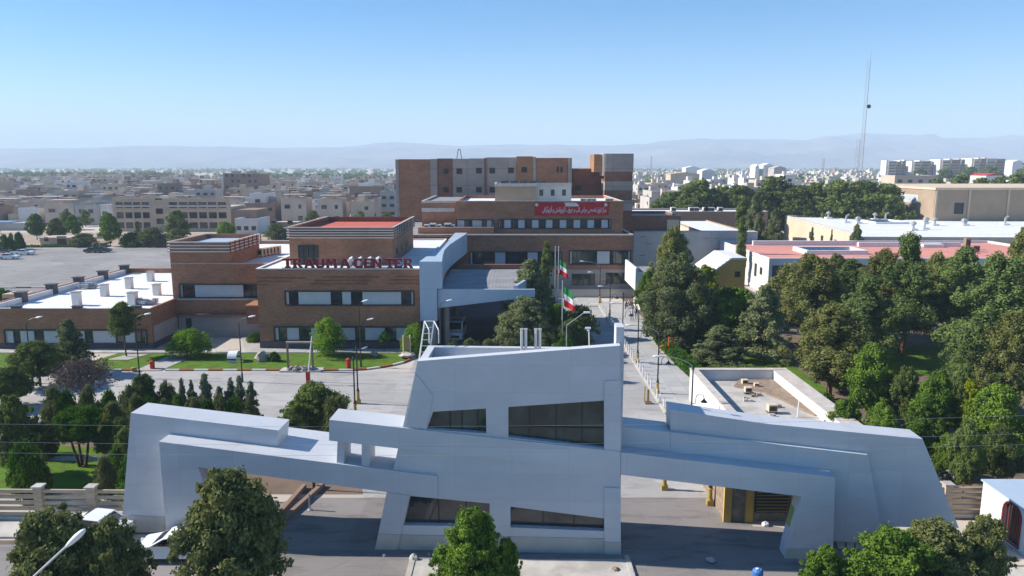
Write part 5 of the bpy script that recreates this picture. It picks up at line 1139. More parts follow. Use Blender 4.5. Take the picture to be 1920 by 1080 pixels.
# bollards
cnt = {}; ORD = ('first','second','third','fourth','fifth','sixth','seventh','eighth')
for i in range(30):
    y = 61.2+i*1.47
    if any(abs(y-q) < .7 for q in (65.4,76.3,87.2,99)): continue
    sec = 'second' if y < 65.4 else 'third' if y < 76.3 else 'fourth' if y < 87.2 else 'fifth' if y < 99 else 'farthest'
    cnt[sec] = cnt.get(sec, 0)+1
    t = empty('bollard', f"{ORD[cnt[sec]-1]} white bollard in the run of them leading up to the {sec} ornate lamp post", 'bollard', (13.22, y, .15), 'bollards along the walkway edge')
    b = MB(); b.cyl((13.22,y,.15),(13.22,y,1.0),.06,n=8); b.build('post', 'white_paint', t); b = MB(); b.lathe([(.085,0),(.085,.06),(.03,.1)], (13.22,y,1.0), 8); b.build('cap', 'metal_grey', t)
# flagpoles
def flag(u, Y, vtop, fl, label, ftop, fbot, off):
    x = WX(u, Y, 600); h = HZ(vtop, Y); t = empty('flagpole', label, 'flagpole', (x, Y, 0), 'flagpoles on the island')
    b = MB(); b.cyl((x,Y,0),(x,Y,h),.07,.05,8); b.build('pole', 'galvanised', t); b = MB(); b.lathe([(.02,0),(.09,.08),(.02,.17)], (x,Y,h), 8); b.build('finial', 'galvanised', t)
    f = empty('flag', fl, 'flag', (x, Y, HZ(ftop,Y)), 'national flags'); z1, z0 = HZ(ftop, Y), HZ(fbot, Y); H = z1-z0; nu, nv = 16, 20; W = off
    vs = []
    for j in range(nv+1):
        for i in range(nu+1):
            a, c = i/nu, j/nv   # a along the fly, c down the hoist: fly droops
            xx = x+.08+W*(a*.8+.28*c*a+.1*c); dz = -a*H*.22*(1+.15*math.sin(c*4)); yy = Y-.5*W*a-.1*math.sin(a*8+c*2)*(.2+a)
            vs.append((xx, yy, z1-c*H*.78+dz))
    for s_, (c0, c1, m) in enumerate(((0,.333,'flag_green'),(.333,.667,'flag_white'),(.667,1,'flag_red'))):
        b = MB(); j0, j1 = round(c0*nv), round(c1*nv); fs = []
        vv = vs[j0*(nu+1):(j1+1)*(nu+1)]; b.add(vv+[(p[0],p[1]+.012,p[2]) for p in vv], [(j*(nu+1)+i, (j+1)*(nu+1)+i, (j+1)*(nu+1)+i+1, j*(nu+1)+i+1) for j in range(j1-j0) for i in range(nu)]+[tuple(len(vv)+q for q in (j*(nu+1)+i+1, (j+1)*(nu+1)+i+1, (j+1)*(nu+1)+i, j*(nu+1)+i)) for j in range(j1-j0) for i in range(nu)]); o = b.build('stripe', m, f, smooth=True)
        if s_ == 1:
            b = MB(); cx, cy, cz = vs[(nv//2)*(nu+1)+nu//2]; r_ = .12*H/3
            for a0, a1 in ((.6,2.6),(3.7,5.7)):
                pts = [(cx+r_*1.3*math.cos(a0+(a1-a0)*q/5+1.57), cy-.06, cz+r_*1.5*math.sin(a0+(a1-a0)*q/5+1.57)) for q in range(6)]; b.tube(pts, .02, 4)
            b.tube([(cx,cy-.06,cz-r_*1.6),(cx,cy-.06,cz+r_*1.6)], .022, 4); b.build('emblem', 'flag_red', f)
flag(1054, 77, 529, 'green, white and red flag hanging from the front flagpole', 'front and lowest flagpole on the island', 536, 585, 1.15)
# (label order: flag label, pole label)
flag(1046, 90, 464, 'green, white and red flag hanging from the right rear flagpole', 'right one of the two tall rear flagpoles', 486, 522, 1.0)
flag(1040, 91, 464, 'flag partly hidden behind the left rear flagpole', 'left one of the two tall rear flagpoles', 487, 520, .45)
for o in bpy.data.objects:   # put each label on its own object
    if o.name.startswith('flagpole') and 'hanging' in o.get('label', '') or o.name.startswith('flagpole') and 'partly' in o.get('label', ''):
        ch_ = [f for f in bpy.data.objects if f.name.split('.')[0] == 'flag' and abs(f.location.x-o.location.x) < .01 and f.type == 'EMPTY'][0]
        o['label'], ch_['label'] = ch_['label'], o['label']
# barrier arm, frames, bins on the lawn
x, y = PZ(578, 716); t = empty('barrier_gate', 'raised white barrier arm with a red drive box at the road edge', 'barrier', (x, y, 0)); b = MB(); b.box(x-.18,x+.18,y-.15,y+.15,0,1.05); b.build('drive_box','red_paint',t); b = MB(); b.cyl((x+.05,y,1.0),(x+.55,y,4.6),.06,.045,8); b.build('arm','white_paint',t)
x0, y = PZ(541, 696); x1 = PZ(587, 696)[0]; t = empty('timber_frame', 'brown square frame standing over a bed of stones at the lawn edge', 'frame', ((x0+x1)/2, y, 0))
for x in (x0, x1): b = MB(); b.box(x-.09,x+.09,y-.09,y+.09,0,3.0); b.build('post','house_brown',t)
b = MB(); b.box(x0-.1,x1+.1,y-.08,y+.08,3.001,3.16); b.build('beam','house_sand',t)
b = MB(); b.box(x0-.8,x1+.9,y-.5,y+.9,0,.16); b.build('slab','concrete',t)
def rock(cx, cy, s, seed, z=0, hs=.8):
    rr = random.Random(seed); bm = bmesh.new(); bmesh.ops.create_icosphere(bm, subdivisions=2, radius=1)
    for v in bm.verts: v.co *= .8+.4*rr.random(); v.co = Vector((v.co.x*s, v.co.y*s, v.co.z*s*hs))
    vs = [(v.co.x+cx, v.co.y+cy, max(z, v.co.z+z+s*.35)) for v in bm.verts]; fs = [tuple(v.index for v in f.verts) for f in bm.faces]; bm.free(); return vs, fs
b = MB(); rr = random.Random(3)
for k in range(34): b.add(*rock(x0+(x1-x0)*rr.random(), y+rr.uniform(-.35,.6), rr.uniform(.14,.3), k, .17))
b.build('stones','rock',t)
x0, y = PZ(757, 670); t = empty('notice_board', 'pale upright frame with a yellow panel at the right end of the lawn', 'sign', (x0, y, 0))
for dx in (0,.75): b = MB(); b.cyl((x0+dx,y,0),(x0+dx,y,2.5),.08,n=8); b.build('post','cream_wall',t)
b = MB(); b.box(x0+.12,x0+.66,y-.03,y+.03,.9,2.3); b.build('panel','yellow_paint',t)
b = MB(); b.add(*rock(x0+.4,y-.3,.9,9,.05,.25)); b.build('stone_base','concrete',t)
for (u, v, s, l) in ((492,676,.75,'pale boulder on the lawn beside the weeping shrub'),(702,667,.4,'small rock on the lawn behind the lower lamp head')):
    x, y = PZ(u, v); b = MB(); b.add(*rock(x, y, s, u, .05, 1.1)); tag(b.build('boulder','rock',loc=(x,y,0)), l, 'rock')
x, y = PZ(443, 678); b = MB(); n = 14; vs = []
for q in (0, 1):
    for i in range(n): a = math.pi*(-.15+1.3*i/(n-1)); vs += [(x-.7+.0+q*1.0, y+.75*math.cos(a), .12+.75+.75*math.sin(a)-.5)]
b.add(vs+[(p[0], p[1]*1+.0, p[2]+.07) for p in vs], [(i,i+1,n+i+1,n+i) for i in range(n-1)]+[(2*n+i+1,2*n+i,3*n+i,3*n+i+1) for i in range(n-1)]+[(i,i+n,3*n+i,2*n+i) for i in (0,n-1)]); tag(b.build('overturned_tub','white_paint',loc=(x,y,0)), 'curved white tub lying overturned on the lawn', 'tub')
for (u, v, m, l, cat, nm, h) in ((286,692,'red_paint','red litter bin at the corner of the path','bin','litter_bin',.95),(251,697,'yellow_paint','small yellow post at the roadside left of the red bin','post','marker_post',.5),(654,692,'red_paint','red hydrant box left of the black posts','hydrant box','hydrant_box',1.2),(1222,613,'red_paint','small red box beside the walkway hedge','box','fire_box',1.3)):
    x, y = PZ(u, v); t = empty(nm, l, cat, (x, y, 0)); b = MB(); b.lathe([(.2,.08),(.24,.1),(.26,h*.8),(.22,h*.82)], (x,y,0), 10); b.build('body',m,t); b = MB(); b.lathe([(.28,h*.82),(.26,h*.9),(.08,h)], (x,y,0), 10); b.build('lid',m,t)
# orange exercise frame beside the hedge
x, y = PZ(1248, 665); t = empty('exercise_frame', 'bright orange tubular exercise frame beside the walkway hedge', 'exercise frame', (x, y, 0))
b = MB(); b.tube([(x+.3,y,0),(x+.3,y,2.0),(x+.75,y,1.9),(x+.75,y,0)], .07); b.build('upright','orange_paint',t)
b = MB(); b.tube([(x-.35+.5*math.cos(a*math.pi/6), y-.2, .62+.5*math.sin(a*math.pi/6)) for a in range(13)], .06); b.tube([(x-.8,y-.2,.4),(x+.1,y-.2,.9)], .05); b.tube([(x-.6,y-.2,.15),(x-.75,y-.4,0)], .05); b.build('wheel','orange_paint',t)
x, y = PZ(1240, 640); b = MB(); b.tube([(x-.6,y+2,.1),(x-.6,y+2,1.1),(x+.3,y,1.1),(x+.3,y,.1)], .06); tag(b.build('handrail','orange_paint',loc=(x,y,0)), 'orange handrail along the hedge just behind the exercise frame', 'handrail')
# barrier stand by the boulevard, near the gate
x, y = PZ(1215, 757); t = empty('barrier_stand', 'small yellow and brown barrier stand on the boulevard edge by the gate', 'barrier', (x, y, 0)); b = MB(); b.box(x-.3,x+.3,y-.25,y+.25,.02,.2); b.build('foot','house_brown',t); b = MB(); b.box(x-.08,x+.08,y-.08,y+.08,.2,1.3); b.box(x-.36,x-.28,y-.08,y+.08,.2,1.6); b.build('post','yellow_paint',t)
# kerb islands under the left arch
for k, (p, q, l) in enumerate((((527,965),(571,915),'left brown kerb bar slanting under the left gate arm'),((536,975),(606,912),'right brown kerb bar slanting under the left gate arm'))):
    a, c = Vector((*PZ(*p),0)), Vector((*PZ(*q),0)); d = (c-a).normalized(); n_ = Vector((-d.y,d.x,0))*.14; b = MB(); b.add([(*v.xy,.02) for v in (a-n_,c-n_,c+n_,a+n_)]+[(*v.xy,.3) for v in (a-n_,c-n_,c+n_,a+n_)], [(4,5,6,7),(0,1,5,4),(1,2,6,5),(2,3,7,6),(3,0,4,7)]); tag(b.build('kerb_bar','house_brown',loc=(a.x,a.y,0)), l, 'kerb')
x, y = PZ(581, 957); b = MB(); b.cyl((x,y,0),(x,y,1.1),.05); b.lathe([(.16,0),(.16,.05),(.05,.1)],(x,y,0),8); tag(b.build('marker_post','metal_grey',loc=(x,y,0)), 'thin grey post beside the ornate post under the left arm', 'post')
# kerb stones and rubbish in front of the tower
for k, (u, v, m, l, nm) in enumerate(((776,1052,'concrete','pale kerb stone standing before the left of the tower','kerb_stone'),(1154,1072,'gravel','brown stone at the pavement corner before the tower','stone'),(1332,1053,'metal_grey','crumpled grey plastic sheet on the shaded driveway','plastic_sheet'),(1186,1077,'concrete','grey stone at the bottom edge right of the pavement corner','stone'),(720,1043,'white_paint','small white bag lying at the foot of the tower','bag'),(1435,986,'white_paint','white sack beside the gatehouse front','sack'))):
    x, y = PZ(u, v); b = MB(); b.add(*rock(x, y, (.25,.2,.25,.15,.1,.2)[k], k+50, .02, (1.2,.9,.35,.8,.8,1)[k])); tag(b.build(nm, m, loc=(x,y,0)), l, nm.replace('_',' '))
x, y = PZ(1420, 1090); t = empty('water_drum', 'blue plastic drum at the bottom edge before the right gate leg', 'drum', (x,y,0)); b = MB(); b.lathe([(.2,0),(.26,.05),(.27,.6),(.2,.68)],(x,y,0),14); b.build('drum_body','blue_plastic',t); b = MB(); b.lathe([(.08,.68),(.08,.72)],(x-.05,y,0),10); b.build('cap','white_paint',t)
# leaning boards at the right gate leg
for k in range(6):
    x, y = PZ(1572+k*17, 1022, 0); y -= .4; b = MB(); a = (-.05+.05*(k % 3)); b.plate([(x-.2,0),(x+.2,0),(x+.2+a,.95+.2*(k % 2)),(x-.2+a,.95+.2*(k % 2))], [], lambda p, q, d: (p, d+q*.25, q), y, y+.06)
    tag(b.build('stone_slab','render_grey',loc=(x,y,0)), 'upright grey stone slab leaning at the foot of the right gate arms', 'slab', 'slabs leaning on the right gate leg')
# overhead wires
for k, (v0, v1, l) in enumerate(((797,795,'uppermost thin overhead wire crossing in front of the gate'),(831,835,'middle thin overhead wire crossing in front of the left gate leg'),(851,854,'lowest thin overhead wire crossing in front of the left gate leg'))):
    Y = 24; xs = [-22,-10,0,6.5] if k == 0 else [-22,-15,-9.5,-4]; z0_ = HZ(v0, Y); b = MB(); pts = [(x, Y, z0_+.012*((x+6)/10)**2*6-.06) for x in np.linspace(-30, 30, 25)]; b.tube(pts, .0038, 4); tag(b.build('power_line','metal_grey',loc=(-30,Y,z0_)), l, 'wire', 'overhead wires before the gate')

# ---------------------------------------------------------------- vehicles and people
def car(x, y, rz, label, paint='car_white', kind='hatch', group=None, name='parked_car', cat='car'):
    t = empty(name, label, cat, (x, y, 0), group); L, W = (4.1, 1.68) if kind != 'van' else (4.9, 1.9)
    if kind == 'van': low = [(-2.45,.35),(-2.45,1.1),(-2.4,2.1),(-2.2,2.3),(1.3,2.3),(1.75,1.35),(2.35,1.15),(2.45,.9),(2.45,.35)]; gz = [(-2.2,1.3),(-2.15,2.1),(1.2,2.1),(1.62,1.35)]
    elif kind == 'hatch': low = [(-2.0,.3),(-2.02,.8),(-1.9,1.0),(-1.55,1.42),(-.2,1.46),(.3,1.38),(1.0,.98),(1.85,.82),(2.02,.6),(2.02,.3)]; gz = [(-1.7,1.0),(-1.45,1.36),(-.2,1.4),(.25,1.33),(.85,1.0)]
    else: low = [(-2.15,.3),(-2.15,.85),(-1.45,.98),(-.9,1.38),(.2,1.42),(1.0,.98),(1.95,.85),(2.15,.6),(2.15,.3)]; gz = [(-1.3,1.0),(-.85,1.33),(.15,1.36),(.85,1.0)]
    cr_, sr = math.cos(rz), math.sin(rz)
    def X(a, s, z): return (x+a*cr_-s*sr, y+a*sr+s*cr_, z)
    def hw(z): return W/2*(1-.18*max(0, (z-.9))/.6) if kind != 'van' else W/2*(1-.05*max(0,z-1)/1)
    b = MB(); n = len(low); ins = .09; rings = []
    for sgn, sh in ((-1,0),(-1,1),(1,1),(1,0)):
        rings.append([X(a*(1 if sh else .975), sgn*(hw(z)-(0 if not sh else 0))-(0 if sh else sgn*-0.0)+(0 if sh else 0)*1, z) if sh else X(a*.97, sgn*hw(z), z) for a, z in low])
    A_ = [X(a*.975, -hw(z), z if z < 1.3 else z-.03) for a, z in low]; B_ = [X(a, -hw(z)+.14, z) for a, z in low]; C_ = [X(a, hw(z)-.14, z) for a, z in low]; D_ = [X(a*.975, hw(z), z if z < 1.3 else z-.03) for a, z in low]
    vs = A_+B_+C_+D_; fs = [(k*n+i, k*n+(i+1) % n, (k+1)*n+(i+1) % n, (k+1)*n+i) for k in range(3) for i in range(n)]+[tuple(range(n-1,-1,-1)), tuple(range(3*n,4*n))]
    b.add(vs, fs); b.fix = True; bo_ = b.build('body', paint, t)
    for sgn in (-1, 1):
        b = MB(); m_ = len(gz); b.add([X(a, sgn*(hw(z)+.008), z) for a, z in gz]+[X(a, sgn*(hw(z)-.02), z) for a, z in gz], [tuple(range(m_)), tuple(range(2*m_-1,m_-1,-1))]+[(i,(i+1) % m_,m_+(i+1) % m_,m_+i) for i in range(m_)]); b.fix = True; b.build('side_window','glass_car',t)
    i0 = -4 if kind == 'hatch' else (-5 if kind == 'van' else -5)
    def scr(p, q, nm):
        (a0, z0_), (a1, z1_) = p, q; dx, dz = a1-a0, z1_-z0_; L_ = math.hypot(dx, dz); nx, nz = (dz/L_, -dx/L_); 
        if nz < 0: nx, nz = -nx, -nz
        P = [(a0+dx*.1+nx*.012, z0_+dz*.1+nz*.012), (a0+dx*.92+nx*.012, z0_+dz*.92+nz*.012)]
        b = MB(); vs = []
        for o_ in (0, -.03):
            for (a, z), s_ in ((P[0],-1),(P[0],1),(P[1],1),(P[1],-1)): vs.append(X(a+nx*o_, s_*(hw(z)-.17), z+nz*o_))
        b.add(vs, [(0,1,2,3),(7,6,5,4),(0,4,5,1),(1,5,6,2),(2,6,7,3),(3,7,4,0)]); b.fix = True; b.build(nm,'glass_car',t)
    if kind == 'van': scr((1.3,2.3),(1.75,1.35),'windscreen')
    elif kind == 'hatch': scr((.3,1.38),(1.0,.98),'windscreen'); scr((-1.55,1.42),(-1.9,1.0),'rear_window')
    else: scr((.2,1.42),(1.0,.98),'windscreen'); scr((-.9,1.38),(-1.45,.98),'rear_window')
    for a in (L*.31, -L*.31):
        for sgn in (-1, 1):
            b = MB(); b.cyl(X(a,sgn*(W/2-.18),.31), X(a,sgn*(W/2+.02),.31), .31, n=18); w_ = b.build('wheel','rubber',t); b = MB(); b.cyl(X(a,sgn*(W/2+.021),.31), X(a,sgn*(W/2+.035),.31), .19, n=12); b.build('rim','metal_grey',w_)
    e = low[-2][0]; 
    for sgn in (-1, 1):
        b = MB(); c = X(e-.03, sgn*(W/2-.35), .68 if kind != 'van' else .95); c2_ = X(e+.03, sgn*(W/2-.35), .68 if kind != 'van' else .95); b.cyl(c, c2_, .12, n=10); b.build('headlight','lamp_white',t)
        c = X(-e-.0, sgn*(W/2-.25), .75); c2_ = X(-e+.05, sgn*(W/2-.25), .75); b = MB(); b.cyl(c2_, X(low[0][0]-.025, sgn*(W/2-.25), .75), .09, n=8); b.build('tail_light','tail_red',t)
    return t
x, y = PZ(318, 1046); car(x+.25, y+.2, R(180), 'white hatchback half hidden by the tall olive tree at the roadside')
car(PZ(170,1012)[0], PZ(170,1012)[1]+.4, R(172), 'white car behind the olive treetop left of the street lamp head', kind='sedan')
van = car(WX(856,88,617), 88.2, R(-92), 'white ambulance van facing out of the canopy bay', kind='van', name='ambulance', cat='ambulance')
b = MB(); x = WX(856,88,617); b.box(x-.7,x+.7,87.6,87.9,2.3,2.45); b.build('roof_light','blue_plastic',van)
b = MB(); b.box(x-.5,x+.5,85.68,85.73,.55,.85); b.build('grille','frame_dark',van)
car(*PZ(18,486), R(5), 'white sedan parked at the far left of the parking lot', kind='sedan'); car(PZ(36,480)[0], PZ(36,480)[1]+2, R(5), 'second white car parked behind the sedan at far left', kind='sedan')
car(*PZ(176,474), R(4), 'dark sedan parked beside the low hut, left one', paint='car_dark', kind='sedan', group='dark cars by the hut'); car(*PZ(192,473), R(4), 'dark sedan parked beside the low hut, right one', paint='car_dark', kind='sedan', group='dark cars by the hut')
car(*PZ(2,474), R(4), 'dark car cut by the left edge of the photo in the parking lot', paint='car_dark', kind='sedan')
def bike(u, v, rz, label, paint='black_iron', group='parked motorcycles', z=0):
    x, y = PZ(u, v, z); t = empty('motorcycle', label, 'motorcycle', (x, y, z), group); c, s = math.cos(rz), math.sin(rz)
    def X(a, q, h): return (x+a*c-q*s, y+a*s+q*c, z+h)
    for a in (-.62, .62):
        b = MB(); pts = [X(a+.27*math.cos(k*math.pi/7), 0, .3+.27*math.sin(k*math.pi/7)) for k in range(15)]; b.tube(pts, .045, 6); w_ = b.build('wheel','rubber',t); b = MB(); b.cyl(X(a,-.05,.3),X(a,.05,.3),.1,n=8)
        for k in range(6): b.cyl(X(a,0,.3),X(a+.26*math.cos(k),0,.3+.26*math.sin(k)),.012,n=4)
        b.build('rim','metal_grey',w_)
    b = MB(); b.tube([X(.62,0,.3),X(.42,0,.95)], .04); b.tube([X(-.62,0,.3),X(-.1,0,.45),X(.35,0,.75)], .05); b.cyl(X(-.1,-.14,.42),X(.1,.14,.42),.17,n=10); b.build('frame','metal_dark',t)
    b = MB(); b.cyl(X(-.05,0,.78),X(.36,0,.86),.13,.1,10); b.build('tank',paint,t); b = MB(); b.cyl(X(-.7,0,.74),X(-.06,0,.74),.09,.11,8); b.build('seat','rubber',t)
    b = MB(); b.tube([X(.32,-.33,1.05),X(.42,-.1,.98),X(.42,.1,.98),X(.32,.33,1.05)], .022); b.build('handlebar','metal_grey',t)
    b = MB(); b.cyl(X(.5,0,.85),X(.58,0,.85),.09,n=10); b.build('headlight','lamp_white',t); return t
bike(1174,578,R(70),'dark motorcycle parked on the far walkway, left of its pair',z=.14); bike(1182,576,R(110),'dark motorcycle parked on the far walkway, right of its pair','red_paint',z=.14)
bike(1775,905,R(15),'silver motorcycle parked behind the fence beside the gate end','metal_grey'); bike(1786,897,R(20),'dark motorcycle behind the silver one beside the gate end')
bike(1853,887,R(10),'motorcycle parked in the tree shade behind the kiosk, left one'); bike(1876,885,R(15),'motorcycle parked in the tree shade behind the kiosk, right one','metal_grey')
def person(x, y, z, rz, shirt, label, step=.18, h=1.72):
    s = h/1.72; V = [(0,0,.95),(0,0,1.2),(0,0,1.42),(0,0,1.52),(0,0,1.63),(0,0,1.7),
        (.1,0,.9),(.12,step*.6,.5),(.12,step,.06),(.12,step-.0+.14,.04), (-.1,0,.9),(-.12,-step*.2,.48),(-.12,-step,.08),(-.12,-step+.14,.04),
        (.19,0,1.4),(.25,-.05,1.14),(.25,.06,.9),(.25,.09,.8), (-.19,0,1.4),(-.25,.03,1.14),(-.25,.1,.9),(-.25,.14,.8)]
    E = [(0,1),(1,2),(2,3),(3,4),(4,5),(0,6),(6,7),(7,8),(8,9),(0,10),(10,11),(11,12),(12,13),(2,14),(14,15),(15,16),(16,17),(2,18),(18,19),(19,20),(20,21)]
    rad = [.14,.145,.13,.06,.1,.07, .1,.065,.045,.04,.1,.065,.045,.04,.06,.045,.035,.03,.06,.045,.035,.03]
    me = bpy.data.meshes.new('person'); me.from_pydata([(a*s, b_*s, c*s) for a, b_, c in V], E, []); o = bpy.data.objects.new('person', me); link(o)
    m = o.modifiers.new('skin','SKIN'); 
    for i, r_ in enumerate(rad): me.skin_vertices[0].data[i].radius = (r_*s, r_*s*.85)
    me.skin_vertices[0].data[0].use_root = True; o.modifiers.new('sub','SUBSURF').levels = 1
    dg = bpy.context.evaluated_depsgraph_get(); nm = bpy.data.meshes.new_from_object(o.evaluated_get(dg)); o.modifiers.clear(); o.data = nm
    nm.materials.clear()
    for q in (shirt, 'cloth_dark', 'skin', 'hair', 'rubber'): nm.materials.append(MAT[q])
    for p in nm.polygons:
        c = p.center; hh = c.z/s; p.material_index = 4 if hh < .09 else 1 if hh < .97 and abs(c.x) < .2*s else (3 if hh > 1.64 or (hh > 1.56 and c.y < 0) else 2 if hh > 1.5 or (abs(c.x) > .2*s and hh < .9) else 0); p.use_smooth = True
    o.location = (x, y, z); o.rotation_euler = (0,0,rz); tag(o, label, 'person'); return o
bpy.context.view_layer.update()
x, y = PZ(1185, 602, .14); person(x, y, .14, R(160), 'cloth_light', 'person in a light shirt and dark trousers walking on the walkway'); x, y = PZ(1193, 598, .14); person(x, y, .14, R(170), 'cloth_dark', 'person in dark clothes walking just right of the light shirted one', .1)
x, y = PZ(819, 638, 0); person(x, y, .02, R(90), 'cloth_light', 'person in a pale shirt standing beside the canopy pylon', .03)

# radio mast
def mast(u, Y, vtop, label, w_=.6, seg=30, guy=True, m='metal_grey', r=.055):
    x = WX(u, Y, 400); h = HZ(vtop, Y); t = empty('radio_mast', label, 'mast', (x, Y, 0)); b = MB(); c = [(x+w_*math.cos(a), Y+w_*math.sin(a)) for a in (.5, .5+2.094, .5+4.189)]
    for p in c: b.cyl((*p,0),(*p,h),r,n=5)
    b.build('leg', m, t); b = MB()
    for i in range(seg):
        z0_, z1_ = h*i/seg, h*(i+1)/seg
        for k in range(3): p, q = c[k], c[(k+1) % 3]; b.cyl((*p,z0_),(*q,z1_),r*.5,n=4); b.cyl((*p,z1_),(*q,z1_),r*.5,n=4)
    b.build('lattice', m, t); return t, x, h
t, x, h = mast(1608, 250, 112, 'tall slender lattice radio mast with a dark dish')
z = HZ(200,250); b = MB(); b.lathe([(.1,0),(.6,.08),(.85,.25)], (0,0,0), 14); b.v = [(x+.55+p[0]*.8, 249.2-p[2]*.8, z+p[1]*.8) for p in b.v]; b.build('dish','metal_dark',t)
b = MB(); z = HZ(122,250);  b.cyl((x+.4,250,h),(x+.4,250,h+3),.04); b.build('antenna','metal_grey',t)
mast(1600, 262, 262, 'shorter lattice mast standing just left of the tall one', .7, 14)
mast(395, 520, 314, 'thin lattice mast far behind the school roof', .9, 12, r=.1)
mast(1218, 900, 293, 'very distant thin mast right of the stair tower', 1.0, 10, r=.2)
mast(1537, 700, 297, 'distant twin headed mast left of the radio mast', 1.2, 10, r=.18)

# ---------------------------------------------------------------- the town
def house_build(x, y, w, d, h, rz, m, rr, root, detail, single=False):
    """flat roofed house in root's own frame (root at x,y): walls, parapet, stair head, windows"""
    def T4(b): return b
    st = max(1, round(h/3.2)); par = .7; q = MB() if not single else None
    wall = MB(); wall.box(-w/2, w/2, -d/2, d/2, 0, h)
    t = .22
    for a in ((-w/2,w/2,-d/2,-d/2+t),(-w/2,w/2,d/2-t,d/2),(-w/2,-w/2+t,-d/2+t,d/2-t),(w/2-t,w/2,-d/2+t,d/2-t)): wall.box(*a, h+.001, h+par)
    hx = rr.uniform(-w/2+1.6, w/2-1.8); head = MB(); head.box(hx-1.4, hx+1.4, d/2-3.6, d/2-.5, h+.01, h+2.5); 
    roof = MB(); roof.box(-w/2+t+.01, w/2-t-.01, -d/2+t+.01, d/2-t-.01, h+.005, h+.05)
    if rr.random() < .7: wx = rr.uniform(-w/2+1, w/2-1); roof.box(wx-.6, wx+.6, -.6, .6, h+.05, h+1.1)
    if rr.random() < .25: roof.box(-w/2+.5, w/2-.5, -d/2+.5, 0, h+1.8, h+1.9); [roof.box(sx-.05, sx+.05, -d/2+.5, -d/2+.6, h+.05, h+1.8) for sx in (-w/2+.6, w/2-.6)]
    wins = []; nb = max(2, int(w/3.2))
    for s_ in range(st):
        for k in range(nb):
            if rr.random() < .25: continue
            cx = -w/2+(k+.5)*w/nb; ww = rr.choice((.55,.8,1.0)); z = s_*h/st+1.1; wins.append((cx, z, ww, 1.25, 0))
        if rr.random() < .6: wins.append((rr.uniform(-d/3, d/3), s_*h/st+1.1, .5, 1.2, 1))
    return wall, head, roof, wins
WM = ['house_beige','house_grey','house_white','house_brown','house_sand']
WN = ['beige','grey','white','brown','sand coloured']
rr = random.Random(11); PH = []
shapes = [(10,10,3.8),(11,9,6.6),(9,12,7.0),(13,10,4.2),(10,11,9.8),(8,10,6.8)]
for si, (w_, d_, h_) in enumerate(shapes):
    for mi, m in enumerate(WM):
        wall, head, roof, wins = house_build(0,0,w_,d_,h_,0,m,rr,None,True)
        def meshof(b, mats):
            me = bpy.data.meshes.new('house'); me.from_pydata(b.v, [], b.f); [me.materials.append(MAT[k]) for k in mats]; me.polygons.foreach_set('material_index', b.m); return me
        rm = rr.choice(['roof_white','roof_grey','house_beige','house_sand']); wl = []
        for (cx, z, ww, hh, side) in wins:
            b = MB()
            if side == 0: b.box(cx-ww, cx+ww, -d_/2-.04, -d_/2-.005, z, z+hh)
            else: b.box(-w_/2-.04, -w_/2-.005, cx-ww, cx+ww, z, z+hh)
            wl.append(b)
        if si in (1,4) : # balconies
            b = MB(); b.box(-w_/2+.6, w_/2-3.4, -d_/2-1.1, -d_/2-.05, h_*.5, h_*.5+.9); bal = b
        else: bal = None
        one = MB(); one.add(wall.v, wall.f, 0); one.add(head.v, head.f, 0); one.add(roof.v, roof.f, 1)
        for b in wl: one.add(b.v, b.f, 2)
        if bal: one.add(bal.v, bal.f, 0)
        PH.append(dict(rn={'roof_white':'white','roof_grey':'dark grey','house_beige':'beige','house_sand':'sandy'}[rm], si=si, mi=mi, dims=(w_,d_,h_), one=meshof(one, [m, rm, 'glass']), wall=meshof(wall, [m]), head=meshof(head, [m]), roof=meshof(roof, [rm]), wins=[meshof(b, ['glass']) for b in wl], bal=meshof(bal, [m]) if bal else None))
def in_view(x, y): 
    return abs(x) < (y*_c+ (21)*_s)*.715+14
plots = []
ang = R(8); ca, sa = math.cos(ang), math.sin(ang)
for i in range(-110, 110):
    for j in range(0, 118):
        gx = i*12.6+(i//7)*7; gy = 180+j*14.5+(j//3)*8
        x = gx*ca-gy*sa*.6; y = gx*sa*.6+gy*ca
        x += rr.uniform(-1.2,1.2); y += rr.uniform(-1.5,1.5)
        if not in_view(x, y) or y > 1500: continue
        if x < -24 and y < 262 : continue
        if x < -118 and y < 248: continue
        if x >= -24 and x < 95 and y < 262: continue
        if x >= 95 and y < 300: continue
        if x < -60 and y > 760+x*-.15: continue
        if rr.random() < (.1 if y < 500 else .2): continue
        u = 960+x/y*1371
        if 742 < u < 1180 and y < 1500: 
            if y > 200: continue
        if 1660 < u < 1890 and 690 < y < 900: continue
        if u > 1200 and 420 < y and rr.random() < .35: continue
        if abs(u-454) < 45 and abs(y-425) < 22: continue
        if 195 < u < 440 and y < 278: continue
        if 1668 < u < 1765 and 285 < y < 345: continue
        plots.append((x, y))
plots.sort(key=lambda p: p[1])
bpy.context.view_layer.update()
G_T = 'flat roofed houses of the town'
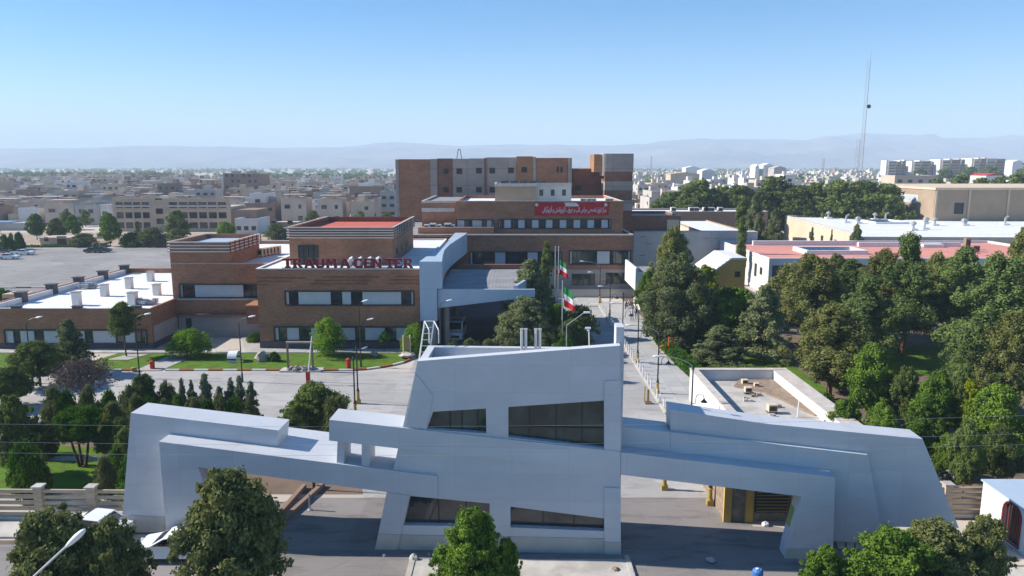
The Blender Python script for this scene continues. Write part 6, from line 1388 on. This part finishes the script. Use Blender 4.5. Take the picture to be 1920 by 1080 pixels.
def where(x, y):
    u = 960+x/y*1371
    if u < 195: return 'behind the sandy yard' if y < 330 else 'beyond the sandy yard'
    if u < 330: return 'behind the school\'s left half' if y < 360 else 'far above the school\'s left half'
    if u < 440: return 'behind the school\'s right half' if y < 360 else 'far above the school\'s right half'
    if u < 560: return 'behind the louvred rooftop tower' if y < 340 else 'below the big grey apartment block'
    if u < 660: return 'above the red roofed penthouse' if y < 340 else 'far behind the red roofed penthouse'
    if u < 745: return 'just left of the unfinished block' if y < 340 else 'far left of the unfinished block'
    if u < 1330: return 'right of the stair tower' if y < 330 else 'far right of the stair tower'
    if u < 1500: return 'behind the bright park tree' if y < 380 else 'far above the bright park tree'
    if u < 1640: return 'behind the trees at the radio mast' if y < 380 else 'farther back at the radio mast'
    return 'above the cream hall' if y < 420 else 'below the distant apartment towers'
NIND = 296; sizes = ['low','wide balconied','deep','broad','three storey','narrow']
far_v, far_f, far_m = [], [], []
farW = MB()
for n_, (x, y) in enumerate(plots):
    p = rr.choice(PH)
    if x > 0 and p['mi'] in (3,4) and rr.random() < .7: p = rr.choice([q for q in PH if q['mi'] in (1,2)])
    sx, sz = rr.uniform(.85,1.15), rr.uniform(.85,1.2); rz = ang*.6+rr.choice((0,0,math.pi/2*0))
    if n_ < NIND:
        t = empty('house', f"{sizes[p['si']]} {WN[p['mi']]} house with {p['rn']} roof {where(x,y)}", 'house', (x, y, 0), G_T) if n_ < 70 else None
        if t:
            t.rotation_euler = (0,0,rz); t.scale = (sx, sx, sz)
            for nm, me in [('wall',p['wall']),('stair_head',p['head']),('roof',p['roof'])]+[('window',m_) for m_ in p['wins']]+([('balcony',p['bal'])] if p['bal'] else []):
                o = bpy.data.objects.new(nm, me); link(o); o.parent = t
        else:
            o = bpy.data.objects.new('house', p['one']); link(o); o.location = (x,y,0); o.rotation_euler = (0,0,rz); o.scale = (sx,sx,sz); tag(o, f"{sizes[p['si']]} {WN[p['mi']]} house with {p['rn']} roof {where(x,y)}", 'house', G_T)
    else:
        w_, d_, h_ = p['dims']; w_ *= sx; d_ *= sx; h_ *= sz*rr.choice((.8,1,1,1.2)); c, s = math.cos(rz), math.sin(rz)
        def bx(x0,x1,y0,y1,z0,z1,m):
            vs = [(x+a*c-b_*s, y+a*s+b_*c, z) for z in (z0,z1) for a,b_ in ((x0,y0),(x1,y0),(x1,y1),(x0,y1))]; farW.add(vs, [(4,5,6,7),(0,1,5,4),(1,2,6,5),(2,3,7,6),(3,0,4,7)], m)
        bx(-w_/2,w_/2,-d_/2,d_/2,0,h_,p['mi']); bx(-w_/2+.3,w_/2-.3,-d_/2+.3,d_/2-.3,h_+.01,h_+.06,5 if rr.random()<.3 else 4)
        hx = rr.uniform(-w_/4,w_/4); bx(hx-1.4,hx+1.4,d_/2-3.5,d_/2-.4,h_+.06,h_+2.5,p['mi'])
        if y < 900:
            for k in range(int(w_/3)):
                for z in np.arange(1.1, h_-1.2, 3.1):
                    if rr.random() < .7: cx = -w_/2+(k+.5)*w_/int(w_/3); bx(cx-.6,cx+.6,-d_/2-.05,-d_/2-.01,z,z+1.3,6)
print('PLOTS', len(plots), 'last individual at', plots[min(NIND, len(plots)-1)])
fo = farW.build('distant_town', WM+['roof_white','glass']); tag(fo, 'mass of small flat roofed houses of the far town fading towards the plain', 'town', kind='stuff')
# trees among the houses
nt_ = 0; ps = PROTO['far_tree']; fl = []
for k in range(900):
    y = 240+1150*rr.random()**1.3; u = rr.uniform(0, 1920); x = (u-960)/1371*y
    if 740 < u < 1185: continue
    if u < 740 and (y > 620 or rr.random() < .45) : continue
    if u > 1185 and y < 262: continue
    if any(abs(x-a) < 7.5 and abs(y-b_) < 8 for a, b_ in plots): 
        if rr.random() < .75: continue
    fl.append((x, y))
fl.sort(key=lambda p: p[1]); restT = fl[130:]; fl = fl[:130]
CT = []; rngT = np.random.default_rng(3)
for (x, y) in restT:
    d = rngT.normal(size=(60,3)); d /= np.linalg.norm(d, axis=1, keepdims=True); CT.append(np.array([x,y,2.6])+d*np.array([2.2,2.2,2.0])*rngT.uniform(.6,1.2))
CT = np.concatenate(CT); CT[:,2] = np.abs(CT[:,2]); mT = quads_mesh('far_town_trees', CT, rngT.normal(size=CT.shape)+np.array([0,0,.5]), .45*(.5+rngT.random(len(CT))), 1.1, 'leaf_dark', rngT)
oT = bpy.data.objects.new('far_town_trees', mT); link(oT); tag(oT, 'countless small dark trees among the farthest town houses', 'trees', kind='stuff')
def wh2(x, y):
    u = 960+x/y*1371
    return ('at far left' if u < 200 else 'around the school' if u < 440 else 'left of the unfinished block' if u < 740 else 'right of the stair tower' if u < 1400 else 'near the radio mast' if u < 1700 else 'at far right')
for (x, y) in fl:
    cm_, tm_, Hp, Wp = rr.choice(ps); s = rr.uniform(.6,1.25); r = empty('tree', f"{'small' if s < .85 else 'large' if s > 1.1 else 'middling'} dark tree among {'nearer' if y < 340 else 'farther'} town houses {wh2(x,y)}", 'tree', (x,y,0), 'trees among the town houses '+wh2(x,y)); r.scale = (s,s,s); r.rotation_euler = (0,0,rr.random()*6)
    for n_, me in (('crown', cm_), ('trunk', tm_)): o = bpy.data.objects.new(n_, me); link(o); o.parent = r
# nearer trees on the left, before the school
for k, (u, vb, vt, w_, kd, l) in enumerate(((86,450,402,34,'broadleaf','first tall tree from the left behind the low hut'),(122,452,410,36,'dark_broadleaf','dark rounded tree behind the low hut'),(155,446,404,30,'broadleaf','loose green tree behind the right of the hut'),(220,462,400,38,'broadleaf','tall tree before the left end of the school'),
    (345,452,396,50,'dark_broadleaf','wide tree before the right half of the school'),(272,445,415,12,'cypress','small dark cypress before the school'),(170,462,438,50,'shrub','dark rounded bush right behind the hut'),(300,462,428,60,'shrub','pale green bush left in the row before the school'),(345,462,430,60,'shrub','pale green bush in the middle of the row before the school'),(262,462,436,50,'green_shrub','green bush below the school cypress'),
    (435,450,416,36,'willow','bright yellow green tree at the right end of the school'),(4,466,415,30,'broadleaf','tree cut by the left edge beside the parking lot'),(25,470,440,22,'green_shrub','clipped green tree left of the hut, first of three'),(38,470,438,16,'green_shrub','clipped green tree left of the hut, second of three'),(52,468,436,20,'green_shrub','clipped green tree left of the hut, third of three'),(530,452,420,50,'shrub','dry brownish bush left of the red roofed penthouse'))):
    tree(kd, u, min(Yb(vb), 226), vt, w_, l, cat='bush' if 'bush' in l else 'tree', group='trees before the school')
# school
sch = empty('school', 'wide beige three storey school with rows of brownish windows behind the parking lot', 'school', (WX(320,236,410), 236, 0))
Y = 236; x0, x1, zt = WX(212,Y,400), WX(432,Y,400), HZ(388,Y); xm0, xm1 = WX(285,Y,400), WX(313,Y,400)
hs = []
for (a, c, n_) in ((x0+.8, xm0-.5, 4),(xm1+.6, x1-1, 6)):
    for k in range(n_):
        for s_ in range(3):
            w_ = (c-a)/n_; hs.append((a+k*w_+.25, 1.0+s_*3.25, a+(k+1)*w_-.25, 3.0+s_*3.25))
for s_ in range(3): hs.append(((xm0+xm1)/2-1.2, 2.4+s_*3.25, (xm0+xm1)/2+1.2, 4.2+s_*3.25))
b = MB(); b.box(x0, x1, Y+.4, Y+14, 0, zt); b.build('wall', 'house_sand', sch); front(sch, Y, x0, x1, 0, zt, hs, 'house_sand', .39)
for h in hs: win(sch, h, Y, .3, 'glass', 0, 'house_brown')
b = MB(); b.box(xm0, xm1, Y-.6, Y-.01, 0, zt+2.2) if False else b.box(xm0, xm1, Y+.2, Y+6, zt+.02, zt+2.2); b.build('stair_head', 'house_sand', sch)
b = MB(); b.box(x0-.3, x1+.3, Y-.3, Y+14.2, zt+.001, zt+.3) if False else b.box(x0-.3, xm0-.01, Y-.3, Y+.1, zt+.001, zt+.6); b.box(xm1+.01, x1+.3, Y-.3, Y+.1, zt+.001, zt+.6); b.build('parapet', 'coping', sch)
b = MB(); b.box(x1+.01, x1+8, Y+1, Y+13, 0, zt-1); b.build('side_wing', 'house_brown', sch)
# apartment block
ab_ = empty('apartment_block', 'large grey brown apartment block rising above the town left of centre', 'apartment block', (WX(454,425,350), 425, 0))
Y = 425; x0, x1, zt = WX(419,Y,340), WX(489,Y,340), HZ(326,Y); hs = [(x0+1.2+k*3.3, 1.5+s_*3.3, x0+2.6+k*3.3, 3.0+s_*3.3) for k in range(6) for s_ in range(5) if (k+s_) % 3]
b = MB(); b.box(x0, x1, Y+.4, Y+16, 0, zt); b.build('wall', 'house_brown', ab_); front(ab_, Y, x0, x1, 0, zt, hs, 'house_brown', .39)
for h in hs: win(ab_, h, Y, .3, 'void', 0)
b = MB(); b.box(x0+4, x0+8, Y+2, Y+7, zt+.01, zt+1.6); b.box(x0+13, x0+17, Y+2, Y+7, zt+.01, zt+1.6); b.build('stair_head', 'house_grey', ab_)
b = MB(); b.box(x0-.2, x1+.2, Y-.2, Y+.3, zt+.001, zt+.5); b.build('parapet', 'house_beige', ab_)
def lhouse(u0, u1, vt, Y, m, label, name='house', dep=12, cols=3, h2=None):
    x0, x1, zt = WX(u0,Y,vt), WX(u1,Y,vt), HZ(vt,Y); t = empty(name, label, 'house', ((x0+x1)/2, Y, 0)); b = MB(); b.box(x0,x1,Y,Y+dep,0,zt); b.build('wall', m, t)
    b = MB(); b.box(x0+.3,x1-.3,Y+.3,Y+dep-.3,zt+.004,zt+.05); b.build('roof','roof_white',t); b = MB()
    for a in ((x0,x1,Y,Y+.25),(x0,x0+.25,Y+.25,Y+dep),(x1-.25,x1,Y+.25,Y+dep)): b.box(*a, zt+.001, zt+.7)
    b.build('parapet', m, t)
    for s_ in range(max(1,int(zt/3.2))):
        for k in range(cols):
            cx = x0+(k+.5)*(x1-x0)/cols; w_ = min(.9, (x1-x0)/cols*.3); b = MB(); b.box(cx-w_,cx+w_,Y-.05,Y-.004,1.1+s_*3.2,2.4+s_*3.2); b.build('window','glass',t)
    return t
lhouse(468,497,366,272,'house_white','white walled tall narrow house left of the dark grey one behind the school end', cols=1)
lhouse(497,520,372,276,'house_grey','dark grey side house standing against the white narrow one', cols=1)
lhouse(34,72,394,262,'house_white','pale white low house behind the dark shed at far left', cols=0 or 1)
lhouse(126,178,388,262,'house_grey','big pale grey house left of the school', cols=3)
lhouse(188,202,388,250,'house_white','narrow white walled house against the left end of the school', cols=1)
lhouse(497,560,420,252,'house_brown','low brown house directly left of the red roofed penthouse', cols=2)
lhouse(440,482,414,228,'house_white','white two storey house in front of the street left of the penthouse', cols=3)
lhouse(655,712,352,330,'house_brown','tall brown house left of the unfinished block', cols=2); lhouse(712,742,362,300,'house_grey','light grey house touching the left side of the unfinished block', cols=2)
lhouse(1678,1756,332,312,'house_beige','three storey cream house with balconies left behind the cream hall', cols=4)
lhouse(1470,1492,330,330,'house_white','bright white house among trees left of the radio mast', cols=1); lhouse(1505,1535,352,320,'house_beige','pale two storey house behind the park trees', cols=2)
# hut and shed at the parking lot
hut = empty('hut', 'low tan hut with a dark lean-to at the edge of the parking lot', 'hut', (WX(130,196,460), 196, 0)); Y = 196
b = MB(); b.box(WX(76,Y,460),WX(140,Y,460),Y,Y+6,0,HZ(447,Y)); b.build('wall','house_sand',hut); b = MB(); b.box(WX(74,Y,460),WX(142,Y,460),Y-.3,Y+6.3,HZ(447,Y)+.01,HZ(447,Y)+.25); b.build('roof','house_beige',hut)
b = MB(); b.box(WX(140,Y,460)+.01,WX(192,Y,460),Y+.5,Y+5,0,HZ(456,Y)); b.build('lean_to','house_brown',hut); b = MB(); b.box(WX(84,Y,460),WX(92,Y,460),Y-.05,Y-.004,.9,2.1); b.build('window','void',hut); b = MB(); b.box(WX(108,Y,460),WX(126,Y,460),Y-.05,Y-.004,.0,2.3); b.build('door','frame_dark',hut)
hedge('grass_strip', [(WX(30,190,475),190),(WX(200,190,475),191)], 2.5, .3, 'leaf_hedge', 'strip of green weeds in front of the hut', 60, .25)
shd = empty('shed', 'long dark shed wall at the far left beyond the parking lot', 'shed', (WX(20,240,425), 240, 0)); b = MB(); b.box(-175,WX(60,240,425),240,246,0,HZ(418,240)); b.build('wall','house_grey',shd); b = MB(); b.box(-175,WX(20,240,425),239.8,246.2,HZ(418,240)+.01,HZ(418,240)+.3); b.build('roof','tent_blue',shd)
# small canopy and dome shaped tree left of low wing
tree('topiary', 8, 101, 542, 40, 'flat topped green tree at the left edge beside the low wing roof', z0=0)
roof_box(36, 560, 0, 3.0, 2.4, 3.6, 'pale box shaped cabin at the left edge behind the low wing', 'cabin', 'house_sand', 'cabin', None, y=100)
# row of apartment towers far right
for k, (u0, u1, vt) in enumerate(((1666,1681,302),(1682,1690,303),(1691,1697,302),(1699,1712,301),(1714,1727,303),(1728,1745,302),(1747,1756,303),(1758,1766,300),(1767,1782,300),(1784,1800,299),(1802,1815,299),(1817,1824,298),(1826,1836,298),(1838,1848,297),(1850,1866,297),(1868,1884,298))):
    Y = 800+(k % 4)*9; x0, x1, zt = WX(u0,Y,310), WX(u1,Y,310), HZ(vt,Y); t = empty('apartment_tower', f"{('1st','2nd','3rd','4th','5th','6th','7th','8th','9th','10th','11th','12th','13th','14th','15th','last')[k]} apartment tower from the left in the distant row under the right hills", 'apartment tower', ((x0+x1)/2,Y,0), 'distant row of apartment towers')
    b = MB(); b.box(x0,x1,Y,Y+14,0,zt); b.build('wall', ('house_beige','house_brown','house_grey','house_brown')[k % 4], t)
    b = MB(); b.box(x0-2.0,x0-.01,Y+1,Y+13,0,zt+.8); b.build('stair_core','house_white',t)
    each('window_band', 'glass', t, [(x0+1,x1-.6,Y-.1,Y-.01,2+s_*3.1,3.4+s_*3.1) for s_ in range(8)])
# white warehouses, silos and a few pale sheds
for k, (u0, u1, v, Y, m, l, nm) in enumerate(((1286,1312,308.5,820,'roof_white','long white hall far right of the stair tower','hall'),(1258,1312,319,560,'house_sand','long pale hall behind the round park tree','hall'),(1317,1341,313,640,'house_white','white shed right of the long pale hall','hall'),(1432,1452,302.5,780,'white_wall','white grain silo block on the skyline','silo'),(1452,1474,308,760,'house_grey','dark grey block right of the white silo','hall'),
    (1417,1424,305,780,'white_wall','white tower left of the silo block','silo'),(640,700,331,1250,'white_wall','long white factory on the horizon left of the unfinished block','factory'),(355,400,347,700,'tent_blue','blue roofed hall behind the school','hall'),(166,196,343,1150,'white_wall','long white warehouse on the far left plain','warehouse'),(126,150,333,1900,'white_wall','thin white greenhouse far out on the left plain','greenhouse'),
    (172,208,333,1950,'white_wall','second thin white greenhouse farther right on the plain','greenhouse'),(357,366,336,1300,'white_wall','white round silo standing on the left plain','silo'),(292,306,338,1200,'white_wall','small white factory beside the round silo','factory'),(0,60,345,1200,'roof_white','long pale warehouse at the left edge of the plain','warehouse'),(498,530,343,1000,'roof_white','white shed right of the grey apartment block','warehouse'),(1900,1920,296,900,'white_wall','white dome building at the right edge of the skyline','hall'),(1850,1880,321,520,'red_paint','small red roofed house below the right towers','house'))):
    x0, x1, zt = WX(u0,Y,v), WX(u1,Y,v), max(3, HZ(v,Y)); t = empty(nm, l, nm, ((x0+x1)/2,Y,0)); b = MB(); b.box(x0,x1,Y,Y+18,0,zt*.82); b.build('wall', m if m != 'red_paint' else 'house_white', t)
    b = MB(); b.plate([(x0-.3,zt*.821),(x1+.3,zt*.821),(x1-.2,zt*.84),((x0+x1)/2,zt*.92),(x0+.2,zt*.84)], [], XZ, Y-.3, Y+18.3); b.build('roof', 'roof_white' if m in ('white_wall','house_white','roof_white') else m, t)
# far woods
def wood(name, label, n_, fx, leafm='leaf_dark', s=2.2):
    rng = np.random.default_rng(7+n_); C = []; 
    for k in range(n_):
        x, y, r_ = fx(rng); d = rng.normal(size=(14,3)); d /= np.linalg.norm(d, axis=1, keepdims=True); C.append(np.array([x,y,r_*.8])+d*r_*np.array([1,1,.7]))
    C = np.concatenate(C); C[:,2] = np.abs(C[:,2]); me = quads_mesh(name, C, rng.normal(size=C.shape)+np.array([0,0,.6]), s*(.5+rng.random(len(C))), 1.1, leafm, rng); o = bpy.data.objects.new(name, me); link(o); tag(o, label, 'wood', kind='stuff')
def fxl(rng): y = rng.uniform(900, 1250); return (rng.uniform(-.72,-.46)*y, y, rng.uniform(4,7))
def fxm(rng): y = rng.uniform(800, 1150); return (rng.uniform(-.36,-.17)*y, y, rng.uniform(3,6))
def fxr(rng): y = rng.uniform(560, 1900); return (rng.uniform(.17,.75)*y, y, rng.uniform(3,6))
def fxp(rng): y = rng.uniform(1300, 4800)**1; return (rng.uniform(-.72,.75)*y, y, rng.uniform(3,7))
wood('far_wood', 'dark belt of trees on the plain at far left', 900, fxl); wood('orchard', 'dark orchard band left of the unfinished block', 380, fxm); wood('town_trees', 'scattered distant trees between the houses on the right', 900, fxr); wood('plain_bushes', 'thin scattered tree lines far out on the plain', 1100, fxp, s=3.5)
# cream hall backdrop trees
for k, (u, Y, vt, w_) in enumerate(((1735,262,338,50),(1775,262,330,60),(1812,258,336,55),(1845,262,334,60),(1880,258,328,60),(1912,262,336,50))):
    tree('park_pine', u, Y, vt, w_, f"green tree behind the cream hall, {('first','second','third','fourth','fifth','last')[k]} from the left", group='trees behind the cream hall', var=k, name='tree')
for k, (u, Y, vt, w_) in enumerate(((1700,640,318,40),(1745,620,316,40),(1790,610,314,50),(1830,600,313,50),(1900,560,305,60),(1915,600,300,40))):
    tree('park_pine', u, Y, vt, w_, f"far green tree in front of the row of apartment towers, {('first','second','third','fourth','fifth','last')[k]} from the left", group='trees before the towers', var=k, name='tree')

# ---------------------------------------------------------------- mountains
def mat_hill():
    mat('mountain', (.26,.21,.18), 1, (.1,.085,.08), .0022, 12, stretch=(1,1,2.5), lo=.35, hi=.65, spec=.1)
mat_hill()
prof = [(-600,285),(-200,288),(0,281),(120,279),(200,279),(300,275),(350,273.5),(400,276),(520,278),(640,278),(700,272),(750,268),(800,271),(860,274),(900,272),(960,271),(1040,272),(1120,274),(1200,275),(1235,268),(1270,264),(1330,262.5),(1400,261.5),(1450,264),(1500,265),(1540,258),(1590,255),(1640,253),(1700,256),(1760,261),(1830,262),(1880,258),(1950,261),(2200,268),(2600,280)]
def ridge(x, y, Y0=7200):
    u = 960+x/Y0*1371
    for (a, va), (b_, vb) in zip(prof, prof[1:]):
        if a <= u <= b_: v = va+(vb-va)*(u-a)/(b_-a); break
    else: v = 285
    return (311-v)/1371*Y0*1.02+21
from mathutils import noise as mno
nx, ny = 300, 60; vs = []; fs = []
for j in range(ny+1):
    for i in range(nx+1):
        y = 4300+(7800-4300)*j/ny; x = -9000+18000*i/nx; t = (y-4300)/(7200-4300)
        base = ridge(x*7200/max(y, 5600), y); env = max(0, min(1, t))**1.6 if t <= 1 else max(0, 1-(t-1)*5)
        nz = mno.fractal(Vector((x/700, y/520, 3)), 1.0, 2.0, 6); rg = 1-abs(mno.noise(Vector((x/420, y/900, 7)))*2)
        h = base*env*(1+.0*nz)+env*(1-env)*base*(1.1*nz+.9*rg-.35)+env*nz*9*(env < .995)
        vs.append((x, y, max(-3, h-2 if t > 0 else -3)))
for j in range(ny):
    for i in range(nx): a = j*(nx+1)+i; fs.append((a, a+1, a+nx+2, a+nx+1))
b = MB(); b.add(vs, fs); o = struct('mountains', b, 'mountain'); o.data.polygons.foreach_set('use_smooth', [True]*len(o.data.polygons))

# ---------------------------------------------------------------- haze
hz = MB(); hz.box(-13500, 13500, -500, 13800, -4, 520); ho_ = hz.build('haze', 'concrete'); ho_.data.materials.clear()
hm = bpy.data.materials.new('haze'); hm.use_nodes = True; N, L = nodes_of(hm); N.clear(); out = N.new('ShaderNodeOutputMaterial'); pv = N.new('ShaderNodeVolumePrincipled')
pv.inputs['Color'].default_value = (.66,.82,1.0,1); pv.inputs['Density'].default_value = HAZE if 'HAZE' in globals() else 2.3e-4; pv.inputs['Anisotropy'].default_value = 0.0
L.new(pv.outputs[0], out.inputs['Volume']); ho_.data.materials.append(hm); ho_['kind'] = 'stuff'; ho_['label'] = 'thin bluish haze in the air over the plain'; ho_['category'] = 'haze'

# ---------------------------------------------------------------- tell apart things whose looks alone do not
same = {}
for o in bpy.data.objects:
    if o.parent is None and o.get('label'): same.setdefault(o['label'], []).append(o)
for lab, os_ in same.items():
    n_ = len(os_)
    if n_ < 2: continue
    os_.sort(key=lambda o: o.location.x/max(o.location.y, 1))
    w3 = {2: ('left one','right one'), 3: ('left one','middle one','right one')}.get(n_) or [f"{q} from left" for q in ('first','second','third','fourth','fifth','sixth','seventh','eighth','ninth','tenth','eleventh','twelfth','13th','14th','15th','16th','17th','18th','19th','20th','21st','22nd','23rd','24th')]
    for k, o in enumerate(os_):
        if k < len(w3): o['label'] = lab+', '+w3[k]
        else: o['label'] = lab+', toward the right'
